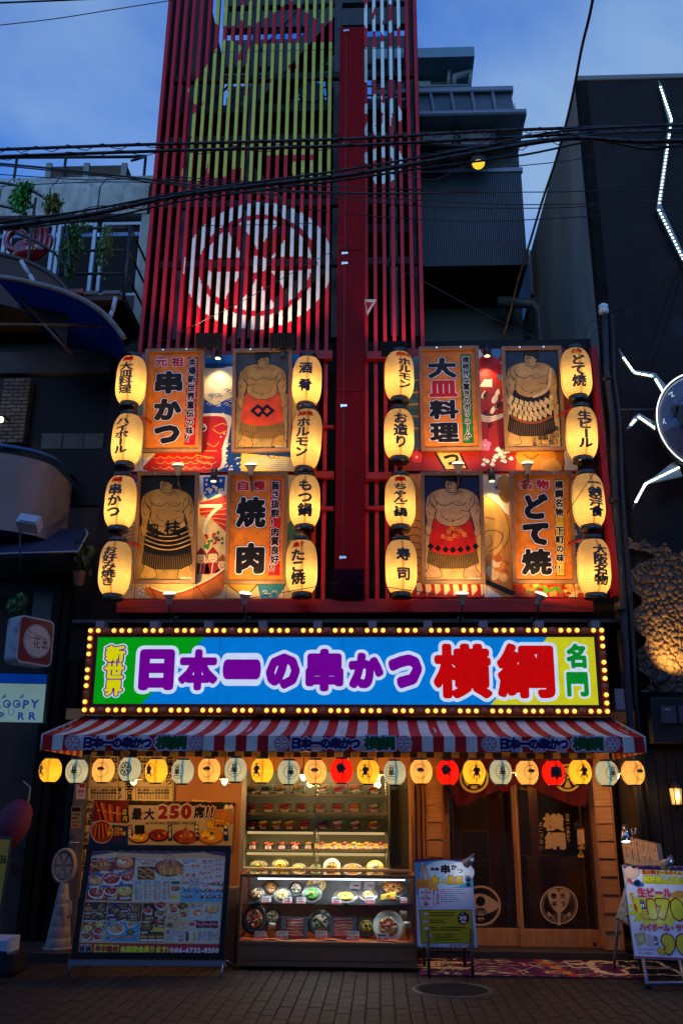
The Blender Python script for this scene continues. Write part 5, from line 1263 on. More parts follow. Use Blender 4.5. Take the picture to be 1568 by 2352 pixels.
waves(Pr,715,600,70,4,16,'#ddd6c6');
Pr.poly([(805,572),(1020,572),(1015,655),(800,655)],'#a05a14',4);Pr.poly(smooth([(808,575),(975,572),(960,640),(880,655),(820,630)],3),'#c88428',4.5);Pr.line([(835,580),(870,603),(905,580)],5,'#6a2a08',5);Pr.poly(smooth([(920,620),(975,600),(1010,655),(915,655)],3),'#d89a3c',5);Pr.poly(circ(955,580,16,20,10),'#c88428',5.2)
Pr.poly([(1020,480),(1078,520),(1083,655),(1022,655)],'#d8c8a0',5);waves(Pr,1055,600,22,5.4,5)
mural_obj(P,Pr,C4,Q,'backdrop painted with a red rising sun and red mountain behind the upper right boards')
# lower right:wrestlers' limbs and food
P,Pr=mural(C4,T4,[(290,1240)],'')
Q=[(286,672),(1096,672),(1142,1238),(290,1238)]
Pr.poly(Q[::-1],'#c07a2c',0)
Pr.poly(smooth([(292,940),(350,800),(372,760),(372,1150),(300,1200)],3),'#d29a4c',1.5)
for k in range(8):Pr.line(circ(335+rnd.uniform(-10,10),900+k*34,28,16,8,20,170),4,'#5a2a10',2)
Pr.poly([(290,1165),(660,1165),(660,1238),(290,1238)],'#a8180e',2);
for k in range(9):Pr.poly([(300+k*42,1175),(322+k*42,1168),(330+k*42,1205),(306+k*42,1232)],'#e2cfa4',2.6)
Pr.poly([(650,678),(770,678),(768,860),(650,800)],'#d8cdb0',1.5);waves(Pr,690,740,45,2,10,'#efe6cc')
Pr.poly(smooth([(720,690),(768,685),(768,800),(730,790),(715,740)],3),'#a8701c',2.6)
body=[smooth([(650,790),(700,800),(750,860),(768,950),(740,1010),(690,1060),(652,1040)],3)]
Pr.shape(body,'#cf9a44',3,'#3c1c0a',2.5)
for pts in ([(655,940),(690,930),(740,950),(720,1000),(680,1030)],[(660,870),(700,880)],[(680,950),(690,990),(670,1010)]):Pr.line(pts,3.5,'#3c1c0a',3.6)
for i in range(14):Pr.poly(circ(690+rnd.uniform(-25,70),1100+rnd.uniform(-45,60),rnd.uniform(16,30),rnd.uniform(14,24),10),['#c87a2c','#e0a860','#a85418','#d8bc90'][i % 4],4,.8)
Pr.poly([(652,1150),(800,1215),(780,1232),(652,1175)],'#141010',4.8);Pr.poly([(655,1180),(740,1238),(655,1238)],'#ded6c8',5)
Pr.poly([(780,1180),(1130,1180),(1140,1238),(790,1238)],'#b03018',4)
for i in range(40):Pr.poly(circ(rnd.uniform(840,1110),rnd.uniform(1180,1232),rnd.uniform(8,22),rnd.uniform(6,14),8),['#b83018','#d89040','#e8b868','#8c1c10','#5a8a28'][i % 5],4.6,.8)
Pr.poly(circ(915,1208,34,24,12),'#6a9a28',5.2)
Pr.poly([(1058,690),(1096,690),(1135,1160),(1068,1160)],'#c87c24',2);Pr.poly([(1066,900),(1100,880),(1112,1090),(1078,1100)],'#124c7c',3)
for i in range(16):Pr.poly(circ(rnd.uniform(1066,1110),rnd.uniform(890,1080),6,None,6),'#e0d8b8',3.6,.5)
Pr.poly([(1070,1110),(1120,1110),(1140,1238),(1040,1238)],'#d8c090',5)
mural_obj(P,Pr,C4,Q,'backdrop painted with wrestler limbs and street food behind the lower right boards')
#==================================================================spot lamps on the facade
LAMPW=mat('lamp_lens_warm',(1,.8,.4),.3,emit=(1,.70,.28),es=5)
SHADE=mat('lamp_shade_grey',(.30,.27,.22),.4)
def uplamp(px,py,label,Y=10.6,power=48,tilt=0.0):
 p=at(px,py,Y);t=thing('spot_lamp',label,'spot lamp',(p.x,Y,p.z-.16),'small spot lamps lighting the boards')
 M=Matrix.Rotation(math.radians(16),3,'X') @ Matrix.Rotation(math.radians(tilt),3,'Y')
 mb=MB();mb.lathe([(.025,-.13),(.03,-.09),(.06,-.03),(.085,0),(.078,.0)],p,18,M,closed=False);mb.build('shade',SHADE,t)
 mb=MB();mb.lathe([(0,.03),(.045,.027),(.07,.014),(.08,-.003)],p,18,M,closed=False);mb.build('lens',LAMPW,t)
 mb=MB();q=p+M@Vector((0,0,-.1));mb.tube([q,(q.x,q.y+.05,q.z-.12),(q.x,11.05,q.z-.16)],.014,6);mb.obox((q.x,10.98,q.z-.15),(.09,.03,.09));mb.build('bracket',BLACK,t)
 plight('lamp_light',t,p+Vector((0,-.03,.05)),power,(1,.58,.2),.03,spot=130,to=p+Vector((math.sin(math.radians(tilt))*.8,.40,.7)),blend=.8)
UL=[(C3(582,832),'below the uppermost orange board',0),(C3(1020,830),'below the orange apron wrestler picture',0),(C3(530,1608),'below the black apron wrestler picture',0),(C3(988,1608),'below the lower left orange board',8),
      (C4(535,626),'below the green banded board',0),(C4(853,624),'below the rope belted wrestler picture',0),(C4(553,1222),'below the red apron wrestler picture',0),(C4(915,1226),'tilted, below the lower right orange board',22)]
for (q,w,tl) in UL:uplamp(q[0],q[1],'small grey spot lamp with warm lens %s' % w,tilt=tl)
for (q,w) in ((C3(822,185),'between the upper left boards, shining down on painted waves'),(C3(796,928),'between the lower left boards, shining on the treasure boat'),(C4(668,130),'between the upper right boards above the red sun'),(C4(690,705),'between the lower right boards')):
 p=at(q[0],q[1],10.95);t=thing('down_lamp','black tube lamp %s' % w,'spot lamp',(p.x,10.95,p.z),'black tube lamps between the boards')
 mb=MB();mb.cyl(p,p+Vector((0,.02,.17)),.045,n=14);mb.build('tube_body',BLACK,t)
 mb=MB();mb.lathe([(0,0),(.036,0)],p+Vector((0,0,-.003)),14,closed=False);mb.build('lens',LAMPW,t)
 mb=MB();mb.tube([p+Vector((0,.02,.15)),p+Vector((0,.2,.18))],.015);mb.build('bracket',BLACK,t)
 plight('lamp_light',t,p+Vector((0,0,-.02)),22,(1,.66,.25),.035,spot=95,to=p+Vector((0,.17,-.55)),blend=.8)
for (q,w) in ((C3(768,78),'above the 串かつ board'),(C3(1213,78),'above the orange apron wrestler picture'),(C4(240,98),'beside the red column, half hidden by a lantern')):
 p=at(q[0],q[1],10.78);t=thing('flood_lamp','black square flood lamp shining up, %s' % w,'flood lamp',(p.x,10.78,p.z-.1),'flood lamps under the slats')
 M=Matrix.Rotation(math.radians(25),3,'X')
 mb=MB();mb.obox(p,(.34,.12,.2),M)
 for k in range(7):mb.obox(p+M@Vector((-.14+.047*k,-.075,0)),(.01,.04,.18),M)
 mb.build('housing',BLACK,t);mb=MB();mb.obox(p+Vector((0,.05,-.15)),(.06,.06,.14));mb.build('bracket',BLACK,t)
 plight('lamp_light',t,p+Vector((0,-.0,.13)),75 if 'column' not in w else 22,(1,.62,.3),.08,spot=100,to=at(q[0],q[1]-110,11.3)+Vector((0,.0,.2)),blend=.6)
#==================================================================lit shop sign
ms=thing('shop_sign','long lit shop sign 新世界 日本一の串かつ 横綱 名門 framed with yellow bulbs','shop sign',tuple(at(795,1640,10.95)))
def C2B(x,y):return (62.7+.46*x,1379.8+.46*y)
def C3B(x,y):return (784+.5*x,1379.8+.5*y)
T2B=(62.7,.46,1379.8);T3B=(784,.5,1379.8)
PS=vplane(795,1640,10.72,math.radians(3.0))
(ul,vb),(ur,_),(_,vt)=PS.uv(188,1638.5),PS.uv(1400.5,1638.5),PS.uv(200,1442)
fwd=PS.uv(204,1620);fl=PS.uv(212,1619.5)
mb=MB();pbox(mb,PS,ul,ur,vb,vt,-.25,-.03);mb.build('case',mat('sign_case',(.05,.01,.01),.5),ms)
fb=.078
SF=mat('bulb_strip',(.30,.10,.012),.45,var=.15)
for q in ((ul,ur,vt-fb,vt),(ul,ur,vb,vb+fb),(ul,ul+fb,vb+fb,vt-fb),(ur-fb,ur,vb+fb,vt-fb)):
 mb=MB();pbox(mb,PS,*q,-.028,.01);mb.build('bulb_rail',SF,ms)
gi=.045
fu0,fu1,fv0,fv1=ul+fb+gi,ur-fb-gi,vb+fb+gi*.8,vt-fb-gi*.8
for q in ((ul+fb,ur-fb,fv1,vt-fb),(ul+fb,ur-fb,vb+fb,fv0),(ul+fb,fu0,fv0,fv1),(fu1,ur-fb,fv0,fv1)):
 mb=MB();pbox(mb,PS,*q,-.028,-.012);mb.build('inner_border',mat('sign_border',(.16,.01,.008),.5),ms)
Pr=PT(PS,T2B,step=.0008,h0=-.02)
BK=printmat('sign_backlit',.3,emit=.95,grain=.07,dif=.8)  # grain here varies the emission, imitating hot spots of tubes behind the face
def E_(h):return lin(h)
Pr.emit([(fu0,fv0),(fu1,fv0),(fu1,fv1),(fu0,fv1)],[(0,1,2,3)],'#0079cc',0)
du=Pr.uv(885,177)[0];dl=Pr.uv(570,513)[0]
Pr.emit([(fu0,fv0),(dl,fv0),(du,fv1),(fu0,fv1)],[(0,1,2,3)],'#009c10',.5)
Pr.T=T3B;du=Pr.uv(945,163)[0];dl=Pr.uv(686,477)[0]
Pr.emit([(dl,fv0),(fu1,fv0),(fu1,fv1),(du,fv1)],[(0,1,2,3)],'#d0cc1c',.5)
Pr.T=T2B
WHT='#d2deee';PUR='#74008c';RDD='#c80404'
for ch,(x0,y0,x1,y1) in (('新',(390,222,488,305)),('世',(384,308,482,388)),('界',(384,394,474,474))):Pr.glyph(ch,x0,y0,x1,y1,'#dfd800',.055,4,[(.07,PUR),(.14,WHT)])
for ch,(x0,y0,x1,y1),w in (('日',(556,240,733,447),.085),('本',(754,240,950,447),.065),('一',(975,292,1165,392),.10),('の',(1190,262,1360,440),.085)):Pr.glyph(ch,x0,y0,x1,y1,PUR,w,4,[(.09,WHT)])
Pr.T=T3B
for ch,(x0,y0,x1,y1),w in (('串',(-84,222,4,404),.07),('か',(32,237,193,402),.085),('つ',(215,245,370,402),.10)):
 if ch=='串':continue
 Pr.glyph(ch,x0,y0,x1,y1,PUR,w,4,[(.09,WHT)])
Pr.T=T2B;Pr.glyph('串',1388,238,1578,452,PUR,.07,4,[(.09,WHT)]);Pr.T=T3B
Pr.glyph('横',422,195,690,448,RDD,.052,4,[(.062,WHT)]);Pr.glyph('綱',714,193,978,448,RDD,.05,4,[(.062,WHT)])
Pr.glyph('名',1032,196,1124,310,'#078c24',.06,4,[(.085,WHT)]);Pr.glyph('門',1034,326,1134,440,'#078c24',.06,4,[(.085,WHT)])
for k in (1,2,3):Pr.emit([(fu0+(fu1-fu0)*k/4-.0025,fv0),(fu0+(fu1-fu0)*k/4+.0025,fv0),(fu0+(fu1-fu0)*k/4+.0025,fv1),(fu0+(fu1-fu0)*k/4-.0025,fv1)],[(0,1,2,3)],'#005a98' ,2.2)
Pr.build('lit_face',BK,ms)
# bulbs
BL=mat('bulb_lit',(1,.75,.2),.3,emit=(1,.22,.01),es=1.6)
BLC=mat('bulb_core',(1,.9,.4),.3,emit=(1,.66,.03),es=2.0)
BO=mat('bulb_unlit',(.30,.09,.04),.15,coat=.5)
bm=MB();bm.ell((0,0,0),(.028,.028,.028),14,10,Matrix.Rotation(math.radians(90),3,'X'));bm.m=[1 if i<14*7 else 0 for i in range(len(bm.f))];b_lit=b_off=None
pts=[]
nt_,ns_=65,10
for i in range(nt_):t=i/(nt_-1);pts.append((ul+fb/2+(ur-ul-fb)*t,vt-fb/2,i % 4==2));
for i in range(nt_+2-1):t=i/(nt_);pts.append((ul+fb/2+(ur-ul-fb)*t,vb+fb/2,i % 4==2 and i not in (nt_,)))
for i in range(1,ns_):t=i/ns_;pts.append((ul+fb/2,vt-fb/2-(vt-vb-fb)*t,i in (4,8)));pts.append((ur-fb/2,vt-fb/2-(vt-vb-fb)*t,i in (3,7)))
for (u,v,off) in pts:
 q=PS.w(u,v,.028)-ROOT[ms]
 if off:
  if b_off is None:b_off=bm.build('bulb',[BO,BO],ms,local=True);o=b_off
  else:o=bpy.data.objects.new('bulb',b_off.data);COL.objects.link(o);o.parent=ms
 else:
  if b_lit is None:b_lit=bm.build('bulb',[BLC,BL],ms,local=True);o=b_lit
  else:o=bpy.data.objects.new('bulb',b_lit.data);COL.objects.link(o);o.parent=ms
 o.location=q
cp=MB();cpo=MB()
for (u,v,off) in pts:q=PS.w(u,v,.0105);cp.lathe([(.044,0),(.040,.012),(.028,.012)],q,12,Matrix((PS.U,PS.V,PS.Nn)).transposed(),closed=False)
cp.build('bulb_sockets',mat('socket_orange',(.42,.06,.01),.4),ms,kind='stuff')
for i in range(10):
 u=ul+.08+(ur-ul-.2)*i/9.03;mb=MB();pbox(mb,PS,u,u+.1,vt+.002,vt+.085,-.2,-.02);mb.build('mounting_bracket',mat('bracket_grey',(.22,.2,.22),.5),ms)
mb=MB();q=PS.uv(*C2B(1,1));a=at(1403,1583,10.85);mb.bbox(a.x+.02,a.x+.2,10.8,11,a.z-.25,a.z,.01);mb.build('junction_box',mat('bracket_grey',(.22,.2,.22),.5),ms)
#==================================================================awning
aw=thing('striped_awning','red and white striped awning with 日本一の串かつ 横綱 lettering on its valance','awning',tuple(at(789,1690,9.7)))
YF,YK=9.62,11.0
xf0,xf1=at(97,1700,YF).x,at(1480,1705,YF).x
zf1=at(789,1690.5,YF).z;zf0=at(789,1726,YF).z;zk=at(789,1646,YK).z
AC=printmat('awning_canvas',.75,grain=.16,fab=.25)
AWR,AWW=(.46,.006,.010),(.64,.58,.52)
NSt=55;mb=MB();nseg=8
for i in range(NSt):
 mb.cur=AWR if i % 2==0 else AWW
 x0,x1=xf0+(xf1-xf0)*i/NSt,xf0+(xf1-xf0)*(i+1)/NSt
 for j in range(nseg):
  t0,t1=j/nseg,(j+1)/nseg;sg=lambda t:-.035*math.sin(math.pi*t)
  mb.poly([(x0,YF+(YK-YF)*t0,zf1+(zk-zf1)*t0+sg(t0)),(x1,YF+(YK-YF)*t0,zf1+(zk-zf1)*t0+sg(t0)),(x1,YF+(YK-YF)*t1,zf1+(zk-zf1)*t1+sg(t1)),(x0,YF+(YK-YF)*t1,zf1+(zk-zf1)*t1+sg(t1))])
mb.build('canvas_top',AC,aw)
mb=MB()
for i in range(NSt):
 mb.cur=AWR if i % 2==0 else AWW
 x0,x1=xf0+(xf1-xf0)*i/NSt,xf0+(xf1-xf0)*(i+1)/NSt;k=3
 for j in range(k):
  t0,t1=j/k,(j+1)/k;wob=lambda x,t:.006*t*math.sin(x*5.3)+.004*t*math.sin(x*13)
  mb.poly([(x0,YF-.004-wob(x0,t1),zf1+(zf0-zf1)*t1),(x1,YF-.004-wob(x1,t1),zf1+(zf0-zf1)*t1),(x1,YF-.004-wob(x1,t0),zf1+(zf0-zf1)*t0),(x0,YF-.004-wob(x0,t0),zf1+(zf0-zf1)*t0)])
mb.build('valance',AC,aw)
for xe_ in (xf0,xf1):
 mb=MB();k=12
 for j in range(k):
  mb.cur=AWR if j % 2==0 else (.5,.42,.2);t0,t1=j/k,(j+1)/k
  za_,zb2_=zf1+(zk-zf1)*t0,zf1+(zk-zf1)*t1
  mb.poly([(xe_,YF+(YK-YF)*t0,zf0),(xe_,YF+(YK-YF)*t1,zf0),(xe_,YF+(YK-YF)*t1,zb2_),(xe_,YF+(YK-YF)*t0,za_)])
 mb.build('side_flap',AC,aw)
 mb=MB();mb.tube([(xe_,YF-.006,zf0),(xe_,YF-.006,zf1),(xe_,YK,zk)],.012,6);mb.build('edge_piping',mat('awning_piping',(.4,.38,.38),.6),aw)
mb=MB();mb.cyl((xf0+.01,YF+.03,zf1-.02),(xf1-.01,YF+.03,zf1-.02),.018,n=8)
mb.build('front_bar',mat('bar_white',(.5,.5,.5),.5),aw)
mb=MB();mb.cyl((xf0,YF+.02,zf0+.005),(xf1,YF+.02,zf0+.005),.008,n=6);mb.build('lantern_wire',STEEL,aw)
for i in range(7):
 x=xf0+.05+(xf1-xf0-.1)*i/6;mb=MB();mb.tube([(x,YF+.03,zf1-.03),(x,YK,zk-.06)],.018,6);mb.build('arm',mat('bar_white',(.5,.5,.5),.5),aw)
PV=Plane((0,YF-.022,0),(1,0,0),(0,0,1));Pr=Print(PV,(0,1,0),step=.0007)
for x0 in (168,645.5,1123.5):
 y=1706+(x0-168)*.003
 for cx in (x0,x0+282):
  Pr.poly(circ(cx,y,18.5,18.5,28),'#c9c2cc',1);Pr.poly(circ(cx,y,16.6,16.6,28),'#8c1018',1.6);wheel(Pr,cx,y,14.2,'#c9c2cc',None,2.2)
 Pr.htext('日本一の串かつ',x0+22,y,26,'#1c0c48',.08,4,[(.11,'#b9aec6')],fit=160);Pr.htext('横綱',x0+190,y,31,'#064a1c',.055,4,[(.10,'#b9aec6')],fit=72)
Pr.build('lettering',BPRINT,aw)
# short dark checked fringe hanging behind,under the awning
mb=MB()
for i in range(60):
 x=xf0+.3+i*(xf1-xf0-.6)/60;mb.cur=(.3,.25,.1) if i % 2 else (.02,.02,.02);mb.poly([(x,10.6,zf0-.01),(x+.09,10.6,zf0-.01),(x+.09,10.6,zf0+.09),(x,10.6,zf0+.09)])
mb.build('inner_fringe',AC,aw)
#==================================================================shop front
YW=11.2
def solve(TL,TR,BL,BR,Y,lr=(-30,16),yr=(-45,45)):
 best=None
 for ln in np.arange(lr[0],lr[1]+.1,2):
  for yw in np.arange(yr[0],yr[1]+.1,3):
   P=vplane((BL[0]+BR[0])/2,(BL[1]+BR[1])/2,Y,math.radians(ln),math.radians(yw))
   a,b,c,d=P.uv(*TL),P.uv(*TR),P.uv(*BL),P.uv(*BR)
   e=abs(a[0]-c[0])+abs(b[0]-d[0])+abs(a[1]-b[1])+abs(c[1]-d[1])+.002*abs(yw)/10+.0005*abs(ln)
   if best is None or e<best[0]:best=(e,ln,yw,P,(min(a[0],c[0])/2+max(a[0],c[0])/2,(b[0]+d[0])/2,(c[1]+d[1])/2,(a[1]+b[1])/2))
 print('solve',[round(float(q),3) for q in best[:3]]);return best[3],best[4]
def C6(x,y):return (940.8+.4*x,1693.4+.4*y)
def C5(x,y):return (501.8+.32*x,1693.4+.32*y)
def C4B(x,y):return (.36*x,1693.4+.36*y)
T6=(940.8,.4,1693.4);T5=(501.8,.32,1693.4);T4B=(0,.36,1693.4)
frn=thing('storefront','lit ground floor shop front with beige panel, display window and shingled pillars','shop front',(at(780,2190,YW).x,YW,0))
zhead=2.62
xA=at(196,1900,YW).x;xB=at(556,1900,YW).x;xC=at(944,1900,YW).x
mb=MB();mb.box(xA,xB,YW,YW+.12,0,zhead);mb.build('beige_panel',CREAM,frn)
mb=MB();mb.box(xA,xB-.002,YW-.03,YW-.001,at(300,1733,YW).z,at(300,1729,YW).z);mb.build('panel_trim',mat('trim_pale',(.6,.45,.2),.4),frn)
xs2=at(*C4B(1105,300),YW).x;mb=MB();z=at(450,1780,YW).z;mb.box(xs2,xB-.002,YW-.002,YW+.0,z-.003,z);mb.build('panel_seam',mat('seam_brown',(.2,.1,.04),.6),frn)
mb=MB();mb.box(xl+.01,xR-.01,YW+.02,YB+.05,zhead,2.75);mb.build('lintel',mat('lintel_cream',(.42,.27,.12),.6),frn)
# left dark door edge with stickers
mb=MB();a,b=at(*C4B(437,700),11.1),at(*C4B(520,700),11.1);mb.box(a.x,b.x,11.1,11.3,0,at(*C4B(470,110),11.1).z);mb.build('side_door',mat('grey_door',(.10,.085,.08),.5,var=.2),frn)
mb=MB();p=at(*C4B(462,630),11.07);mb.cyl(p,p+Vector((0,.04,0)),.03,n=12);p=at(*C4B(470,672),11.05);mb.tube([p+Vector((-.03,.05,0)),p+Vector((-.03,0,0)),p+Vector((.07,0,0))],.01);mb.build('door_handle',CHROME,frn)
Pr=PT(Plane((0,11.095,0),(1,0,0),(0,0,1)),T4B)
Pr.rect(487,290,548,395,'#b9b2b4',1);Pr.rect(508,296,545,322,'#a01828',2);Pr.htext('防犯',498,345,22,'#9a1828',.05,2);Pr.htext('24',505,370,20,'#9a1828',.05,2)
Pr.build('sticker',BPRINT,frn)
Pr=PT(Plane((0,11.095,0),(1,0,0),(0,0,1)),T4B);Pr.rect(457,440,520,580,'#8f8650',1);Pr.rect(462,446,516,475,'#101010',2)
for k,t in enumerate(('不法投','建物に','与える','警察に')):Pr.htext(t,463,492+k*24,17,'#151210' if k<3 else '#a01010',.04,2)
Pr.build('warning_sticker',BPRINT,frn)
# ranking style sheet of dishes behind the first lanterns
bz=thing('menu_sheet','tall cream menu sheet crowded with black brush characters at the left of the shop front','menu poster',tuple(at(300,1960,YW-.03)))
P0=Plane((0,YW-.03,0),(1,0,0),(0,0,1));Pr=PT(P0,T4B,step=.0007)
Pr.poly([(480,1330),(1085,1330),(1122,104),(566,104)],'#14100c',0);Pr.poly([(486,1330),(1080,1330),(1116,110),(571,110)],'#d8bf86',1);Pr.poly([(492,1330),(1074,1330),(1110,116),(577,116)],'#14100c',1.4);Pr.poly([(495,1330),(1071,1330),(1107,119),(580,119)],'#d8bf86',1.8)
for y in (318,520,735):Pr.line([(575-(y-119)*.072,y),(1106-(y-119)*.03,y)],4,'#14100c',2.5,False)
ranks=['前頭','前頭','小結','小結','関脇','関脇','大関','横綱'];foods=['うな玉','穴子','すき焼','ポテト','鶏飯','手羽','えび','焼きそば','ステーキ','料理','サーモン','ほたて','いか','もも','みそ','串かつ']
for blk,(x0,x1,y0,y1) in enumerate(((585,755,125,312),(880,1060,125,312),(580,750,325,400),(880,1100,325,400))):
 n=int((x1-x0)/18.5)
 for k in range(n):
  x=x0+8+k*18.5
  r_=ranks[min(7,k)] if blk % 2==0 else ranks[max(0,7-k)]
  Pr.vtext(r_,x,y0+12,19,18,'#14100c',.03,3)
  if y1-y0>100:f_=foods[(k+blk*5) % 16];Pr.vtext(f_,x,y0+62,min(34,118/len(f_)),min(30,110/len(f_)),'#14100c',.045,3,sx=18.5/min(30,110/len(f_)))
  else:Pr.dashes(x-6,y0+44,x+6,y0+72,4,'#14100c',3,.9,.7)
for (t,x,y,h,pt) in (('大皿料理',772,135,42,42),('蒙御免',828,142,62,84),('名物串かつ',1080,135,40,38),('日串',828,350,46,40),('職人が',765,335,22,24),('新世界',1098,130,20,24),('うな玉',578,420,32,40),('穴子',555,420,42,55),('関脇',570,535,17,17),('小結',553,535,17,17),('すき焼',548,620,34,40),('小結',538,750,17,17),('前頭',556,750,17,17),('玉子',530,800,32,40)):Pr.vtext(t,x,y,pt,h,'#14100c',.05,3,sx=.8 if h>40 else 1)
for x in (760,805,870,1065):Pr.line([(x,120),(x-3,400)],3,'#14100c',2.6,False)
Pr.build('print',BPRINT,bz)
# 250 seats poster
CBT=(175.6,.24,1718.5)
ps=thing('seat_poster','wide poster with red 250 and food photos, 最大250席, above the menu board','poster',tuple(at(370,1940,YW-.06)))
Pr=PT(Plane((0,YW-.06,0),(1,0,0),(0,0,1)),CBT,step=.0006)
Pr.gam=1.9;Pr.poly([(112,960),(1490,960),(1518,518),(180,492)],'#c8bfa4',0);Pr.poly([(500,545),(1517,560),(1518,518),(505,500)],'#2a0c18',1);
for k in range(14):Pr.poly([(560+k*70,504+k*1.1),(595+k*70,504+k*1.1),(595+k*70,514+k*1.1),(560+k*70,514+k*1.1)],['#3c8a4c','#c86a28','#7a3a6c'][k % 3],1.5)
Pr.poly([(150,700),(495,720),(505,500),(178,494)],'#a04c18',1.2)
for k in range(12):Pr.poly([(180+k*25,510+k*6),(200+k*26,508+k*6),(260+k*18,700),(230+k*18,700)],['#c8742c','#7a3010','#e0a050'][k % 3],1.6,.3)
for k in range(5):Pr.rect(200+k*50,590+k*8,235+k*52,600+k*8,'#e8c070',2.2)
Pr.poly([(112,960),(495,960),(495,745),(150,720)],'#2a5c8c',1.3);Pr.poly(circ(245,800,108,112,30),'#d8d2c8',2);Pr.poly(circ(245,800,100,104,30),'#b8682c',2.4)
for k in range(7):Pr.poly([(170+k*22,860),(180+k*22,860),(200+k*14,730),(190+k*14,730)],['#e0a860','#6a2c10'][k % 2],2.8,.2)
Pr.poly([(435,715),(510,705),(495,570),(425,582)],'#101830',3);Pr.em('店',462,610,56,'#d8c850',.04,4,sx=.8);Pr.em('内',468,672,56,'#d8c850',.04,4,sx=.8)
OW=[(.05,'#e0d8cc'),(.10,'#b01828'),(.14,'#e0d8cc')]
for ch,b,c,w in (('最',(530,572,632,690),'#14100e',.06),('大',(648,572,752,690),'#14100e',.06),('席',(1125,552,1230,672),'#14100e',.06)):Pr.glyph(ch,*b,c,w,5,OW)
for ch,b in (('2',(782,545,880,680)),('5',(890,545,985,680)),('0',(1000,540,1105,680))):Pr.glyph(ch,*b,'#a81420',.07,5,[(.03,'#e0d8cc'),(.05,'#a81420'),(.08,'#e0d8cc')])
for x in (1240,1285):Pr.glyph('!',x,555,x+26,668,'#14100e',.05,5,OW[:2],skew=.12)
Pr.htext('Up to 250 seet / 多达250人 / 최대 250명',664,714,32,'#1a1614',.03,4,fit=485)
Pr.htext('テーブル&',305,775,40,'#e0c840',.05,4,[(.08,'#a01818')],fit=140);Pr.htext('掘りごたつ席',300,815,38,'#e0c840',.05,4,[(.08,'#a01818')],fit=175);Pr.dashes(305,838,455,900,4,'#a02838',4)
food(Pr,600,850,100,3,3);food(Pr,790,835,95,0,3);food(Pr,1040,850,110,0,3);food(Pr,1290,850,120,3,3,plate='#b08850')
Pr.rect(560,735,655,820,'#24301c',5)
for x0,t,c in ((492,'大皿料理','#7a2038'),(875,'お好み焼き','#2c5c3c'),(1128,'串かつ','#6a2050'),(1408,'寿司','#24408c')):
 Pr.poly([(x0+5,890),(x0+48,885),(x0+40,730),(x0,735)] if x0!=492 else [(x0+22,850),(x0+55,845),(x0+38,730),(x0,735)],c,5.4);Pr.vtext(t,x0+22,755,118/len(t),min(32,110/len(t)),'#e8e0d0',.04,6.2)
for k in range(7):Pr.line([(990+k*22,900),(1050,740)],9,['#c88a3c','#8c3060','#d8b070'][k % 3],5,False);Pr.poly(circ(985+k*24,880,15,32,9),'#b87830',5.6,.2)
Pr.poly([(1225+ (14 if k % 2 else 0)*0 + 0,0) for k in range(0)] or [(1355+118*math.cos(t)*(1 if i % 2 else .9),728+50*math.sin(t)*(1 if i % 2 else .86)) for i,t in enumerate([2*math.pi*j/40 for j in range(40)])],'#e0c038',5.2,ol='#1a1410',ow=3)
Pr.htext('うまいもんが',1290,710,34,'#a81818',.05,6,fit=150);Pr.htext('大集合!!',1310,742,34,'#1a1410',.05,6,fit=110)
Pr.poly(smooth([(1320,640),(1345,560),(1400,555),(1420,600),(1470,580),(1505,640),(1495,720),(1340,700)],3),'#c89a62',2,ol='#3a2010',ow=2.5);Pr.poly(smooth([(1340,560),(1370,545),(1410,560),(1405,580),(1350,585)],3),'#1a1410',2.6);Pr.line([(1355,610),(1370,606)],4,'#1a1410',3);Pr.line([(1388,604),(1403,608)],4,'#1a1410',3);Pr.line([(1368,640),(1390,638)],4,'#1a1410',3)
Pr.glyph('横',1418,540,1455,580,'#e8e0d0',.04,4);Pr.glyph('綱',1460,540,1497,580,'#e8e0d0',.04,4)
Pr.build('print',BPRINT,ps)
bp_=thing('paper_notice','small cream paper strip pinned above the seat poster','notice',tuple(at(505,1845,YW-.02)))
Pr=PT(Plane((0,YW-.012,0),(1,0,0),(0,0,1)),CBT);Pr.poly([(1105,520),(1350,520),(1350,510),(1108,490)],'#d8a868',1);Pr.build('paper',BPRINT,bp_)
# ---- pillars with lapped boards
def pillar(px0,px1,yref,nb,name,zb_=.10,ztop=zhead):
 x0,x1=at(px0,yref,YW).x,at(px1,yref,YW).x
 t=thing('shingled_pillar',name,'pillar',((x0+x1)/2,YW,zb_),'board-clad pillars beside the doors')
 mb=MB();mb.box(x0,x1,YW+.02,YW+.3,zb_,ztop);mb.build('core',WOODV,t)
 h=.192;n=int((ztop-zb_)/h)+1
 for i in range(n):
  z0=zb_+i*h;z1=min(z0+h-.004,ztop)
  if z1-z0<.03:continue
  mb=MB();b=0;xa_,xb_=x0+.018,x1-.018
  mb.poly([(xa_,YW-.028,z0),(xb_,YW-.028,z0),(xb_,YW-.004,z1),(xa_,YW-.004,z1)]);mb.poly([(xa_,YW-.028,z0),(xa_,YW+.02,z0),(xb_,YW+.02,z0),(xb_,YW-.028,z0)])
  mb.poly([(xb_,YW-.028,z0),(xb_,YW+.02,z0),(xb_,YW+.02,z1),(xb_,YW-.004,z1)]);mb.poly([(xa_,YW-.028,z0),(xa_,YW-.004,z1),(xa_,YW+.02,z1),(xa_,YW+.02,z0)]);mb.poly([(xa_,YW-.004,z1),(xb_,YW-.004,z1),(xb_,YW+.02,z1),(xa_,YW+.02,z1)])
  mb.build('board',WOOD,t)
 for xx in (x0,x1-.016):mb=MB();mb.bbox(xx,xx+.016,YW-.034,YW+.02,zb_,ztop,.003);mb.build('edge_strip',WOODV,t)
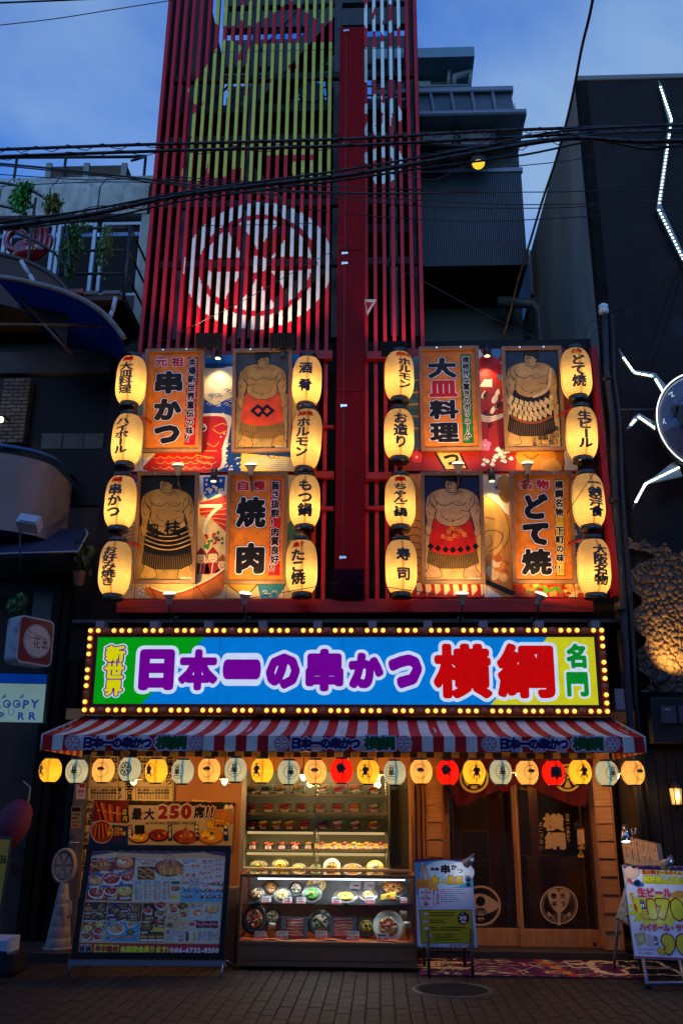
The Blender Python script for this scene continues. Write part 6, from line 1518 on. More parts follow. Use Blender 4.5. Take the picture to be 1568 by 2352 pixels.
pillar(976,1017,1830,12,'pillar of lapped orange boards between the display window and the doors');pillar(1384,1429,2133,12,'pillar of lapped orange boards right of the doors')
for (a_,b_) in ((944,952),(955,964),(967,974)):
 mb=MB();mb.bbox(at(a_,1830,YW-.02).x,at(b_,1830,YW-.02).x,YW-.02,YW+.3,.02,zhead,.004);mb.build('wood_post',WOODV,frn)
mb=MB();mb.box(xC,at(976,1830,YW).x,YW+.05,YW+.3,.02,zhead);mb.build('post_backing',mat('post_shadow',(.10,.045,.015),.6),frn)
# ---- doors
YD=11.42
dx0=at(1022,1850,YD).x;dxm=at(1197,2133,YD).x;dx1=at(1383,2133,YD).x;zd0=.092;zd1=2.2
def door(x0,x1,Y,label):
 d=thing('sliding_door',label,'door',((x0+x1)/2,Y,zd0),'pair of sliding glass doors');sw=.042
 for q in ((x0,x0+sw,zd0,zd1),(x1-sw,x1,zd0,zd1),(x0+sw,x1-sw,zd0,zd0+.19),(x0+sw,x1-sw,zd1-.08,zd1)):
  mb=MB();mb.bbox(q[0],q[1],Y,Y+.035,q[2],q[3],.004);mb.build('door_rail',WOODV,d)
 mb=MB();mb.poly([(x0+sw,Y+.018,zd0+.19),(x1-sw,Y+.018,zd0+.19),(x1-sw,Y+.018,zd1-.08),(x0+sw,Y+.018,zd1-.08)]);mb.build('glass_pane',GLASSD,d)
 return d
dL=door(dx0,dxm,YD,'left wood-framed sliding glass door with cream fan emblem');dR=door(dxm-.02,dx1,YD-.045,'right wood-framed sliding glass door lettered 横綱 with fan emblem')
mb=MB();mb.bbox(dx0-.06,dx0-.002,YD-.05,YD+.1,zd0,zd1+.1,.004);mb.bbox(dx1+.002,dx1+.05,YD-.05,YD+.1,zd0,zd1+.1,.004);mb.bbox(dx0-.06,dx1+.05,YD-.06,YD+.1,zd1+.1,zhead,.004);mb.build('door_frame',WOODV,frn)
CRM='#c2a27c'
Pr=PT(Plane((0,YD-.045+.012,0),(1,0,0),(0,0,1)),T6)
Pr.glyph('横',762,437,884,538,CRM,.05,1);Pr.glyph('綱',772,543,893,645,CRM,.05,1);Pr.vtext('日本一の串かつ',903,450,23.5,22,CRM,.03,1,dx=1);Pr.vtext('よこづな',748,500,33,28,CRM,.02,1,dx=2);Pr.ring(753,637,9,11,CRM,1,12)
Pr.ring(855,965,100,109,CRM,1,44);Pr.ring(855,965,90,93,CRM,1,40)
Pr.poly(smooth([(793,890),(815,868),(843,875),(855,890),(868,875),(895,868),(917,890),(912,935),(895,975),(870,1003),(840,1003),(815,975),(798,935)],3),CRM,1)
for ch,x,y in (('泰',825,912),('平',828,960),('天',876,912),('下',880,960)):Pr.em(ch,x,y,34,'#1a100a',.04,2)
for rr in (18,32):Pr.ring(856,1033,rr,rr+4,CRM,1,24,.72)
Pr.rect(848,1000,864,1082,CRM,1.5);Pr.line([(825,1038),(800,1012),(790,1005)],7,CRM,1.6);Pr.line([(887,1038),(910,1012),(920,1005)],7,CRM,1.6)
Pr.poly(circ(797,1018,10,13,8),CRM,1.7);Pr.poly(circ(913,1018,10,13,8),CRM,1.7)
Pr.build('glass_lettering',BPRINT,dR)
Pr=PT(Plane((0,YD-.045+.012,0),(1,0,0),(0,0,1)),T6);Pr.poly([(962,620),(1005,616),(998,525),(958,527)],'#c87a48',1);Pr.poly([(967,612),(1000,609),(994,538),(963,540)],'#d8c8a8',2);Pr.dashes(968,545,992,605,7,'#a04020',3);Pr.poly([(958,636),(972,628),(1006,630),(1006,641),(972,643)],'#c89048',1);Pr.poly([(960,690),(1002,690),(980,648)],'#c8a058',1);Pr.rect(978,662,984,680,'#202020',2)
Pr.build('stickers',BPRINT,dR)
Pr=PT(Plane((0,YD+.010,0),(1,0,0),(0,0,1)),T6)
Pr.ring(405,968,104,117,CRM,1,44)
fanp=circ(400,1000,112,100,16,12,168)+[(345,1010),(400,1030),(455,1010)]
Pr.poly(smooth([(300,975),(340,920),(405,897),(470,925),(515,968),(455,1010),(430,985),(402,980),(372,990),(350,1008)],3),CRM,1);Pr.poly(circ(405,942,27,29,20),'#1a100a',2)
for a in (-58,-35,-12,12,35,58):t=math.radians(90+a);Pr.line([(407+10*math.cos(t),1028-8*math.sin(t)),(407+44*math.cos(t),1028-40*math.sin(t))],4,CRM,2,False)
for a in (-50,-20,20,50):t=math.radians(270+a);Pr.line([(407+10*math.cos(t),1030-8*math.sin(t)),(407+26*math.cos(t),1030-24*math.sin(t))],4,CRM,2,False)
Pr.build('glass_lettering',BPRINT,dL)
mb=MB();p=at(*C6(1060,1190),YD-.05);mb.cyl(p,p+Vector((0,.01,0)),.022,n=14);mb.build('floor_lock',BLACK,dR)
# ---- room behind the doors
RM=mat('room_wall',(.16,.09,.045),.7,var=.2)
mb=MB();mb.box(xC,xR-.2,14.6,14.7,0,zhead);mb.box(xR-.2,xR-.1,11.6,14.6,0,zhead);mb.build('room_wall',RM,frn)
mb=MB();mb.box(xC,xR-.2,11.6,14.6,.05,.088);mb.build('room_floor',mat('room_floor',(.08,.05,.03),.35),frn)
mb=MB();mb.box(xC,xR-.2,11.6,14.6,2.5,2.56);mb.build('room_ceiling',mat('room_ceiling',(.25,.18,.1),.7),frn)
for (x0p,x1p,Y) in ((1040,1060,13.0),(1120,1150,12.9),(1158,1172,12.6),(1218,1236,13.4),(1335,1350,12.4)):
 mb=MB();mb.box(at(x0p,1900,Y).x,at(x1p,1900,Y).x,Y,Y+.1,.09,2.5);mb.build('inner_post',WOODV,frn)
for (y) in (1825,1905,1975):mb=MB();mb.box(xC,at(1150,y,13.4).x,13.4,13.45,at(1080,y+5,13.4).z,at(1080,y,13.4).z);mb.build('inner_rail',WOODV,frn)
mb=MB();mb.box(at(1210,2060,13.8).x,at(1370,2060,13.8).x,13.6,14.2,.09,.95);mb.build('inner_counter',WOODV,frn)
rl=thing('added_ceiling_lamp','dim round ceiling lamp inside behind the glass doors','ceiling lamp',(at(1190,1800,13).x,13.2,2.4));mb=MB();mb.ell((at(1190,1800,13).x,13.2,2.42),(.12,.12,.07));mb.build('globe',mat('added_lamp_globe',(.8,.6,.4),.4,emit=(1,.6,.25),es=1.0),rl)  # unseen lamp, added to warm the dim room behind the doors
plight('lamp_light',rl,(at(1190,1800,13).x,13.2,2.25),9,(1,.6,.28),.08)
# ---- noren over the doors
nr=thing('door_curtain','maroon shop curtain with cream wheel crests over the sliding doors','curtain',tuple(at(1200,1760,11.12)))
NM=printmat('curtain_cloth',.8,grain=.15,fab=.2)
YN=11.12
def noren(xs,ys,x0,x1,name='cloth'):
 mb=MB();mb.cur=lin('#500a1e');nu,nv=40,8;b=0
 for i in range(nu+1):
  u=i/nu;px=x0+(x1-x0)*u;yb_=np.interp(px,xs,ys)
  for j in range(nv+1):
   v=j/nv;py=85+(yb_-85)*v;mb.v.append(tuple(at(*C6(px+ (yb_-300)*.0*v,py),YN+.03*math.sin(u*26+v*1.5)*v)))
 for i in range(nu):
  for j in range(nv):q=i*(nv+1)+j;mb.face((q,q+1,q+nv+2,q+nv+1))
 mb.smooth=True;mb.sm=[True]*len(mb.f);mb.build(name,NM,nr)
noren((190,235,268,330,420,540,610),(190,290,400,385,340,290,268),190,612);noren((612,700,760,850,930,1012,1050),(268,285,320,360,392,400,150),614,1050)
for cx,cy,r in ((368,235,84),(905,232,80)):
 Pr=PT(Plane((0,YN-.045,0),(1,0,0),(0,0,1)),T6);wheel(Pr,cx,cy,r,'#c9b25c',None,1);Pr.build('crest',BPRINT,nr)
# ---- pendant lamps under the awning
for (x,y,w) in ((308,1790,'far left in front of the menu sheet'),(516,1790,'in front of the beige panel'),(697,1780,'left of the two in front of the display window'),(866,1780,'right of the two in front of the display window'),(1190,1775,'in front of the door curtain'),(1413,1778,'far right by the pillar')):
 Yp=10.5;p=at(x,y,Yp);t=thing('pendant_lamp','small cream shaded pendant lamp, %s' % w,'pendant lamp',tuple(p),'pendant lamps under the awning')
 mb=MB();mb.lathe([(.105,0),(.07,.03),(.03,.055),(.02,.09)],p,20,closed=False);mb.build('lamp_shade',mat('shade_cream',(.6,.45,.2),.5),t)
 mb=MB();mb.ell(p+Vector((0,0,-.015)),(.035,.035,.045),12,8);mb.build('bulb',mat('pendant_bulb',(1,.9,.7),.3,emit=(1,.78,.42),es=9),t)
 mb=MB();mb.cyl(p+Vector((0,0,.09)),(p.x,p.y,2.55),.005,n=5);mb.build('cord',BLACK,t)
 plight('lamp_light',t,p+Vector((0,0,-.07)),12,(1,.50,.14),.04)
#==================================================================display window
win=thing('display_window','lit display window with shelves of sample food behind glass','display window',(at(750,2000,11.1).x,11.1,0))
WX0,WX1=at(558,1900,11.05).x,xC
WALLW=mat('window_back',(.24,.23,.14),.6,var=.06,stretch=(30,30,.4))
mb=MB();mb.box(WX0,WX1,11.62,11.68,.7,zhead-.02);mb.build('back_wall',WALLW,win)
mb=MB();mb.box(WX0-.03,WX0,11.08,11.62,.7,zhead-.02);mb.box(WX1,WX1+.03,11.2,11.62,.7,zhead-.02);mb.build('side_wall',WALLW,win)
ztopw=at(750,1771,11.05).z
mb=MB();mb.box(WX0-.03,WX1,11.06,11.2,ztopw,zhead-.02);mb.build('header',CREAM,win)
mb=MB();mb.bbox(WX0-.03,WX0+.03,11.02,11.08,.7,ztopw,.004);mb.build('window_post',mat('grey_post',(.25,.23,.2),.4),win)
mb=MB();mb.box(WX0-.03,WX1,11.0,11.62,.9,.93);mb.build('deck',mat('deck_pale',(.3,.27,.2),.4),win)
mb=MB();mb.box(WX0-.03,WX1,11.0,11.3,.0,.9);mb.build('lower_panel',CREAM,win)
mb=MB();mb.poly([(WX0+.03,11.04,.93),(WX1,11.04,.93),(WX1,11.04,ztopw),(WX0+.03,11.04,ztopw)]);mb.build('glass_pane',GLASS,win)
SHX0,SHX1=at(565,1900,11.1).x,at(886,1900,11.1).x;SHM=(SHX0+SHX1)/2
mb=MB();mb.box(SHX1+.03,SHX1+.05,11.08,11.62,.93,ztopw);mb.build('sliding_panel',mat('frosted_panel',(.30,.27,.16),.3,stretch=(1,1,1)),win)
mb=MB();mb.bbox(at(938,1900,11.05).x,WX1,11.0,11.06,.93,ztopw,.004);mb.build('window_post',WOODV,win)
shz=[at(700,y,11.1).z for y in (1826,1868,1907,1955)]
for i,z in enumerate(shz):
 for (x0,x1) in ((SHX0,SHM-.012),(SHM+.012,SHX1)):
  mb=MB();mb.bbox(x0,x1,11.1,11.46,z-.016,z,.003);sh_=mb.build('shelf',mat('shelf_wood',(.30,.19,.09),.4) if i<2 else mat('shelf_glass',(.10,.13,.10),.1),win)
  if i>=2:mb=MB();mb.box(x0+.02,x1-.02,11.105,11.135,z-.045,z-.018);mb.build('shelf_light',mat('shelf_strip',(1,.9,.7),.3,emit=(1,.66,.28),es=.62),sh_);alight('strip_glow',sh_,((x0+x1)/2,11.12,z-.05),(x1-x0-.05,.03),3.2,(1,.70,.32),(0,.25,-1))
mb=MB()
for x in (SHM-.01,SHM+.01,SHX1):mb.box(x-.004,x+.004,11.47,11.48,.93,ztopw)
mb.build('shelf_uprights',CHROME,win)
tl_=thing('ceiling_light','round bright ceiling lights above the top shelf of the display window','ceiling light',(SHM,11.3,ztopw+.02))
for px in (632,703,810,870):x=at(px,1770,11.3).x;mb=MB();mb.cyl((x,11.3,ztopw+.11),(x,11.3,ztopw+.14),.05,n=16);mb.build('light_disc',mat('cool_disc',(1,1,.9),.3,emit=(1,.95,.78),es=9),tl_)
plight('lamp_light',tl_,(SHM,11.2,ztopw+.06),10,(1,.84,.5),.12)
# ---- sample food helpers
ACR=glassmat('clear_acrylic',refl=.10,tintc=(.93,.95,.93));CARDM=BPRINT
FM={}
def fmat(name,c,rough=.35):return mat('food_'+name,c,rough,coat=.1,var=.3,vs=60)
MRED,MFRY,MGRN,MYEL,MWHT,MDRK,MORG,MRICE=fmat('red',(.42,.02,.012)),fmat('fried',(.42,.18,.04)),fmat('green',(.05,.2,.02)),fmat('yellow',(.62,.42,.05)),fmat('white',(.65,.6,.5)),fmat('dark',(.025,.018,.014)),fmat('orange',(.6,.16,.02)),fmat('rice',(.6,.48,.24))
SLATE=mat('slate_plate',(.03,.03,.034),.35,coat=.3);GOLD=mat('gold_plank',(.55,.36,.10),.3);PORC=mat('porcelain',(.7,.68,.62),.15,coat=.6);IRONP=mat('iron_plate',(.02,.017,.015),.35)
def card(parent,x,y,z,w,h,txt=None,red=True,tilt=-12):
 P=Plane((x,y,z),(1,0,0),(0,math.sin(math.radians(-tilt)),math.cos(math.radians(tilt))))
 Pr=Print(P,(0,1,0),step=.0006)
 def R(u0,v0,u1,v1,c,L):Pr.emit([(u0,v0),(u1,v0),(u1,v1),(u0,v1)],[(0,1,2,3)],c,L)
 R(-w/2,0,w/2,h,'#cfcbd2',1)
 if red:R(-w/2,0,w/2,h*.14,'#a0202c',2)
 if txt:
  k=h*.42/EMH;tw=0;gs=[]
  for ch in txt:V,F=glyph(ch,.05);gs.append((V,F,tw-V[:,0].min()));tw+=V[:,0].max()-V[:,0].min()+.06
  kx=min(k,w*.9/tw)
  for V,F,o in gs:Pr.emit([((a+o-tw/2)*kx,(b_-EMC)*k+h*.38) for a,b_ in V],F,'#b01c28',2.5)
  for q in range(2):R(-w*.42,h*(.68+.13*q),w*(.3+.1*q),h*(.74+.13*q),'#2a2430',2.5)
 else:
  for q in range(3):R(-w*.42,h*(.3+.2*q),w*(.36-.1*(q % 2)),h*(.38+.2*q),'#3a2c30',2.5)
 return Pr.build('price_card',CARDM,parent)
def lay(t,mb,m,name):return mb.build(name,m,t)
def skewers(mb,x,y,z,n=2,L_=.10,tilt=.25,lump=(.027,.02,.021)):
 for k in range(n):
  yy,zz=y+.01*k,z+.03*k+.02
  for q in range(3):mb.ell((x-.045+q*.03,yy,zz+q*.006),lump,7,5,jit=.08)
def stick(mb,x,y,z,n=2):
 for k in range(n):mb.cyl((x+.02,y+.01*k,z+.03*k+.025),(x+.13,y+.01*k,z+.03*k+.06),.0022,n=4)
def tray(px,py,label,m1,m2=None,Y=11.22,w=.165,dark=False):
 p=at(px,py,Y);t=thing('skewer_tray',label,'food tray',tuple(p),'trays of skewers on the display shelves')
 h=.105;mb=MB();x0,x1,y0,y1,z=p.x-w/2,p.x+w/2,Y-.05,Y+.06,p.z
 for q in ((x0,x1,y0,y0+.002,z,z+.02),(x0,x1,y1,y1+.002,z,z+h),(x0,x0+.002,y0,y1,z,z+h*.8),(x1-.002,x1,y0,y1,z,z+h*.8),(x0,x1,y0,y1,z,z+.002)):mb.box(*q)
 mb.build('tray_box',ACR if not dark else SLATE,t)
 mb=MB();mb.tube([(x0,y0,z+.02),(x0,y1,z+h),(x1,y1,z+h),(x1,y0,z+.02),(x0,y0,z+.02)],.003,4);mb.build('tray_rim',mat('acrylic_edge',(.6,.6,.52),.12,coat=.5),t)
 mb=MB();skewers(mb,p.x,Y-.01,z+.0,1);mb.build('skewered_food',m1,t)
 mb=MB();skewers(mb,p.x+.005,Y+.01,z+.042,1);mb.build('skewered_food',m2 or m1,t)
 mb=MB();stick(mb,p.x,Y,z);mb.build('sticks',mat('bamboo',(.45,.32,.15),.5),t)
 card(t,p.x,Y-.056,z+.002,w*.5,.022,None,False);return t
row1=[(581,MGRN,MFRY,'green pepper and brown'),(612,MDRK,MDRK,'dark eggplant'),(645,MDRK,MFRY,'very dark'),(686,MGRN,MFRY,'long green asparagus'),(742,MWHT,MFRY,'white disc and round fried'),(781,MRED,MRED,'bright red'),(820,MWHT,MFRY,'lotus slice and fried'),(862,MFRY,MRED,'pinkish sausage')]
for i,(x,a,b,s) in enumerate(row1):tray(x-2,1823,'tray of %s skewers, %s from the left on the top shelf' % (s,ORD[i]),a,b)
row2=[(581,MRED,'dull red meat'),(619,MRED,'deep red meat'),(657,MRED,'two thin red'),(695,MRED,'thick red meat'),(737,MORG,'orange-red'),(778,MRED,'long red sausage'),(816,MORG,'tapering orange-red'),(860,MWHT,'quail egg and meatball')]
for i,(x,a,s) in enumerate(row2):tray(x-2,1864.5,'tray of %s skewers, %s from the left on the second shelf' % (s,ORD[i]),MRED if a is MWHT else a,a)
row3=[(580,MRED,MRED,'dark tray of red',True),(607,MRED,MYEL,'yellow topped red',False),(638,MORG,MYEL,'yellow cheese and orange',False),(668,MRED,MYEL,'long yellow and red',False),(701,MRED,MRED,'bright red',False),(745,MRED,MDRK,'brown and red shrimp',False),(779,MRED,MWHT,'round white and red',False),(818,MRED,MWHT,'two white balls and red',False),(860,MRED,MYEL,'pale square and red',False)]
for i,(x,a,b,s,d) in enumerate(row3):tray(x-2,1904,('%s skewers' if d else 'tray of %s skewers') % s+', %s from the left on the third shelf' % ORD[i],a,b,dark=d,w=.13)
row4=[(581,'s',MRED,'small red mound on a black slate'),(617,'s',MRED,'red meat sushi strip on a grey slate'),(648,'s',MRED,'dark red sushi on a black slate'),(678,'s',MRED,'long bright red sushi on a grey slate'),(708,'s',MFRY,'brown sushi on a black slate'),(738,'g',MRED,'red tuna sushi on a gold plank'),(767,'g',MORG,'orange roe sushi on a gold plank'),(791,'g',MRED,'small red sushi on a gold plank'),(817,'g',MYEL,'pale yellow sushi on a gold plank'),(846,'g',MORG,'long orange eel sushi on a gold plank'),(874,'g',MRED,'dark red roe sushi on a gold plank')]
for i,(x,k,m,s) in enumerate(row4):
 Y=11.22;p=at(x,1951,Y);t=thing('sushi_plate',s+', %s from the left on the fourth shelf' % ORD[i],'plate of sushi',tuple(p),'sushi plates on the fourth shelf')
 Mx=Matrix.Rotation(math.radians(32),3,'X');mb=MB();mb.obox(p+Vector((0,.02,.035)),(.165 if k=='g' else .15,.09,.008),Mx);mb.build('plate',GOLD if k=='g' else SLATE,t)
 mb=MB();n=1 if i in (0,2,4,5,6,7,10) else 2
 for q in range(n):c=p+Vector((-.0+(q-.5*(n-1))*.055,-.005,.066-q*.012));mb.ell(c,(.036,.018,.017),10,6,Matrix.Rotation(math.radians(-14),3,'Y'),jit=.06)
 mb.build('topping',m,t);mb=MB();mb.ell(p+Vector((0,.0,.052)),(.03,.016,.012),8,5);mb.build('rice',MWHT,t)
 if i in (1,3,7,5):mb=MB();mb.ell(p+Vector((.004,-.01,.085)),(.01,.008,.008),6,4);mb.build('garnish',MGRN,t)
 card(t,p.x,Y-.05,p.z+.001,.07,.042,'¥'+['880','520','620','480','680','360','480','360','360','480','550'][i])
def mound(mb,c,r,M,n,cols_jit=.2,sz=.016):
 mb.ell(c,(r,r*.8,r*.45),14,7,M,jit=.06)
def dish(px,py,Y,r,label,plate,food_,top=None,tilt=55,oval=1.0,bits=(),grp='sample dishes in the display',rimc=None,pieces=10,stand=True):
 "doc"
 p=at(px,py,Y);t=thing('sample_dish',label,'plate of food',(p.x,Y,p.z-r*.8),grp)
 M=Matrix.Rotation(math.radians(tilt),3,'X');mb=MB();ox=Matrix.Diagonal((oval,1,1))
 mb.lathe([(0,0),(r*.62,0),(r,r*.14),(r*.97,r*.17),(r*.6,r*.06),(0,r*.05)],p,22,M @ ox,closed=False);mb.build('plate',plate,t)
 q=p+M@Vector((0,0,r*.16));mb=MB();mb.ell(q,(r*.66*oval,r*.62,r*.22),16,7,M,jit=.05);mb.build('food_base',food_,t)
 for k,m in enumerate(bits):
  mb=MB()
  for i in range(pieces):
   a=rnd.uniform(0,6.28);rr=r*.5*math.sqrt(rnd.random());mb.ell(q+M@Vector((rr*math.cos(a)*oval,rr*math.sin(a),r*.17+rnd.uniform(0,.06)*r)),(r*rnd.uniform(.09,.17),r*rnd.uniform(.07,.12),r*.08),6,4,M @ Matrix.Rotation(a,3,'Z'))
  mb.build('food_pieces',m,t)
 if top:mb=MB();mb.ell(q+M@Vector((0,0,r*.27)),(r*.15,r*.15,r*.1),8,5,M);mb.build('garnish',top,t)
 if stand:mb=MB();mb.box(p.x-.02,p.x+.02,Y+.02,Y+.05,p.z-r*.8,p.z);mb.build('stand',BLACK,t)
 return t
G5='sample dishes on the window deck'
C_F=lambda x,y:(533.1+.26*x,1787.5+.26*y)
for (x,y,r,lab,pl,f,tp,ov,bits) in (
 (232,785,.09,'dark oval iron plate of reddish meat and greens, first on the window deck',IRONP,MGRN,MGRN,1.25,(MORG,MRED)),
 (425,775,.10,'black octagonal plate of yellow egg with green garnish on the window deck',IRONP,MYEL,MGRN,1.0,(MYEL,)),
 (590,800,.07,'small plate of golden fried pieces on the window deck',SLATE,MYEL,MRED,1.2,(MFRY,)),
 (738,800,.062,'small green-black bowl on the window deck',SLATE,MGRN,None,1.0,(MGRN,)),
 (880,785,.10,'white plate of brown fried chicken with lemon on the window deck',PORC,MFRY,MYEL,1.0,(MFRY,MDRK)),
 (1065,800,.07,'long green plate of orange grilled slices on the window deck',SLATE,MORG,MYEL,1.6,(MORG,MFRY)),
 (1262,790,.085,'wooden board of black sushi rolls with fried prawns, last on the window deck',GOLD,MWHT,MORG,1.15,(MDRK,MWHT))):
 t=dish(*C_F(x,y),11.16,r,lab,pl,f,tp,62,ov,bits,G5);p=at(*C_F(x,815),11.08);card(t,p.x,11.06,p.z-.01,.08,.022,None,False)
#==================================================================glass showcase in front
cs=thing('glass_showcase','glass showcase with wooden base holding sample dishes in front of the shop','showcase',(at(750,2220,10.2).x,10.2,0))
YC0,YC1=10.2,10.86
kx0,kx1=at(546,2150,YC0).x,at(956,2150,YC0).x;kz0=at(750,2222,YC0).z;kz1=at(750,2163,YC0).z;kz2=at(750,2009,YC0).z
CW=mat('case_wood',(.27,.115,.05),.45,var=.15,vs=2,stretch=(1,1,10),bump=.1)
mb=MB();mb.bbox(kx0,kx1,YC0,YC1,kz0,kz1,.004);mb.build('base_cabinet',CW,cs)
mb=MB();z=kz0+.03;mb.box(kx0+.04,kx1-.04,YC0-.003,YC0,kz0+.055,kz0+.06);mb.box(kx0+.04,kx1-.04,YC0-.003,YC0,kz1-.045,kz1-.04);mb.build('panel_groove',BLACK,cs)
for x in (kx0+.08,kx1-.08):
 for y in (YC0+.08,YC1-.08):mb=MB();mb.cyl((x,y,0),(x,y,kz0),.03,n=10);mb.build('foot',BLACK,cs)
ew=.022
for x in (kx0+.002,kx1-ew-.002):
 for y in (YC0,YC1-ew):mb=MB();mb.box(x,x+ew,y,y+ew,kz1,kz2-.03);mb.build('corner_post',CW,cs)
mb=MB();mb.bbox(kx0,kx1,YC0,YC0+.03,kz2-.03,kz2,.003);mb.box(kx0,kx1,YC1-.03,YC1,kz2-.03,kz2);mb.box(kx0,kx0+.03,YC0+.03,YC1-.03,kz2-.03,kz2);mb.box(kx1-.03,kx1,YC0+.03,YC1-.03,kz2-.03,kz2);mb.build('top_frame',CW,cs)
mb=MB();mb.poly([(kx0+.03,YC0+.03,kz2-.006),(kx1-.03,YC0+.03,kz2-.006),(kx1-.03,YC1-.03,kz2-.006),(kx0+.03,YC1-.03,kz2-.006)]);mb.build('top_glass',GLASS,cs)
mb=MB();mb.poly([(kx0+ew,YC0+.01,kz1),(kx1-ew,YC0+.01,kz1),(kx1-ew,YC0+.01,kz2-.03),(kx0+ew,YC0+.01,kz2-.03)]);mb.build('front_glass',GLASS,cs)
for x in (kx0+.012,kx1-.012):mb=MB();mb.poly([(x,YC0+ew,kz1),(x,YC1-ew,kz1),(x,YC1-ew,kz2-.03),(x,YC0+ew,kz2-.03)]);mb.build('side_glass',GLASS,cs)
mb=MB();mb.box(kx0+.03,kx1-.03,YC1-.02,YC1-.01,kz1,kz2-.03);mb.build('back_panel',mat('case_back',(.22,.23,.26),.4),cs)
kzs=at(750,2077,10.3).z
mb=MB();mb.box(kx0+.025,kx1-.025,10.27,YC1-.03,kzs-.008,kzs);mb.build('glass_shelf',glassmat('case_shelf_glass',refl=.03,tintc=(.82,.86,.86)),cs)
mb=MB();a,b=at(592,2020,YC0+.07),at(929,2020,YC0+.07);mb.cyl((a.x,YC0+.07,kz2-.05),(b.x,YC0+.07,kz2-.05),.006,n=8);mb.build('tube_light',mat('case_tube',(1,1,1),.3,emit=(.75,.93,1),es=5),cs)
alight('tube_glow',cs,((a.x+b.x)/2,YC0+.08,kz2-.062),(b.x-a.x,.02),11,(.85,.95,1),(0,.12,-1))
mb=MB();b=0;nn=30
for i in range(nn):
 x0,x1=kx0+.03+(kx1-kx0-.06)*i/nn,kx0+.03+(kx1-kx0-.06)*(i+1)/nn;f=lambda x:kz1+.006+.007*math.sin(x*21)+.006*math.sin(x*9);mb.poly([(x0,YC0+.02,f(x0)),(x1,YC0+.02,f(x1)),(x1,YC1-.03,kz1+.02),(x0,YC1-.03,kz1+.02)])
mb.sm=[True]*len(mb.f);mb.build('orange_cloth',mat('orange_cloth',(.62,.10,.015),.8,bump=.2),cs)
C_G=lambda x,y:(533.1+.28*x,1994.5+.28*y)
GS='sample dishes on the showcase shelf';GB='large sample dishes at the bottom of the showcase'
for (x,y,Y,r,lab,pl,f,tp,ov,bits,tl) in (
 (198,215,10.38,.095,'black round pan of brown pancake with sauce, far left of the showcase shelf',IRONP,MFRY,None,1,(MDRK,MWHT),62),
 (312,170,10.55,.10,'tall heap of brown flakes at the back of the showcase shelf',IRONP,MFRY,MFRY,1,(MFRY,MDRK),62),
 (412,225,10.36,.095,'black round pan of golden noodles with white sauce on the showcase shelf',IRONP,MYEL,MRED,1,(MFRY,MWHT),62),
 (525,170,10.55,.085,'white cup with a brown ball at the back of the showcase shelf',IRONP,MWHT,MFRY,1,(MWHT,MDRK),60),
 (690,140,10.62,.09,'gold plank with fried ball on rice at the back of the showcase shelf',GOLD,MWHT,MORG,1.2,(MDRK,MFRY),58),
 (655,215,10.36,.11,'black round pan heaped with green onion and an orange yolk',IRONP,MGRN,MORG,1,(MGRN,MGRN),62),
 (930,235,10.36,.085,'yellow rolled omelette with green garnish on a clear stand',SLATE,MYEL,MGRN,1.6,(MYEL,),50),
 (1115,225,10.40,.08,'stand of fried noodles with white sauce lines',SLATE,MFRY,MORG,1.3,(MWHT,MFRY),55),
 (1320,170,10.58,.11,'dark plate of brown noodles and meat at the back right shelf',SLATE,MFRY,MDRK,1.5,(MORG,MDRK),55)):
 dish(*C_G(x,y),Y,r,lab,pl,f,tp,tl,ov,bits,GS)
t=thing('omelette_roll','long bright yellow rolled omelette stamped in red on the showcase shelf','plate of food',tuple(at(*C_G(1280,270),10.36)))
p=at(*C_G(1280,225),10.36);Mr=Matrix.Rotation(math.radians(-12),3,'Y');mb=MB();mb.obox(p,(.165,.06,.05),Mr);mb.build('roll',MYEL,t);mb=MB();mb.obox(p+Vector((0,-.032,.002)),(.04,.003,.014),Mr);mb.build('stamp',MRED,t);mb=MB();mb.ell(p+Vector((.06,-.02,-.03)),(.03,.02,.015));mb.build('pickle',MRED,t);mb=MB();mb.obox(p+Vector((0,.02,-.04)),(.2,.09,.006));mb.build('plate',MGRN,t)
for (x,y,Y,r,lab,pl,f,tp,ov,bits,tl) in (
 (185,420,10.45,.16,'big heap of hotpot seafood and vegetables at the left end of the showcase',IRONP,MORG,MRED,.85,(MORG,MWHT,MRED),70),
 (330,400,10.62,.10,'tofu blocks and leaves behind the first beer mug',IRONP,MWHT,MGRN,1.1,(MGRN,MWHT),65),
 (722,450,10.45,.135,'round pot of pale noodles with green chives between two meat trays',IRONP,MWHT,MGRN,1,(MGRN,MDRK),66),
 (1098,480,10.45,.11,'pale vegetables and mushrooms beside the right meat tray',IRONP,MYEL,MDRK,1,(MGRN,MYEL),66),
 (1280,480,10.40,.165,'large white bowl with a dome of fried rice and a red cherry',PORC,MRICE,MRED,1,(MRED,MRICE),70)):
 dish(*C_G(x,y),Y,r,lab,pl,f,tp,tl,ov,bits,GB)
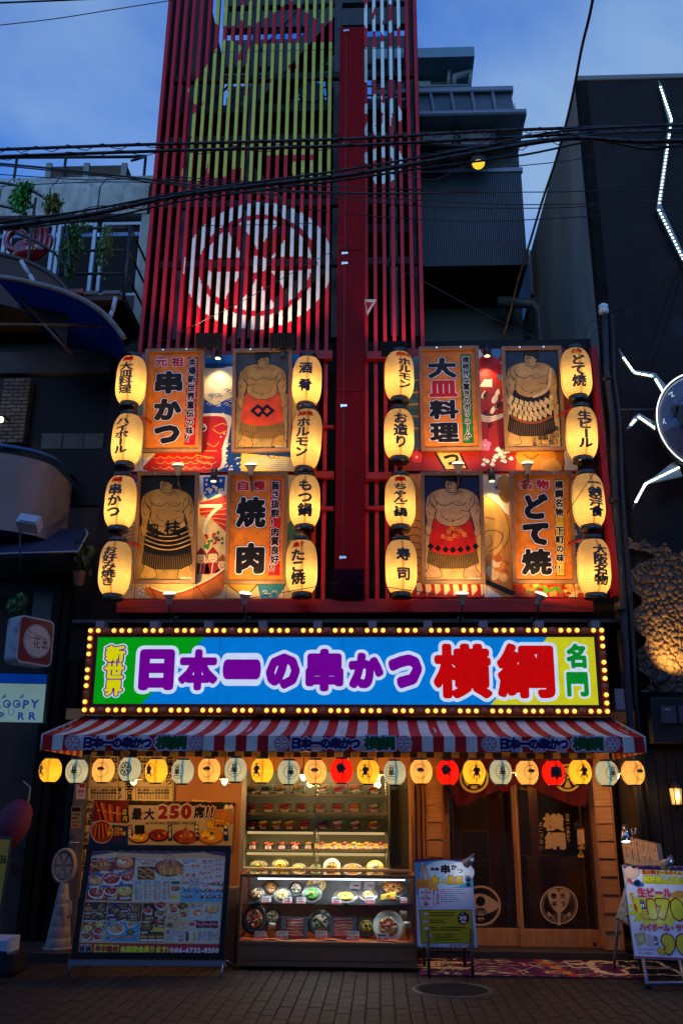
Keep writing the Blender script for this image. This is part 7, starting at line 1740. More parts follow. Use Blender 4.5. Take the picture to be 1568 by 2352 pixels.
for (x,lab) in ((512,'black tray of marbled red meat slices, left of the two'),(908,'black tray of marbled red meat slices, right of the two')):
 Y=10.38;p=at(*C_G(x,495),Y);t=thing('meat_tray',lab,'meat tray',(p.x,Y,p.z-.13),'black trays of sliced meat');M=Matrix.Rotation(math.radians(68),3,'X')
 mb=MB();mb.obox(p,(.27,.22,.012),M)
 for s in (-1,1):mb.obox(p+M@Vector((s*.13,0,.014)),(.014,.22,.03),M);mb.obox(p+M@Vector((0,s*.105,.012)),(.25,.014,.026),M)
 mb.build('tray',SLATE,t)
 mb=MB();m2=MB()
 for k in range(6):mb.ell(p+M@Vector((.0,-.078+.031*k,.022)),(.105,.019,.014),14,6,M,jit=.05);m2.tube([p+M@Vector((-.1+.04*q,-.064+.031*k+.003*math.sin(q*2+k),.034)) for q in range(6)],.0035,5)
 mb.build('meat_slices',MRED,t);m2.build('fat_marbling',MWHT,t)
 mb=MB();mb.tube([p+Vector((-.06,0,-.1)),p+Vector((-.06,-.02,-.15)),p+Vector((-.06,.08,-.15))],.004);mb.tube([p+Vector((.06,0,-.1)),p+Vector((.06,-.02,-.15)),p+Vector((.06,.08,-.15))],.004);mb.build('wire_stand',CHROME,t)
for (x,y,Y,lab) in ((322,520,10.32,'left beer mug with white foam top near the front glass'),(1428,510,10.30,'right beer mug with white foam top near the front glass'),(1400,420,10.55,'beer glass with foam behind the right mug')):
 p=at(*C_G(x,y),Y);t=thing('beer_mug',lab,'beer mug',(p.x,Y,p.z-.09),'beer mugs in the showcase')
 mb=MB();mb.lathe([(.032,-.085),(.036,-.08),(.038,.03),(.036,.035)],p,16);mb.build('beer',mat('beer_amber',(.42,.16,.02),.1,coat=.8),t)
 mb=MB();mb.lathe([(.0,.03),(.04,.03),(.042,.07),(.036,.085),(0,.09)],p,16,Matrix.Rotation(math.radians(6),3,'Y'),closed=False);mb.build('foam',MWHT,t)
 mb=MB();mb.tube([p+Vector((.036,0,-.05)),p+Vector((.07,0,-.04)),p+Vector((.07,0,.01)),p+Vector((.036,0,.02))],.006);mb.build('handle',ACR,t)
for (x,y,txt,w_,h_,Y) in ((232,590,'¥3,980',.125,.085,10.27),(408,590,'¥4,580',.12,.085,10.27),(730,585,'¥2,560',.125,.085,10.27),(990,592,'¥4,780',.13,.088,10.27),(1235,605,'¥2,280',.125,.085,10.25),(280,283,'¥780',.10,.062,10.29),(452,288,'¥680',.095,.062,10.29),(566,292,'¥650',.095,.062,10.29),(855,292,'¥880',.10,.062,10.29),(1130,296,'¥780',.10,.085,10.29),(1405,290,'¥960',.07,.062,10.29)):
 p=at(*C_G(x,y),Y);t=thing('price_card','price card %s, reading %s' % ('at the bottom of the showcase %s' % {232:'by the hotpot',408:'by the left meat tray',730:'by the noodle pot',990:'by the right meat tray',1235:'by the white bowl'}[x] if y>400 else 'on the showcase shelf, %s' % {280:'first from the left',452:'second from the left',566:'third from the left',855:'left of the right half',1130:'middle of the right half',1405:'last at the right'}[x],txt),'price card',tuple(p),'price cards in the showcase');c_=card(t,p.x,Y,p.z,w_,h_,txt);c_.name='card_face'
# small boxes at the back of the showcase
for i in range(4):
 a=at(*C_G(1010+115*i,170),10.78);t=thing('packet','pale printed packet, %s in the row at the back of the showcase shelf' % ORD[i],'packet',tuple(a),'pale packets at the back of the showcase');mb=MB();mb.box(a.x-.06,a.x+.06,10.77,10.8,a.z,a.z+.075);mb.build('pouch',mat('packet_white',(.4,.4,.44),.4),t);mb=MB();mb.box(a.x-.02,a.x+.045,10.765,10.769,a.z+.03,a.z+.045);mb.build('stripe',MRED,t)
bx_=thing('cardboard_box','tall brown carton between the menu board and the showcase','box',tuple(at(538,2210,10.6)));a,b=at(533,2100,10.6),at(546,2100,10.6);mb=MB();mb.bbox(a.x-.12,b.x-.02,10.6,10.85,0,at(540,2040,10.6).z,.004);mb.build('carton',mat('carton_brown',(.16,.10,.06),.8),bx_)
#==================================================================A-frame menu board
CM_T=(163.1,.24,1931.8)
P,(u0,u1,v0,v1)=solve((201.6,1940),(532.8,1941.8),(162,2201),(513,2202.8),9.78)
mn=thing('menu_board','large black framed menu board on legs with food photos and phone number 06-6732-8350','menu board',tuple(P.w((u0+u1)/2,v0-.2,0)))
fw=.055
for q in ((u0,u0+fw,v0,v1),(u1-fw,u1,v0,v1),(u0+fw,u1-fw,v0,v0+fw),(u0+fw,u1-fw,v1-fw*.9,v1)):
 mb=MB();pbox(mb,P,*q,-.05,0);mb.build('frame_rail',mat('board_black',(.008,.008,.009),.4,spec=.2),mn)
mb=MB();pbox(mb,P,u0+fw,u1-fw,v0+fw,v1-fw,-.045,-.02);mb.build('backing',DARK,mn)
mb=MB();pbox(mb,P,u0-.02,u1+.02,v0-.065,v0-.012,-.05,-.01);mb.build('lower_rail',mat('alu_grey',(.16,.16,.19),.4,metal=.5),mn)
for (x,y) in ((157,2240),(507,2245)):
 g=atz(x,y,0);q=P.w(u0+.01 if x<300 else u1-.01,v0-.02,-.03);mb=MB();mb.tube([q,g],.016,6);mb.build('leg',mat('alu_grey',(.16,.16,.19),.4,metal=.5),mn)
 mb=MB();mb.tube([q+Vector((.03,.03,0)),(g.x+.06,g.y+.55,0)],.016,6);mb.build('leg',BLACK,mn)
Pr=PT(P,CM_T,step=.0006,h0=-.018)
Pr.gam=.68;Pr.wm=(1.12,1,.82);Pr.emit([(u0+fw,v0+fw),(u1-fw,v0+fw),(u1-fw,v1-fw),(u0+fw,v1-fw)],[(0,1,2,3)],'#c8a468',0)
Pr.poly([(172,140),(420,105),(900,122),(1260,105),(1500,150),(1504,66),(182,66)],'#3c1c4c',1)
for k in range(12):
 x=190+k*110;Pr.rect(x+105,68,x+155,92,'#188a3a',1.5) if x+155<1500 else None;Pr.rect(x+160,70,x+212,96,'#d8862c',1.5) if x+212<1500 else None
for x in (418,1267):wheel(Pr,x,118,17,'#c8c4d0',None,2)
def panel(q,c):Pr.poly([(q[0][0],q[0][1]),(q[1][0],q[1][1]),(q[2][0],q[2][1]),(q[3][0],q[3][1])],c,1)
panel(((140,560),(575,572),(617,155),(180,152)),'#7a1c24');Pr.poly([(150,470),(590,420),(605,270),(165,300)],'#1c4c9c',1.3)
Pr.rect(192,150,412,190,'#d8d4d0',2);Pr.htext('横綱',200,171,30,'#141010',.04,3,fit=48);Pr.htext('名物大皿',250,171,32,'#b01420',.05,3,fit=104);Pr.htext('料理',356,171,30,'#141010',.04,3,fit=50)
for (x,y,r,k) in ((310,240,85,0),(512,205,88,3),(232,375,70,3),(385,360,90,1),(535,350,62,1),(240,495,75,1),(380,475,62,1),(515,480,75,3)):food(Pr,x,y,r,k,2,ry=.68)
for (x,y) in ((275,285),(408,275),(280,400),(500,388),(175,425),(215,532),(350,535),(465,535)):Pr.rect(x,y,x+85,y+20,'#d8d4d0',5);Pr.dashes(x+4,y+5,x+80,y+17,1,'#2a2020',6)
for (x,y) in ((205,330),(445,335),(575,305),(325,530)):Pr.poly(circ(x,y,24,20,10),'#c01818',5.5);Pr.htext('10人',x-18,y,16,'#e8d060',.05,6)
Pr.htext('454',205,238,24,'#e0c030',.06,6);Pr.htext('10人',440,445,26,'#e0c030',.06,6)
panel(((582,575),(1030,580),(1072,165),(620,155)),'#c8c8b4');Pr.poly(circ(688,190,24,26,20),'#b01c28',2);Pr.em('串',688,190,38,'#e0dcd0',.04,3);Pr.htext('日本一の',626,172,18,'#141010',.04,3,fit=40);Pr.htext('かつ',690,212,24,'#141010',.05,3)
Pr.htext('KUSHI',720,182,44,'#a01c28',.0,3,fit=98);Pr.htext('KATSU',742,212,44,'#a01c28',.0,3,fit=110)
food(Pr,935,255,130,0,2,ry=.62)
for k in range(7):Pr.poly(circ(860+k*32,280+(k % 2)*8,17,46,10),['#b8742c','#d09040'][k % 2],5,.3);Pr.line([(862+k*30,240),(950,110)],6,['#8c3060','#d8c890','#b8a060'][k % 3],4.5,False)
Pr.rect(632,238,802,370,'#c87c2c',2)
for i in range(2):
 for j in range(2):Pr.rect(638+82*i,244+63*j,712+82*i,300+63*j,'#4a1c10',3);Pr.line([(648+82*i,262+63*j),(700+82*i,285+63*j)],18,'#c8844c',4,False)
Pr.rect(805,340,1040,375,'#e0dcd0',2);Pr.dashes(812,348,1030,372,2,'#201c1c',3)
for k in range(4):Pr.dashes(608+90*k,400,645+90*k,565,11,'#2a2422',3,.9);Pr.dashes(655+90*k,400,680+90*k,565,11,'#b02838',3,.9);Pr.rect(612+90*k,378,670+90*k,394,'#5c86a8',3)
food(Pr,1000,450,40,0,3);Pr.rect(960,382,1040,410,'#1c4c28',3);Pr.rect(948,512,1022,552,'#d8c830',3);Pr.dashes(955,518,1015,548,3,'#a01818',4)
panel(((1042,578),(1445,585),(1500,165),(1080,160)),'#c4ccc8');Pr.poly([(1045,578),(1445,585),(1460,470),(1056,440)],'#3c9cd0',1.4)
Pr.poly(circ(1100,190,24,24,16),'#243c8c',2);Pr.em('寿',1100,188,34,'#e0dcd8',.03,3);Pr.htext('SUSHI',1130,182,32,'#24347c',.0,3,fit=66);Pr.em('大',1275,195,44,'#a81c24',.05,3);Pr.htext('ホネ寿司',1298,188,18,'#201c1c',.04,3,fit=58);Pr.htext('ONETA',1298,210,20,'#a01c24',.0,3,fit=52)
Pr.poly(circ(1275,418,20,20,16),'#a81c34',2);Pr.em('肉',1275,418,30,'#e0dcd8',.03,3);Pr.htext('の寿司',1292,408,18,'#201c1c',.04,3);Pr.htext('NIKU',1292,428,20,'#a01c24',0,3)
for (x,y,w) in ((1175,235,60),(1160,325,75),(1310,245,42),(1420,180,45),(1420,220,42),(1420,268,42),(1310,300,42),(1305,350,42),(1420,335,45),(1095,395,28),(1400,405,60),(1295,468,55),(1415,468,55),(1290,530,55),(1410,530,55),(1120,465,45),(1115,525,50)):
 Pr.poly([(x-w,y+w*.28),(x+w*.9,y+w*.3),(x+w,y-w*.2),(x-w*.9,y-w*.22)],'#3a3a44' if y>390 else '#c8b090',2.5,.3)
 for k in range(4):Pr.poly(circ(x-w*.6+k*w*.4,y-2,w*.2,w*.16,7),['#c04030','#e0b090','#a82820','#e8dcd0'][(k+int(x)) % 4],3.5,.5)
for (x,y) in ((1130,360),(1185,360),(1185,440)):Pr.dashes(x,y,x+50,y+75,6,'#30304a',4)
low=[(((85,945),(300,955),(330,770),(112,765)),'#b8401c'),(((112,760),(332,765),(355,582),(135,580)),'#2c1c18'),(((340,760),(548,765),(570,590),(362,585)),'#2c1848'),(((552,765),(665,768),(685,592),(572,590)),'#4c3020'),(((315,955),(640,962),(662,775),(335,770)),'#2c84c4'),(((650,965),(880,965),(915,592),(692,592)),'#241410'),(((895,770),(1118,775),(1130,600),(915,596)),'#c8b468'),(((1120,840),(1420,845),(1440,600),(1135,600)),'#b4bcb8'),(((890,965),(1410,972),(1418,850),(905,848)),'#c0bcb4')]
for q,c in low:panel(q,c)
for i in range(420):
 x,y=rnd.uniform(100,1420),rnd.uniform(600,950)
 if 600<x<700 and y<760 or (x>900 and y>840):continue
 Pr.poly(circ(x,y,rnd.uniform(5,15),rnd.uniform(4,9),6),rnd.choice(['#b85a28','#d8a050','#a82c1c','#5c2c14','#e0c890','#3c6c24','#d87838','#e8e0cc']),1.25,.5)
for i in range(240):
 x,y=rnd.uniform(170,590),rnd.uniform(210,550);Pr.poly(circ(x,y,rnd.uniform(6,18),rnd.uniform(5,10),6),rnd.choice(['#b85a28','#d8a050','#a82c1c','#5c2c14','#e0c890','#e8e0cc','#2c5c9c']),1.4,.5)
for i in range(160):
 x,y=rnd.uniform(1060,1450),rnd.uniform(225,560);Pr.poly(circ(x,y,rnd.uniform(5,16),rnd.uniform(3,7),6),rnd.choice(['#c85038','#e0b090','#a82c1c','#4c4450','#e0c890','#f0ece0','#7c90a0']),1.5,.5)
for (x,y,r,k) in ((170,650,42,0),(285,655,42,2),(150,725,30,2),(215,722,30,2),(295,722,32,2),(160,835,48,3),(270,800,42,3),(260,860,48,1),(140,910,46,1),(255,920,44,1),(500,625,42,2),(420,665,46,2),(490,710,48,2),(620,655,46,2),(430,840,78,4),(575,800,40,4),(570,870,38,2),(735,665,42,1),(860,615,52,1),(852,690,48,1),(745,745,55,2),(838,770,40,2),(720,820,54,2),(980,660,42,1),(1065,620,46,2),(972,730,42,3),(1075,705,42,1),(1215,690,62,4),(1350,650,60,3),(940,800,28,2),(1065,800,34,4),(1155,795,34,1)):food(Pr,x,y,r,k,2,ry=.7)
for k in range(6):food(Pr,355+48*k,918,22,k,3)
for k in range(3):Pr.rect(1195+72*k,762,1262+72*k,830,'#5c1018',3);Pr.line([(1205+72*k,790),(1250+72*k,800)],22,'#c05868',4,False)
for k in range(3):Pr.rect(660+76*k,890,730+76*k,945,'#5c3018',3);Pr.line([(670+76*k,915),(720+76*k,915)],18,'#c8803c',4,False);Pr.rect(660+76*k,938,730+76*k,958,'#d8d4d0',4)
Pr.poly([(775,865),(890,870),(890,825),(782,822)],'#d8b030',3)
for (x,y) in ((130,682),(235,685),(115,755),(190,757),(265,757),(100,865),(250,885),(95,935),(200,940),(480,660),(352,700),(368,742),(470,755),(715,690),(840,650),(830,730),(690,765),(825,802),(670,865),(925,685),(1085,640),(920,750),(1050,745)):Pr.rect(x,y,x+62,y+14,'#d0ccc8',5);Pr.dashes(x+3,y+3,x+58,y+13,1,'#2a2020',6)
Pr.dashes(565,690,650,760,6,'#d8c8a0',4);Pr.dashes(1212,865,1250,955,5,'#2a2422',4,.9);Pr.dashes(1265,865,1300,955,5,'#b02838',4,.9);Pr.dashes(1310,865,1370,955,5,'#2a2422',4,.9);Pr.dashes(1378,865,1408,955,5,'#b02838',4,.9)
for t,x,y,c in (('SENGYO',388,795,'#1c4c8c'),('MESHI',985,612,'#a01c24'),('NABE',1190,618,'#a01c24'),('YOKOZUNA DRINK',955,868,'#a01c24')):Pr.htext(t,x,y,28,c,.0,4,fit=16*len(t) if len(t)<8 else 175)
Pr.em('鮮',365,795,34,'#1c3c7c',.04,4);Pr.em('飯',955,615,34,'#a01c24',.03,4);Pr.em('鍋',1165,618,36,'#b05830',.03,4);Pr.em('飲',928,868,34,'#a01c34',.03,4)
Pr.htext('オーシャンラッキー',908,893,17,'#a01c24',.05,4,fit=120);Pr.htext('ハイボール',905,914,17,'#a01c24',.05,4,fit=72);Pr.htext('380円',1030,908,26,'#a01c24',.03,4,fit=50);Pr.htext('麦ハイボール',905,938,17,'#a01c24',.05,4,fit=82);Pr.htext('480円',1025,944,26,'#a01c24',.03,4,fit=52)
for x,c in ((1110,'#6a1c14'),(1180,'#c8a040')):Pr.poly([(x-14,955),(x+14,955),(x+14,885),(x+5,862),(x-5,862),(x-14,885)],c,4)
for x in (1140,1165):Pr.rect(x-9,900,x+9,950,'#d0c890',4)
Pr.poly([(30,1090),(1432,1108),(1440,985),(48,970)],'#a8141c',1.5)
for k in range(14):Pr.poly([(70+k*97,1088+k*1.4),(125+k*97,1089+k*1.4),(127+k*97,1112+k*1.4),(72+k*97,1111+k*1.4)],['#1c6c3c','#b86a28','#4c2450'][k % 3],2)
Pr.glyph('横',78,1002,130,1062,'#1c1418',.05,4,[(.05,'#c8c4d0')]);Pr.glyph('綱',134,1002,190,1062,'#1c1418',.05,4,[(.05,'#c8c4d0')]);Pr.htext('日本一の串かつ',76,990,16,'#c8c4d0',.03,4,fit=120)
Pr.poly([(216,1070),(450,1075),(460,992),(222,988)],'#e0c81c',2);Pr.htext('年中無休',228,1030,66,'#8c1018',.06,4,fit=222)
Pr.htext('各種宴会承ります!',470,1036,66,'#e0d020',.06,4,[(.05,'#7c1018')],fit=465)
Pr.ring(965,1042,20,25,'#e0dce4',3,20);Pr.em('電',965,1042,28,'#e0dce4',.04,4);Pr.htext('06-6732-8350',992,1042,62,'#d8d4e0',.05,4,fit=425)
Pr.build('menu_print',printmat('menu_film_large',.3,grain=.05,coat=.15,dif=1.15),mn)
#==================================================================kushikatsu sign on easel
CS_T=(940.8,.13336,1944.3)
f=lambda x,y:(940.8+.13336*x,1944.3+.13336*y)
P,(u0,u1,v0,v1)=solve(f(82,218),f(1062,225),f(133,1740),f(1160,1745),10.05)
ks=thing('easel_sign','upright 串かつ 食べ放題 poster on a black wooden easel beside the showcase','sign',tuple(P.w((u0+u1)/2,v0,0)))
mb=MB();pbox(mb,P,u0,u1,v0,v1,-.02,0);mb.build('board',BLACK,ks)
Pr=PT(P,CS_T,step=.0005,h0=.0005)
Pr.emit([(u0,v0),(u1,v0),(u1,v1),(u0,v1)],[(0,1,2,3)],'#c4c4d4',0)
Pr.poly([(100,830),(1085,830),(1065,225),(83,222)],'#3c9cc8',1);Pr.poly(circ(620,480,420,240,30),'#a8cce0',1.3);Pr.poly(circ(850,450,260,180,24),'#d8e0e4',1.5)
Pr.poly([(83,275),(560,235),(900,262),(1064,262),(1062,222),(82,216)],'#4c1460',1.8)
for k in range(8):Pr.line([(120+k*42,620),(220,260)],12,['#a02c5c','#c8b080','#8a9c50'][k % 3],2.2,False);Pr.poly(circ(140+k*42,650+(k % 2)*20,38,105,12),['#c87c28','#d8953c'][k % 2],2.8,.4)
Pr.glyph('横',352,362,420,420,'#141010',.05,4,[(.05,'#d0d8e4')]);Pr.glyph('綱',426,362,498,420,'#141010',.05,4,[(.05,'#d0d8e4')])
Pr.glyph('串',528,310,692,470,'#141018',.06,4,[(.05,'#d0e0ec')]);Pr.glyph('か',706,312,812,402,'#141018',.05,4,[(.05,'#d0e0ec')]);Pr.glyph('つ',812,388,908,458,'#141018',.05,4,[(.05,'#d0e0ec')])
for ch,b in (('食',(365,498,505,655)),('べ',(525,560,628,650)),('放',(645,498,782,655)),('題',(790,515,912,655))):Pr.glyph(ch,*b,'#e8b81c',.055,5,[(.05,'#16140c'),(.09,'#b8d0e0')])
Pr.poly(circ(1000,560,60,60,14),'#4c84b0',3);Pr.em('横',1005,580,62,'#101010',.06,4);Pr.em('綱',1005,660,66,'#101010',.06,4);Pr.line([(940,500),(1000,520),(1062,545)],14,'#c84830',3.4)
Pr.poly([(158,1042),(414,1046),(400,712),(143,716)],'#381c34',2.5);Pr.poly([(166,1036),(406,1040),(393,720),(151,722)],'#d0d0dc',3)
Pr.htext('大人',245,752,30,'#1c1018',.04,4);Pr.htext('¥2,000',185,792,46,'#b81830',.06,4,fit=175);Pr.htext('小学生',235,855,28,'#1c1018',.04,4);Pr.htext('¥1,000',195,893,46,'#b81830',.06,4,fit=165);Pr.htext('幼児',250,958,28,'#1c1018',.04,4);Pr.htext('無料',245,998,42,'#b81830',.06,4)
Pr.poly([(440,1020),(1090,1020),(1078,712),(425,712)],'#c0c4d8',2);Pr.vtext('食べ放題の掟',475,745,46,38,'#b01c28',.06,4,dx=2)
for k in range(7):Pr.poly(circ(530+k*2,745+k*34.5,11,11,8),'#a01c28',4);Pr.dashes(550+k*2,738+k*34.5,800+rnd.uniform(0,200),757+k*34.5,1,'#1c1824',4,.95)
Pr.poly([(190,1672),(1108,1668),(1062,1085),(158,1088)],'#2a2008',2.4);Pr.poly([(196,1662),(1096,1658),(1052,1098),(168,1100)],'#b8a018',2.8)
for (x,y,w,rows) in ((345,1145,450,(1145,1188)),(350,1270,310,(1270,1310)),(360,1395,670,(1395,1438)),(418,1520,470,(1520,1562,1608))):
 Pr.poly([(x-140+3,y+45),(x-18,y+42),(x-20,y-15),(x-142,y-13)],'#a83838',3.2);Pr.poly([(x-125,y+38),(x-35,y+35),(x-37,y-8),(x-127,y-6)],'#c8c8cc',3.6);Pr.dashes(x-120,y+2,x-42,y+30,1,'#203060',4)
 for yy in rows:Pr.dashes(x,yy-12,x+w*rnd.uniform(.85,1),yy+16,1,'#201808',4,.95,.75)
Pr.poly(circ(920,1235,106,112,28),'#48101c',3.5);Pr.ring(920,1235,100,104,'#b08838',4,28);Pr.em('全',905,1160,36,'#e0d8d4',.03,4.5);Pr.htext('30',850,1228,88,'#e0d8d4',.06,4.5,fit=130);Pr.htext('種類',880,1300,40,'#e0d8d4',.04,4.5,fit=84)
Pr.rect(685,1690,1110,1706,'#b81838',3);Pr.dashes(190,1692,560,1710,2,'#505070',3)
for k in range(13):Pr.poly([(140+k*78,1742),(178+k*78,1742),(176+k*78,1722),(138+k*78,1722)],['#a81c24','#1c6c3c','#c8a81c','#3c1c4c'][k % 4],3)
Pr.build('poster_print',printmat('menu_film',.28),ks)
WB=mat('black_wood',(.014,.012,.014),.5,bump=.1)
mb=MB();a=at(*f(300,1790),10.08);b=at(*f(1080,1850),10.08);mb.box(a.x,b.x,10.08,10.12,b.z,a.z);mb.build('easel_rail',WB,ks)
for (xt,xb,yb2,dy) in ((325,330,2255,0),(1080,1085,2265,0),(255,250,2080,1),(945,945,2075,1)):
 g=atz(*f(xb,yb2),0);t_=P.w(u0+(u1-u0)*((xt-133)/1027),v0+.25,-.03);mb=MB();mb.tube([t_,g],.019,4);mb.build('leg',WB,ks)
def cliplamp(px,py,Y,to_px,to_py,toY,label,col,pw_,r=.045,L_=.13,power_dir=None):
 p=at(px,py,Y);q=at(to_px,to_py,toY);d=(q-p).normalized();t=thing('clip_lamp',label,'clip lamp',tuple(p),'clip-on lamps lighting the street signs')
 M=d.to_track_quat('Z','Y').to_matrix();mb=MB();mb.lathe([(.012,-L_*.62),(.032,-L_*.6),(.036,-L_*.2),(r,L_*.35),(r*.94,L_*.35)],p,20,M,closed=False);mb.build('lamp_head',mat('lamp_white',(.5,.45,.42),.3,coat=.3) if col!='chrome' else CHROME,t)
 mb=MB();mb.lathe([(0,L_*.30),(r*.93,L_*.30)],p,20,M,closed=False);mb.build('lens',mat('lamp_lens_cool',(1,1,1),.3,emit=(.9,.95,1),es=5),t)
 mb=MB();mb.tube([p-d*L_*.5,p-d*L_*.5+Vector((.03,.04,.05)),p-d*L_*.2+Vector((.03,.08,-.04))],.008);mb.obox(p-d*L_*.55+Vector((.01,.02,.03)),(.04,.03,.03));mb.build('clip',mat('clip_grey',(.3,.26,.22),.5),t)
 plight('lamp_light',t,p+d*(L_*.4),pw_,(.86,.94,1),.03,spot=105,to=q,blend=.8)
a=f(1005,265);cliplamp(a[0],a[1],9.86,*f(800,430),10.12,'white clip lamp shining on the 串かつ 食べ放題 poster','w',1.3)
#==================================================================right-hand sign and plank
CR_T=(1379.8,.17326,1881.6)
g_=lambda x,y:(1379.8+.17326*x,1881.6+.17326*y)
P,(u0,u1,v0,v1)=solve(g_(275,600),g_(1140,628),g_(435,1850),g_(1405,1882),9.7)
rs=thing('beer_price_sign','white and yellow sign for 生ビール 170 and ハイボール 90 at the right edge','sign',tuple(P.w((u0+u1)/2,v0,0)))
mb=MB();pbox(mb,P,u0,u1,v0,v1,-.03,0);mb.build('board',mat('alu_grey',(.16,.16,.19),.4,metal=.5),rs)
Pr=PT(P,CR_T,step=.0006,h0=.0005)
Pr.emit([(u0+.008,v0+.008),(u1-.008,v0+.008),(u1-.008,v1-.008),(u0+.008,v1-.008)],[(0,1,2,3)],'#c8ccda',0)
Pr.poly([(290,650),(420,662),(700,612),(1130,690),(1145,632),(280,606)],'#3c1458',1)
for k in range(9):Pr.poly([(300+k*95,616+k*2),(335+k*95,617+k*2),(335+k*95,628+k*2),(300+k*95,627+k*2)],['#1c6c3c','#c8781c','#a81c24'][k % 3],1.5)
star=[(760+ (440 if i % 2 else 330)*math.cos(i*math.pi/14),1200-(260 if i % 2 else 190)*math.sin(i*math.pi/14)) for i in range(28)]
Pr.poly([(max(310,min(1380,x)),y) for x,y in star],'#c8cc1c',1.5)
Pr.poly([(535,735),(1160,745),(1150,700),(535,680)],'#d8d020',2);Pr.poly([(545,858),(1200,872),(1190,820),(545,812)],'#d8d020',2)
Pr.htext('超お得!オールタイム',540,702,60,'#c02c14',.06,4,[(.05,'#e0c020')],fit=520)
Pr.htext('何杯飲んでも!!',552,798,92,'#d8d818',.06,4,[(.05,'#1c1c10')],fit=550)
Pr.htext('生ビール',480,975,120,'#c01824',.07,4,[(.045,'#d4d4e0'),(.08,'#26263c')],fit=450)
Pr.poly([(458,1262),(500,1252),(430,972),(370,972)],'#d8c818',3);Pr.vtext('キリン一番搾り',398,1000,37,36,'#a81420',.06,4,dx=12)
Pr.poly([(538,1200),(592,1190),(560,1068),(498,1072)],'#20243c',3);Pr.em('一',530,1095,46,'#e0e0ec',.03,4);Pr.em('杯',545,1150,52,'#e0e0ec',.03,4)
Pr.em('各',578,1280,105,'#c8b81c',.05,5,[(.05,'#7c1018')]);Pr.em('各',795,1750,100,'#c8b81c',.05,5,[(.05,'#7c1018')])
for ch,b in (('1',(618,1068,720,1325)),('7',(735,1062,905,1325)),('0',(925,1062,1090,1335))):Pr.glyph(ch,*b,'#b8c010',.10,5,[(.05,'#8c0c14'),(.065,'#20180c')])
for ch,b in (('9',(808,1530,975,1790)),('0',(1000,1535,1170,1800))):Pr.glyph(ch,*b,'#c8bc10',.10,5,[(.05,'#8c0c14'),(.065,'#20180c')])
Pr.htext('ハイボール・サワー',505,1430,96,'#b8182c',.07,4,[(.045,'#d4d4e0'),(.08,'#26263c')],fit=720)
Pr.poly([(720,1675),(762,1660),(735,1555),(690,1562)],'#20243c',3);Pr.em('一',714,1585,38,'#e0e0ec',.03,4);Pr.em('杯',728,1632,42,'#e0e0ec',.03,4)
Pr.htext('プレーンハイボール',485,1722,36,'#a81c3c',.05,4,fit=230);Pr.htext('プレーンサワー',492,1776,36,'#a81c3c',.05,4,fit=190)
Pr.poly([(430,1520),(575,1500),(600,1640),(480,1690)],'#a89c58',2);Pr.poly([(600,1520),(740,1560),(720,1690),(600,1680)],'#b0a8a8',2)
for k in range(14):Pr.line([(450+rnd.uniform(0,120),1520+rnd.uniform(0,60)),(480+rnd.uniform(0,110),1600+rnd.uniform(0,70))],4,'#d8d0a0',3,False)
Pr.poly([(935,990),(1000,945),(1160,960),(1165,1050),(940,1050)],'#b8841c',1.8)
Pr.poly(smooth([(305,730),(310,660),(380,625),(460,640),(505,680),(490,740),(430,790),(380,800),(330,780)],3),'#c8a48c',2,ol='#2a1c18',ow=4);Pr.poly(smooth([(400,640),(410,620),(450,622),(450,660),(420,650)],3),'#141010',3)
Pr.poly([(345,770),(400,800),(420,850),(390,860),(350,820)],'#c84830',2.5);Pr.poly([(335,770),(360,850),(335,862),(320,790)],'#c8a48c',2.2);Pr.poly([(400,860),(470,790),(560,850),(570,890),(480,900)],'#2c64b4',3);Pr.poly([(430,830),(500,800),(520,880),(450,890)],'#141824',3.4)
Pr.emit([(u0+.008,v0+.008),(u1-.008,v0+.008),(u1-.008,v0+.022),(u0+.008,v0+.022)],[(0,1,2,3)],'#a81c3c',6)
Pr.build('sign_print',printmat('menu_film',.28),rs)
AL=mat('stand_metal',(.2,.2,.25),.35,metal=.5)
for (a,b) in (((560,1870),(615,2230)),((1040,1880),(1130,2240))):
 q=P.w(P.uv(*g_(*a))[0],v0+.02,-.02);e=atz(*g_(*b),.01);mb=MB();mb.tube([q,e],.022,4);mb.build('leg',AL,rs);mb=MB();mb.box(e.x-.03,e.x+.03,e.y-.03,e.y+.03,0,.035);mb.build('rubber_foot',BLACK,rs)
g1=atz(*g_(610,2175),.05);mb=MB();mb.tube([g1,(g1.x+.9,g1.y+.02,.06)],.022,4);mb.build('lower_bar',AL,rs)
a=g_(868,588);cliplamp(a[0],a[1],9.5,*g_(700,720),9.85,'white clip lamp shining on the beer price sign','w',1.7,r=.055,L_=.16)
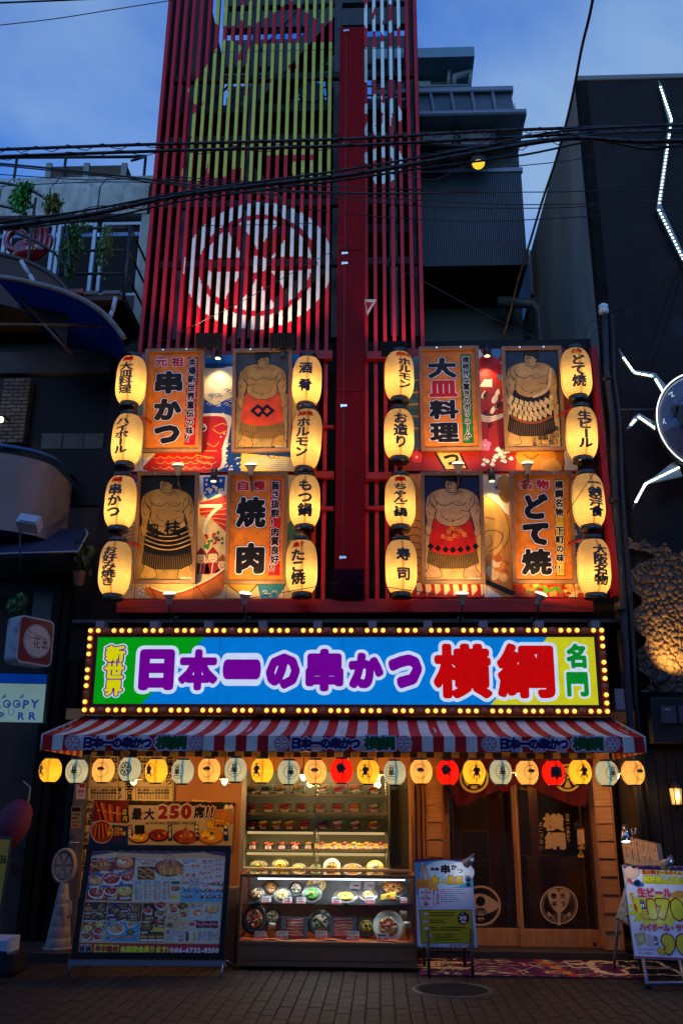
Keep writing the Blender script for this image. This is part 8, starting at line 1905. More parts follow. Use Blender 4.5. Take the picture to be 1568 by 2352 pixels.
# leaning plank menus
def plank(pts,Y0,Y1,name,label,nl):
 TLp,TRp,BLp,BRp=[at(*g_(*q),y) for q,y in zip(pts,(Y1,Y1,Y0,Y0))]
 U=(BRp-BLp).normalized();V=(TLp-BLp);V=(V-U*V.dot(U)).normalized();P=Plane(BLp,U,V);w,h=(BRp-BLp).length,(TLp-BLp).dot(V)
 t=thing('plank_menu',label,'menu plank',tuple((BLp+BRp)/2),'wooden menu planks')
 mb=MB();pbox(mb,P,0,w,0,h,-.03,0);mb.build('wood_panel',mat('plank_wood',(.50,.30,.13),.45,var=.2,vs=4,coat=.2),t)
 mb=MB();pbox(mb,P,0,w,h-.012,h,-.001,.006);mb.build('edge_trim',mat('plank_edge',(.42,.22,.08),.5),t);mb=MB();pbox(mb,P,0,w,0,.02,-.001,.006);mb.build('edge_trim',mat('plank_edge',(.42,.22,.08),.5),t)
 Pr=Print(P,(0,1,0),step=.0008,h0=.001)
 for k in range(nl):
  u=w*(k+.5)/nl;Pr.emit([(w*k/nl-.002,.02),(w*k/nl+.002,.02),(w*k/nl+.002,h-.02),(w*k/nl-.002,h-.02)],[(0,1,2,3)],'#8a5a24',1)
  v=h-.05
  while v>.06:
   s=w/nl*.36;V_,F_=glyph(rnd.choice('あさりおすめ本日鮮魚刺身焼酎天ぷら揚'),.015)
   X=(V_-[EMX/2,EMC])*s;X[:,0]+=X[:,1]*.25+u;X[:,1]+=v;Pr.emit([tuple(q) for q in X],F_,'#20140c',2);v-=s*1.15
   if rnd.random()<.2:v-=.05
 Pr.build('brush_writing',BPRINT,t);return t,P,w,h
t1,Pk,w,h=plank([(395,245),(840,328),(318,585),(790,700)],10.25,10.55,'a','upper wooden menu plank with brush writing under the chrome lamp',6)
mb=MB();pbox(mb,Pk,w,w+.05,0,h,-.03,.01);mb.build('acrylic_edge',mat('acrylic_dark',(.10,.10,.14),.1,coat=.6),t1)
plank([(296,740),(500,800),(200,1305),(430,1440)],9.95,10.15,'b','lower wooden menu plank leaning behind the beer price sign',3)
mb=MB();
st=thing('plank_stand','thin metal stand legs of the leaning plank menu by the right pillar','stand',tuple(atz(*g_(150,1780),0)))
for (a,b) in (((225,1340),(150,1780)),):q=at(*g_(*a),10.2);mb=MB();mb.tube([q,(at(*g_(*b),10.4).x,10.4,.02)],.018,4);mb.build('leg',mat('stand_metal',(.2,.2,.25),.35),st)
mb=MB();q=at(*g_(430,1420),10.2);mb.tube([q,(q.x+.1,10.45,.02)],.018,4);mb.build('leg',mat('stand_metal',(.2,.2,.25),.35),st)
a=g_(318,235);cliplamp(a[0],a[1],10.15,*g_(345,420),10.1,'chrome clip lamp pointing down above the leaning plank menu','chrome',2.6,r=.05,L_=.15)
# second reflection lens beside it:clamp prongs
mb=MB();
for dx in (-.02,.03):p=at(*g_(425,200),10.3);mb.tube([p+Vector((0,0,-.05)),p+Vector((dx,0,.06))],.008,4)
cl2=mb.build('lamp_clamp',CHROME,None,label='pronged metal clamp on the top corner of the upper plank',cat='clamp')
# cable on the ground
mb=MB();mb.tube(smooth([atz(*g_(255,1640),.3),atz(*g_(290,1750),.12),atz(*g_(290,1815),.02),atz(*g_(400,1800),.01),atz(*g_(560,1870),.01)],5,False),.006,5)
mb.build('power_cable',mat('pale_cable',(.4,.3,.2),.5),None,label='thin pale power cable trailing on the ground behind the beer price sign',cat='cable')
#==================================================================entrance mat
g0,g1_=atz(962,2206,0),atz(1440,2245,0);YM0,YM1=atz(1200,2245,0).y,atz(1200,2203,0).y
mx0,mx1=atz(961,2225).x,atz(1462,2228).x
em=thing('entrance_mat','purple and cream patterned mat with checked edges in front of the glass doors','mat',((mx0+mx1)/2,YM0,0))
mb=MB();mb.box(mx0,mx1,YM0,YM1,.001,.012);mb.build('mat_base',mat('mat_purple',(.05,.012,.05),.9),em)
PM=Plane((mx0,YM0,.0125),(1,0,0),(0,1,0));Pr=Print(PM,(0,1,0),step=.0004);w,h=mx1-mx0,YM1-YM0
def MP(pts,c,L=1):Pr.emit(pts,[tuple(t) for t in tessellate_polygon([[Vector((u,v,0)) for u,v in pts]])],c,L)
MP([(0,0),(w,0),(w,h),(0,h)],'#4a1240',0)
k=0;u=0
while u<w-.03:
 for v0_,v1_ in ((0,.035),(h-.035,h)):MP([(u,v0_),(u+.06,v0_),(u+.06,v1_),(u,v1_)],['#a01414','#1c4c24','#c08a20','#3a0c34'][k % 4],1)
 u+=.06;k+=1
def mblob(cx,cy,rx,ry,c,L,wob=.3,n=14,ph=0):MP([(cx+rx*(1+wob*math.sin(3*t+ph))*math.cos(t),cy+ry*(1+wob*math.cos(2*t+ph))*math.sin(t)) for t in [2*math.pi*i/n for i in range(n)]],c,L)
CRm='#e8cf94'
for (cx,cy,rx,ry) in ((.28,.75,.22,.10),(.25,.42,.30,.07),(.12,.58,.16,.08)):mblob(cx,cy,rx,ry,CRm,1,.25)
for i in range(10):mblob(.2+.05*(i % 5),.72-.12*(i//5),.018,.03,'#4a1240',2,.2)
for i in range(60):x,y=rnd.uniform(.5,.95)*1.0,rnd.uniform(.1,.9);MP([(x,y*h),(x+.05,y*h+.01),(x+.05,y*h+.016),(x,y*h+.006)],CRm,1.2)
for i in range(26):t=i/26;MP([(.95+.35*t,.12*h+.5*h*t),(1.0+.42*t,.2*h+.6*h*t),(1.0+.42*t+.006,.2*h+.6*h*t+.01),(.95+.35*t+.006,.12*h+.5*h*t-.008)],CRm,1.5)
for i in range(7):x=1.28+.035*i;MP([(x,h*(.9-.13*i)),(x+.09,h*(.92-.13*i)),(x+.10,h*(.80-.13*i)),(x+.01,h*(.78-.13*i))],['#b83420','#c8882c'][i % 2],2)
MP([(1.62,.45*h),(1.86,.5*h),(1.80,.88*h),(1.60,.85*h)],CRm,1.5);MP([(1.64,.5*h),(1.82,.54*h),(1.78,.83*h),(1.63,.8*h)],'#4a1240',2);mblob(1.72,.67*h,.07,.08,CRm,2.5,.4)
for i in range(30):x,y=rnd.uniform(1.5,1.95),rnd.uniform(.1,.42)*h;mblob(x,y,.008,.008,CRm,1.5,.1,6)
V_=[(2.0+.17*math.cos(t),.5*h+.36*h*math.sin(t)) for t in [math.radians(a) for a in range(60,310,14)]]
for i in range(len(V_)-1):mblob(V_[i][0],V_[i][1],.05,.055,CRm,1.4+.05*(i % 2),.1,9);MP([(V_[i][0]-.02,V_[i][1]),(V_[i][0]+.02,V_[i][1]+.012),(V_[i][0]+.02,V_[i][1]+.004),(V_[i][0]-.02,V_[i][1]-.008)],'#4a1240',2)
for ch,cy in (('横',.72),('綱',.32)):
 V2,F2=glyph(ch,.05);lo,hi=V2.min(0),V2.max(0);
 for ww,cc,L in ((.12,CRm,1.8),(.05,'#100810',2.4)):
  Vq,Fq=glyph(ch,ww);X=(Vq-(lo+hi)/2)/(hi-lo)*[.52,.34*h]+[2.38,cy*h];Pr.emit([tuple(q) for q in X],Fq,cc,L)
V_=[(2.72+.13*math.cos(t),.5*h+.38*h*math.sin(t)) for t in [math.radians(a) for a in range(-130,131,13)]]
for p_ in V_:
 if p_[0]<w-.04:mblob(p_[0],p_[1],.05,.05,CRm,1.4,.15,9)
rm=random.Random(11)
for i in range(150):
 x,y=rm.uniform(.05,w-.05),rm.uniform(.05,h-.05)
 if 2.05<x<2.68:continue
 t=rm.uniform(-.6,.6)+math.sin(x*4);l=rm.uniform(.04,.13);q=rm.uniform(.004,.011);a_,b_=math.cos(t),math.sin(t)
 pts=[(x+l*s*a_-b_*q*(1-abs(s))*2+.02*s*s,y+l*s*b_+a_*q*(1-abs(s))*2) for s in (-1,-.5,0,.5,1)]+[(x+l*s*a_+b_*q*(1-abs(s))*2+.02*s*s,y+l*s*b_-a_*q*(1-abs(s))*2) for s in (.5,0,-.5)]
 pts=[(min(w-.01,max(.01,u)),min(h-.04,max(.04,v))) for u,v in pts];MP(pts,CRm if i % 6 else '#b83420',1.1+.01*(i % 20))
Pr.build('woven_pattern',printmat('mat_pile',.9,grain=.25),em)
#==================================================================left side signs and things
def C_Lf(x,y):return (.4*x,752.6+.4*y)
TL4=(0,.4,752.6)
P,(u0,u1,v0,v1)=solve(C_Lf(118,1632),C_Lf(318,1700),C_Lf(92,1905),C_Lf(292,1965),10.0,lr=(-8,8),yr=(0,60))
br=thing('bar_sign','red rounded box sign with round バー花本 label and weathered white sides','sign',tuple(P.w((u0+u1)/2,v0,0)))
def rrect(u0,u1,v0,v1,r,n=5):
 out=[]
 for cu,cv,a in ((u1-r,v1-r,0),(u0+r,v1-r,90),(u0+r,v0+r,180),(u1-r,v0+r,270)):out+=[(cu+r*math.cos(math.radians(a+90*i/n)),cv+r*math.sin(math.radians(a+90*i/n))) for i in range(n+1)]
 return out
R_=rrect(u0,u1,v0,v1,.07);mb=MB();nR=len(R_);b=0
mb.v=[tuple(P.w(u,v,0)) for u,v in R_]+[tuple(P.w(u,v,-.2)) for u,v in R_]
for i in range(nR):mb.face((i,(i+1) % nR,nR+(i+1) % nR,nR+i))
mb.face(range(nR));mb.face(range(2*nR-1,nR-1,-1));mb.build('sign_case',mat('weathered_white',(.33,.31,.32),.6,stain=((.06,.045,.04),5,.52),var=.2),br)
Pr=Print(P,TL4,step=.0008)
Pr.emit(rrect(u0+.02,u1-.02,v0+.02,v1-.02,.055),[tuple(range(nR))],'#6c1016',1)
cu,cv=(u0+u1)/2,(v0+v1)/2;cx_,cy_=C_Lf(215,1800);cu,cv=P.uv(cx_,cy_);rr_=(u1-u0)*.40
for r2,c,L in ((rr_,'#0c0a0a',2),(rr_*.965,'#b8a8a0',2.5),(rr_*.93,'#0c0a0a',3),(rr_*.90,'#b0a098',3.5)):Pr.emit([(cu+r2*math.cos(2*math.pi*i/30),cv+r2*math.sin(2*math.pi*i/30)) for i in range(30)],[tuple(range(30))],c,L)
Pr.htext('Bar Hanamoto',165,1738,26,'#1c1614',.0,5,fit=105,dy=-.22);Pr.htext('バー',148,1775,46,'#1c1614',.0,5,fit=46);Pr.glyph('花',192,1775,232,1842,'#1c1614',.01,5);Pr.glyph('本',238,1788,276,1856,'#1c1614',.01,5)
Pr.build('sign_face',printmat('gloss_print',.6,coat=.25),br)
P,(u0,u1,v0,v1)=solve(C_Lf(-120,1978),C_Lf(278,1985),C_Lf(-130,2262),C_Lf(250,2278),10.3,lr=(-4,4),yr=(-10,10))
lp_=thing('loopy_sign','lit pale box sign lettered LOOPY PURR with cat ears under a blue strip','sign',tuple(P.w((u0+u1)/2,v0,0)))
mb=MB();pbox(mb,P,u0,u1,v0,v1,-.12,-.002);mb.build('sign_case',BLACK,lp_)
Pr=Print(P,TL4,step=.0008)
vs_=P.uv(*C_Lf(150,2045))[1]
Pr.emit([(u0+.01,v0+.01),(u1-.01,v0+.01),(u1-.01,vs_),(u0+.01,vs_)],[(0,1,2,3)],'#9fc4b8',0);Pr.emit([(u0+.01,vs_+.005),(u1-.01,vs_+.005),(u1-.01,v1-.01),(u0+.01,v1-.01)],[(0,1,2,3)],'#0848b0',0)
for cx in (42,98):Pr.ring(cx,2160,15,23,'#0a4a9c',2,24);Pr.poly(circ(cx+(7 if cx<50 else 5),2163,7,8,10),'#0a4a9c',2)
Pr.glyph('P',134,2138,168,2188,'#0a4a9c',.03,2);Pr.glyph('Y',178,2136,224,2186,'#0a4a9c',.03,2);Pr.glyph('L',-16,2138,8,2186,'#0a4a9c',.03,2)
for t,b in (('P',(-6,2208,24,2252)),('R',(105,2208,142,2252)),('R',(168,2208,208,2252))):Pr.glyph(t,*b,'#0a4a9c',.03,2)
Pr.glyph('U',48,2186,84,2228,'#6c9ab0',.01,2)
for x in (8,108):Pr.poly([(x,2132),(x+30,2122),(x+22,2102) if x<50 else (x+28,2100)],'#3c7c9c',2)
Pr.build('lit_face',printmat('loopy_backlit',.3,emit=.36,grain=.03,dif=.8),lp_)
# conical post with wheel disc
mb=MB();mb.box(-5.2,at(*C4B(470,1360),10.6).x,10.45,11.6,0,.09);mb.build('alley_step',mat('dark_stone',(.035,.028,.024),.5),kind='structure')
pc=atz(*C4B(385,1350),.09);dp2=thing('wheel_post','weathered round wheel emblem on a ribbed cone post beside the menu board','post',(pc.x,pc.y,.09))
STN=mat('weathered_plastic',(.26,.22,.21),.6,var=.25,vs=6,bump=.15)
Yq=pc.y;zz=lambda y:at(390,C4B(0,y)[1],Yq).z;xx=lambda x,y:at(*C4B(x,y),Yq).x
H1=zz(935)-.09;mb=MB();prof=[]
wb=(xx(462,1340)-xx(300,1340))/2;wt=(xx(445,940)-xx(390,940))/2
for i in range(6):
 z0,z1=H1*i/6+(.02 if i==0 else 0),H1*(i+1)/6;r0=wb+(wt-wb)*(i/6);r1=wb+(wt-wb)*((i+1)/6);prof+=[(r0*.97,z0),(r0,z0+.012),(r1*1.02,z1-.012),(r1*.97,z1)]
mb.lathe([(wb*1.15,0),(wb*1.15,.02)]+prof,(xx(385,1200),Yq,.09),24);mb.build('cone',STN,dp2)
dc=at(*C4B(414,820),Yq);rd=(at(*C4B(490,820),Yq).x-at(*C4B(340,820),Yq).x)/2;rdz=(zz(703)-zz(935))/2
mb=MB();M=Matrix.Rotation(math.radians(90),3,'X') @ Matrix.Diagonal((1,rdz/rd,1));mb.lathe([(0,.03),(rd*.80,.03),(rd*.84,.05),(rd,.045),(rd,-.04),(0,-.04)],dc,36,M,closed=False);mb.build('disc',STN,dp2)
for k in range(6):
 a=math.radians(30+60*k);mb=MB();pts=[(rd*.2*math.cos(a-.3),rdz*.2*math.sin(a-.3)),(rd*.74*math.cos(a-.38),rdz*.74*math.sin(a-.38)),(rd*.74*math.cos(a+.38),rdz*.74*math.sin(a+.38)),(rd*.2*math.cos(a+.3),rdz*.2*math.sin(a+.3))]
 A_=[Vector((dc.x+p,Yq-.031,dc.z+q)) for p,q in pts];B_=[v+Vector((0,-.014,0)) for v in A_];mb.poly(B_);[mb.poly([A_[i],A_[(i+1) % 4],B_[(i+1) % 4],B_[i]]) for i in range(4)];mb.build('spoke_panel',STN,dp2)
mb=MB();mb.tube([at(*C4B(425,1040),Yq-.1),at(*C4B(455,1050),Yq-.1),at(*C4B(450,1130),Yq-.1),at(*C4B(430,1150),Yq-.1)],.015);mb.build('handle',STN,dp2)
# far left sandwich sign,lidded bundle,panels
ff=thing('yellow_sign','yellow sign cut off by the left edge with black figures /56','sign',tuple(at(*C4B(20,1260),9.8)))
P=vplane(*C4B(0,1200),9.8,math.radians(-12));Pr=Print(P,T4B,step=.0008,h0=.002)
q=[P.uv(*C4B(*c)) for c in ((-160,1255),(-5,1262),(80,635),(-80,622))]
mb=MB();vs=[P.w(u,v,-.02) for u,v in q];ws=[P.w(u,v,0) for u,v in q];mb.poly(ws);mb.poly(vs[::-1]);[mb.poly([vs[i],vs[(i+1) % 4],ws[(i+1) % 4],ws[i]]) for i in range(4)];mb.build('board',BLACK,ff)
Pr.poly([(-150,1180),(-12,1185),(68,655),(-80,645)],'#c8902c',1);Pr.htext('1/56',-20,778,70,'#141008',.04,3,fit=66);Pr.htext('a',-22,1000,60,'#141008',.03,3);Pr.build('sign_print',BPRINT,ff)
bg2=thing('red_bag','dark red cloth bag hanging at the left edge','bag',tuple(at(*C4B(60,670),10.6)));mb=MB();p=at(*C4B(75,560),10.6);mb.ell(p,(.20,.14,.30),18,12,Matrix.Rotation(math.radians(28),3,'Y'),jit=.04);mb.build('cloth',mat('maroon_cloth',(.12,.012,.04),.7,bump=.3,bs=12),bg2);mb=MB();mb.tube([at(*C4B(150,450),10.6),at(*C4B(185,400),10.6),at(*C4B(195,320),10.6),at(*C4B(150,280),10.6)],.01);mb.build('cord',mat('grey_cord',(.25,.24,.25),.7),bg2)
wbx=thing('banner_stand','white weighted base of a banner stand at the lower left corner','banner base',tuple(atz(*C4B(10,1400),0)));p=at(*C4B(10,1320),9.6);mb=MB();a,b=at(*C4B(48,1380),9.6),at(*C4B(48,1285),9.6);mb.bbox(a.x-.5,a.x,9.6,9.9,a.z,b.z,.02);mb.build('tank',mat('tank_white',(.42,.44,.5),.5),wbx);mb=MB();mb.box(a.x-.6,a.x+.08,9.55,9.95,.03,a.z-.002);mb.build('trolley',BLACK,wbx);mb=MB();mb.cyl((a.x,9.56,.045),(a.x,9.6,.045),.045,n=12);mb.build('wheel',BLACK,wbx)
lwl=thing('alley_panels','dark panelled shop wall at the lower left with faint raised letters','wall',tuple(at(60,2130,11.2)))
mb=MB();a,b=at(*C4B(-300,1250),11.5),at(*C4B(165,1250),11.5);mb.box(a.x,b.x,11.5,11.6,0,2.8);mb.build('wall_panel',mat('brown_dark_wall',(.045,.03,.02),.7,var=.3),lwl)
for k in range(2):a,b=at(*C4B(175+k*95,1250),11.35),at(*C4B(245+k*95,1250),11.35);mb=MB();mb.bbox(a.x,b.x,11.35,11.55,0,3.4,.01);mb.build('dark_post',mat('black_timber',(.012,.010,.009),.8),lwl)
Pr=PT(Plane((0,11.49,0),(1,0,0),(0,0,1)),T4B)
for t,x,y in (('S',70,690),('T',100,690),('A',130,690),('R',70,800),('R',100,815),('Z',130,820)):Pr.glyph(t,x,y,x+26,y+80,'#4a3020',.03,1)
Pr.build('raised_letters',BPRINT,lwl)
# fire extinguisher-like meter lamp at left:small warm bulb,white flood lamp
wl=thing('wall_bulb','small glowing bulb on the brick pier at the left edge','lamp',tuple(at(*C_Lf(8,540),11.4)));mb=MB();p=at(*C_Lf(8,528),11.4);mb.ell(p,(.035,.035,.045));mb.build('bulb',mat('small_bulb',(1,.8,.5),.3,emit=(1,.7,.3),es=7),wl);mb=MB();mb.tube([p+Vector((0,0,.04)),p+Vector((0,.1,.1)),(p.x,11.7,p.z+.1)],.012);mb.build('bracket',BLACK,wl);plight('lamp_light',wl,p+Vector((0,-.06,0)),1.6,(1,.7,.35))
fl=thing('white_floodlight','unlit white floodlight on a thin stand in front of the curved balcony','floodlight',tuple(at(*C_Lf(115,1180),10.2)));p=at(*C_Lf(172,1125),10.2);M=Matrix.Rotation(math.radians(10),3,'Y') @ Matrix.Rotation(math.radians(-30),3,'X')
mb=MB();mb.obox(p,(.26,.16,.15),M);mb.obox(p+M@Vector((.02,-.09,-.01)),(.2,.03,.11),M);mb.build('housing',mat('flood_white',(.42,.42,.46),.4),fl);mb=MB();mb.tube([at(*C_Lf(118,1110),10.25),at(*C_Lf(118,1400),10.25)],.012);mb.build('stand',BLACK,fl)
mb=MB();rl_=random.Random(5)
for i in range(70):
 x,y=rl_.uniform(-3.6,3.8),rl_.uniform(7.9,10.1);s=rl_.uniform(.003,.011);a_=rl_.uniform(0,3.1);mb.cur=rl_.choice([(.5,.48,.45),(.3,.22,.14),(.12,.09,.05),(.45,.4,.3)]);c_,d_=math.cos(a_)*s,math.sin(a_)*s
 mb.poly([(x-c_,y-d_,.002),(x+d_*.5,y-c_*.5,.003),(x+c_,y+d_,.005),(x-d_*.5,y+c_*.5,.003)])
mb.build('litter_scraps',printmat('scrap_paper',.8),None,label='tiny paper scraps and dust specks scattered over the brick paving',cat='litter',kind='stuff')
# ---- plants
LEAF=mat('leaf_green',(.045,.13,.025),.5,var=.3,vs=20);LEAFB=mat('leaf_bright',(.05,.26,.03),.5,var=.3,vs=20);LEAFY=mat('leaf_yellow_green',(.14,.16,.03),.5,var=.3,vs=20)
def plant(cf,x0,y0,x1,y1,Y,n,m,label,sz=.035,hang=True,name='hanging_plant'):
 a,b=at(*cf(x0,y0),Y),at(*cf(x1,y1),Y);cx,hw=(a.x+b.x)/2,(b.x-a.x)/2;t=thing(name,label,'plant',(cx,Y,b.z));mb=MB();mb.smooth=False
 strands=[(rnd.uniform(-1,1),rnd.uniform(.45,1)) for _ in range(11)]
 for i in range(n):
  s,ln=rnd.choice(strands);f_=rnd.random()**.8;z=a.z+(b.z-a.z)*f_*ln;w_=hw*(1-.45*f_) ;c=Vector((cx+s*w_*(.6+.4*math.sin(f_*5+s*3))+rnd.gauss(0,.02),Y+rnd.gauss(0,.07),z+rnd.gauss(0,.015)))
  M=Matrix.Rotation(rnd.uniform(0,6.3),3,'Z') @ Matrix.Rotation(rnd.uniform(-1.2,1.2),3,'X');q=sz*rnd.uniform(.6,1.2)
  mb.poly([c+M@Vector(v)*q for v in ((0,0,-.9),(.42,.1,-.1),(.12,0,.8),(0,.05,.9),(-.12,0,.8),(-.42,.1,-.1))])
 mb.build('foliage',m,t,kind='stuff');mb=MB()
 for s,ln in strands:mb.tube([(cx+s*hw*.3,Y,a.z),(cx+s*hw*.6,Y+.02,a.z+(b.z-a.z)*ln*.5),(cx+s*hw*.5,Y,a.z+(b.z-a.z)*ln*.9)],.004,4)
 mb.build('stems',mat('stem_brown',(.06,.05,.02),.7),t);return t
plant(C_U,90,330,330,690,10.6,900,LEAFB,'bright green feathery plant hanging from the upper left rail',.04)
plant(C_U,400,455,620,650,10.6,420,LEAFY,'yellow green leafy plant on the curved rail left of the window',.04)
plant(C_U,545,690,840,1240,10.7,950,LEAF,'long dark green trailing plant on the balcony rail',.04)
plant(C_U,935,735,1085,1230,10.95,380,LEAF,'thin trailing plant hanging before the right white framed window',.035)
plant(C_Lf,420,1265,520,1420,11.0,380,mat('leaf_dark',(.02,.06,.018),.5),'dark spiky potted plant beside the timber post',.07,name='potted_plant')
plant(C_Lf,60,1545,160,1640,10.4,160,LEAF,'small leafy plant above the red bar sign',.06,name='potted_plant')
pt=thing('plant_pot','pale plant pot on the timber beam at the left','plant pot',tuple(at(*C_Lf(450,1470),11.0)));mb=MB();mb.lathe([(.06,-.09),(.085,.09),(.09,.09)],at(*C_Lf(455,1440),11.0),14);mb.build('pot',mat('pot_clay',(.22,.15,.12),.7),pt)
tb=thing('red_planter','pinkish planter box on the balcony floor','planter',tuple(at(*C_U(730,1365),10.95)));mb=MB();a,b=at(*C_U(665,1365),10.95),at(*C_U(795,1320),10.95);mb.bbox(a.x,b.x,10.95,11.07,a.z,b.z,.01);mb.build('box',mat('pink_planter',(.35,.10,.07),.6),tb)
# red inflated hand
hd=thing('red_hand','shiny dark red inflated hand making a ring with thumb and finger on the balcony','hand sculpture',tuple(at(*C_U(280,1090),10.75)))
HM=mat('red_vinyl',(.22,.006,.008),.18,coat=.8);Yh=10.85;sc_=pxm(60,560,Yh)*.24
mb=MB();c=at(*C_U(290,960),Yh);mb.ell(c,(.27,.14,.19),20,12,Matrix.Rotation(math.radians(-12),3,'Y'))
mb.build('palm',HM,hd)
for pts,r in (([(320,930),(325,800),(300,690)],.045),([(370,930),(390,810),(385,720)],.042),([(420,930),(440,830),(440,745)],.042),([(460,960),(485,880),(488,830)],.04)):
 mb=MB();mb.tube([at(*C_U(*q),Yh-.06) for q in smooth(pts,4,False)],[r]*(4*(len(pts)-1))+[r*.8],10);mb.ell(at(*C_U(*pts[-1]),Yh-.06),(r*.8,r*.8,r*.9));mb.build('finger',HM,hd)
mb=MB();mb.tube([at(*C_U(160+95*math.cos(math.radians(t)),870-95*math.sin(math.radians(t))),Yh-.05) for t in range(-30,320,20)],.05,10);mb.build('thumb_ring',HM,hd)
#==================================================================right side:round sign with jagged lit legs
def C_RR(x,y):return (1191.7+.24*x,752.6+.24*y)
YQ=10.55
gs=thing('round_crab_sign','round grey sign with jagged metal legs outlined in white lights at the right edge','sign',tuple(at(1616,967,YQ)))
ctr=at(1616,967,YQ);rg=ctr.x-at(1505,960,YQ).x;rgz=(at(1616,856,YQ).z-at(1616,1080,YQ).z)/2
mb=MB();M=Matrix.Rotation(math.radians(90),3,'X') @ Matrix.Diagonal((1,rgz/rg,1));mb.lathe([(0,.22),(rg*.5,.19),(rg*.8,.11),(rg*.96,.02)],ctr,48,M,closed=False);mb.build('dome',mat('dome_plastic',(.10,.095,.14),.2,coat=.7,var=.3),gs)
mb=MB();mb.lathe([(rg*.96,.0),(rg,.02),(rg*1.02,-.06),(rg*.9,-.08)],ctr,48,M,closed=False);mb.build('dome_rim',STEEL,gs)
LED=mat('led_white',(1,1,1),.3,emit=(.86,1,.95),es=3.2)
mb=MB()
for k in range(150):t=2*math.pi*k/150;mb.ell(ctr+Vector((rg*1.0*math.cos(t),-.035,rgz*1.0*math.sin(t))),(.0095,.0095,.0095),6,4)
mb.build('rim_lights',LED,gs,kind='stuff')
Pr=Print(Plane((0,YQ-.21,0),(1,0,0),(0,0,1)),(1191.7,.24,752.6));
Pr.poly(smooth([(1500,760),(1560,690),(1640,700),(1640,960),(1560,940),(1510,860)],3),'#3c2c34',1);Pr.poly(smooth([(1530,720),(1600,680),(1640,690),(1640,700),(1545,740)],3),'#5c7c9c',1.5);Pr.poly(smooth([(1440,790),(1470,740),(1520,760),(1500,830)],3),'#4c3428',1)
Pr.vtext('TAKOYAKI',1545,720,30,30,'#4c5c2c',.03,2);Pr.build('dome_print',BPRINT,gs)
Pr=Print(Plane((0,YQ-.17,0),(1,0,0),(0,0,1)),(1191.7,.24,752.6));Pr.line([(1425,640),(1460,615),(1458,660),(1482,650)],7,'#d8e4e0',1,False);Pr.line([(1385,870),(1375,920)],6,'#d8e4e0',1,False);Pr.line([(1375,890),(1405,920)],6,'#d8e4e0',1,False);Pr.build('lit_letters',printmat('led_letters',.4,emit=.7),gs)
LM=mat('leg_metal',(.16,.2,.19),.35,metal=.4)
def leg(outline,dots,Y=YQ+.1,T=C_RR):
 V3=[at(*T(*q),Y) for q in outline];F3=tessellate_polygon([[Vector((p.x,p.z,0)) for p in V3]]);mb=MB();n=len(V3)
 mb.tris(V3,F3);mb.tris([v+Vector((0,.05,0)) for v in V3],F3)
 for i in range(n):j=(i+1) % n;mb.poly([V3[i],V3[j],V3[j]+Vector((0,.05,0)),V3[i]+Vector((0,.05,0))])
 lg=mb.build('leg',LM,gs);mb=MB()
 for (a,b,k) in dots:
  for i in range(k):t=i/max(1,k-1);mb.ell(at(*T(a[0]+(b[0]-a[0])*t,a[1]+(b[1]-a[1])*t),Y-.012),(.019,.012,.015),7,4)
 mb.build('leg_lights',LED,lg,kind='stuff')
leg([(950,195),(1000,270),(1095,405),(1300,435),(1425,580),(1375,635),(1280,480),(1100,445),(1070,420),(985,285)],[((998,290),(1085,410),7),((1108,432),(1265,462),8),((1305,498),(1372,608),7)])
leg([(1022,978),(1090,860),(1142,818),(1305,905),(1312,985),(1145,875),(1075,945)],[((1070,925),(1105,885),4),((1145,855),(1300,965),10)])
leg([(1085,1732),(1120,1640),(1195,1480),(1300,1420),(1500,1260),(1560,1420),(1240,1492),(1150,1600)],[((1115,1665),(1200,1505),9),((1215,1490),(1520,1340),13)])
f2=lambda x,y:(784+.5*x,.5*y)
leg([(1452,365),(1475,400),(1520,545),(1468,945),(1600,1230),(1600,1270),(1445,960),(1500,560)],[((1463,400),(1513,545),12),((1513,555),(1458,930),24),((1456,965),(1590,1235),18)],Y=YR-.12,T=f2)
# warm spot on the rock wall,carriage lamp,street lamp
sp=thing('rock_spotlight','black spotlight shining warm light up the rough rock wall','spotlight',tuple(at(*C_RL(1200,1250),10.75)));p=at(*C_RL(1215,1150),10.72);d_=Vector((.55,.12,.5)).normalized();mb=MB();mb.cyl(p-d_*.1,p+d_*.1,.05,.075,16);mb.build('housing',BLACK,sp);mb=MB();mb.tube([p-d_*.06,at(*C_RL(1185,1290),10.8)],.02);mb.build('bracket',BLACK,sp);plight('lamp_light',sp,p+d_*.12,95,(1,.50,.11),.04,spot=100,to=p+Vector((.42,.30,.62)),blend=.8)
cl_=thing('carriage_lamp','lit brass carriage lamp on the dark boards at the right edge','wall lamp',tuple(at(*C6(1525,410),10.85)));Yl_=10.85
a,b=at(*C6(1495,385),Yl_),at(*C6(1557,295),Yl_);cx,hw=(a.x+b.x)/2,(b.x-a.x)/2;p=Vector((cx,Yl_,(a.z+b.z)/2));hh=(b.z-a.z)/2
mb=MB();mb.lathe([(hw*.8,-hh),(hw,hh)],p,6);mb.build('lantern_glass',mat('amber_glass_lit',(1,.7,.3),.3,emit=(1,.55,.14),es=.9),cl_)
mb=MB();mb.ell(p+Vector((0,-hw*.95,.02)),(.018,.01,.03));mb.build('flame_bulb',mat('flame',(1,.9,.6),.3,emit=(1,.85,.5),es=6),cl_)
mb=MB();mb.lathe([(hw*1.1,hh),(hw*1.15,hh+.015),(hw*.5,hh+.07),(.01,hh+.12)],p,6);mb.lathe([(.01,-hh-.06),(hw*.6,-hh-.02),(hw*.85,-hh)],p,6)
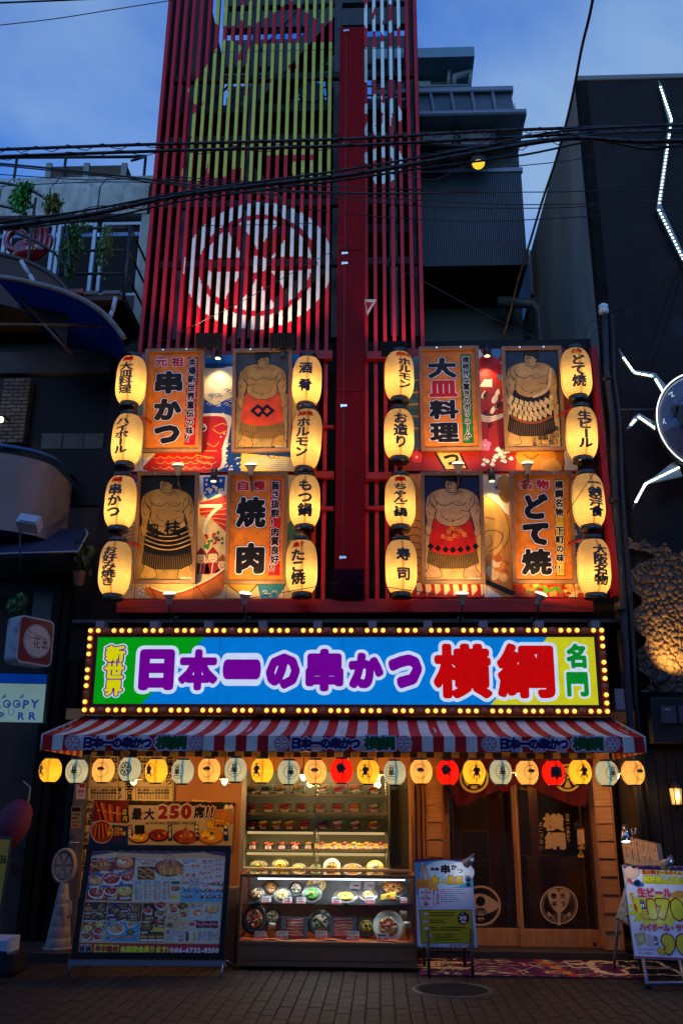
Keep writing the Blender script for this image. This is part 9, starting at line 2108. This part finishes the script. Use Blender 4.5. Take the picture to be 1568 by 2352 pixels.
for k in range(6):t=2*math.pi*k/6;mb.tube([p+Vector((hw*.8*math.cos(t),hw*.8*math.sin(t),-hh)),p+Vector((hw*math.cos(t),hw*math.sin(t),hh))],.006,4)
mb.tube([p+Vector((0,.02,hh+.1)),(cx,11.0,p.z+hh+.1)],.012);mb.build('brass_cage',mat('old_brass',(.05,.035,.02),.4,metal=.7),cl_);plight('lamp_light',cl_,p+Vector((0,-hw*1.6,0)),2.2,(1,.6,.2))
sl=thing('street_lamp','round yellow street lamp hung among the cables in front of the grey building','street lamp',tuple(at(1098,385,8.0)));p=at(1098,374,8.0);mb=MB();mb.ell(p,(.068,.068,.068),18,12);mb.build('globe',mat('yellow_globe',(1,.6,.1),.3,emit=(1,.62,.03),es=1.1),sl)
mb=MB();mb.lathe([(.078,-.02),(.085,.03),(.03,.1),(.02,.16)],p,16,closed=False);mb.build('hood',BLACK,sl);mb=MB();mb.tube([p+Vector((0,0,.15)),p+Vector((-.1,0,.2)),at(1060,345,8)],.015);mb.build('arm',BLACK,sl)
#==================================================================overhead cables
CB_=mat('cable_black',(.006,.006,.007),.5)
def sag(pts,n=6):return smooth(pts,n,False)
ci=[0]
def cable(pts,r,label,Y0=7.2,Y1=None,grp='overhead cables',loops=0,lr=.03):
 Y1=Y1 or Y0;r*=.86;s=sag(pts);P3=[at(x,y,Y0+(Y1-Y0)*i/(len(s)-1)) for i,(x,y) in enumerate(s)]
 mb=MB();mb.tube(P3,r,6)
 if loops:
  t=thing('cable',label,'cable',tuple(P3[0]),grp);mb.build('wire',CB_,t);mb=MB();H_=[]
  L_=sum((b-a).length for a,b in zip(P3[:-1],P3[1:]));n=int(L_*14);acc=0
  for k in range(n):
   f_=k/n*(len(P3)-1);i=int(f_);p=P3[i].lerp(P3[min(i+1,len(P3)-1)],f_-i);a=k/n*loops*2*math.pi;H_.append(p+Vector((0,math.cos(a)*lr,math.sin(a)*lr-.01)))
  mb.tube(H_,.0045,4);mb.build('lashing_wire',CB_,t);return t
 o=mb.build('cable',CB_,None,label=label,cat='cable',group=grp);return o
cable([(-40,345),(300,333),(780,320),(1100,302),(1350,293),(1620,285)],.020,'upper of the two thick level cables crossing the picture',7.2,loops=26)
cable([(-40,361),(300,349),(780,335),(1100,320),(1350,306),(1620,296)],.021,'lower of the two thick level cables crossing the picture',7.3,loops=18)
cable([(-40,372),(120,387),(300,407),(480,428),(700,440),(900,445),(1120,440)],.014,'thick cable sloping down from the left over the concrete parapet',8.2)
cable([(-40,376),(180,398),(360,420),(520,440),(640,447)],.010,'thinner cable just under the sloping one at the left',8.3)
cable([(-40,528),(200,494),(400,452),(600,425),(780,405),(960,375),(1100,350),(1300,318),(1450,325),(1620,322)],.027,'thickest black cable bundle rising from the left edge to the right',6.6,loops=22,lr=.04)
cable([(-40,516),(200,483),(400,445),(620,414),(780,392),(960,362),(1100,338),(1300,300),(1620,285)],.013,'cable lying along the top of the thickest bundle',6.6,loops=10)
cable([(-40,532),(230,502),(420,462),(640,432),(800,412),(960,388),(1200,356),(1400,318),(1520,336),(1620,330)],.012,'cable lying under the thickest bundle',6.7)
cable([(1300,306),(1420,330),(1500,342),(1620,318)],.018,'looping thick cable at the upper right',6.8)
cable([(1000,350),(1200,325),(1330,312),(1480,302),(1620,306)],.012,'cable rising behind the level pair at the right',6.9)
for i,(pts,lab) in enumerate((([(-40,398),(200,413),(340,412),(780,430),(1100,438)],'thin wire crossing the concrete parapet'),([(380,405),(700,425),(1000,438),(1250,441),(1620,432)],'thin wire in front of the corrugated wall, upper'),([(380,410),(700,442),(1000,462),(1250,470),(1620,459)],'thin wire in front of the corrugated wall, middle'),([(600,425),(800,458),(1000,475),(1250,478),(1400,470)],'thin wire just under the middle one'),([(700,480),(900,500),(1100,508),(1300,500),(1620,480)],'thin wire in front of the corrugated wall, lowest'),([(-40,430),(300,418),(700,445)],'thin wire below the parapet top'),([(900,400),(1100,388),(1280,372),(1400,352),(1620,318)],'wavy thin wire below the bundle at the right'),([(930,405),(1000,412),(1060,385),(1180,352)],'short drooping wire loop by the red slats'))):
 cable(pts,.0065,lab,7.6+.1*i)
cable([(-40,8),(60,4),(200,-2),(300,-8)],.012,'dark cable clipped at the top left corner',7)
cable([(-40,62),(120,44),(260,22),(400,0)],.006,'thin cable crossing the sky at the top left',7)
cable([(1364,-20),(1352,40),(1335,110),(1318,200),(1300,280),(1275,370),(1245,460),(1215,560),(1190,640),(1170,720),(1150,790)],.017,'thick twisted cable descending steeply at the upper right',6.5,11.0,loops=34,lr=.022)
for pts,lab,a,b in (([(1600,560),(1520,650),(1440,700),(1386,728)],'upper wire drooping to the insulator on the drainpipe',8,10.8),([(1600,580),(1500,685),(1420,725),(1388,732)],'lower wire drooping to the insulator on the drainpipe',8,10.8),([(1386,735),(1350,745),(1342,800),(1350,880)],'wire hanging left of the insulator',10.8,11.0),([(1388,740),(1360,770),(1356,850),(1368,900)],'second wire hanging left of the insulator',10.8,11.0),([(1380,1040),(1440,940),(1490,800),(1540,660),(1590,560)],'wire slanting up across the dark wall from the lower lanterns',10.4,8),([(1300,1180),(1380,1060),(1440,960),(1500,830),(1560,640)],'second wire slanting up across the dark wall',10.4,8.1),([(300,822),(420,760),(560,690),(700,610),(800,560)],'thin stay wire crossing the white wheel',10.9,10.9),([(838,588),(960,640),(1100,715),(1290,805)],'thin stay wire from the red column down to the right lanterns',10.9,10.9),([(268,1398),(500,1385),(780,1337)],'stay wire from the left end of the base beam to the red column',10.6,10.6),([(820,1338),(1060,1372),(1360,1400)],'stay wire from the red column to the right end of the base beam',10.6,10.6)):
 cable(pts,.0055,lab,a,b,grp='wires on the facade')
# ---- small facade hardware:red lantern arms
for i,(px,y0,y1,Y,*_r) in enumerate(BIGL):
 p=at(px,y0-6,Y+.02);t=thing('lantern_arm','red steel arm of the lantern %s' % POSN[i].replace('left of the red column','left of centre').replace('second left of centre','upper left of centre').replace('second left of the red column','second of its column'),'bracket',tuple(p),'red lantern arms');side=1 if px<784 else -1
 inner=400<px<1200;mb=MB();z=p.z+.06;q=Vector((p.x+(0 if inner else side*.35),11.2,z));mb.tube([(p.x,p.y,z),q],.014,4);mb.tube([(p.x,p.y,z),(p.x,p.y,z-.03)],.008,4);mb.build('arm',RED,t)
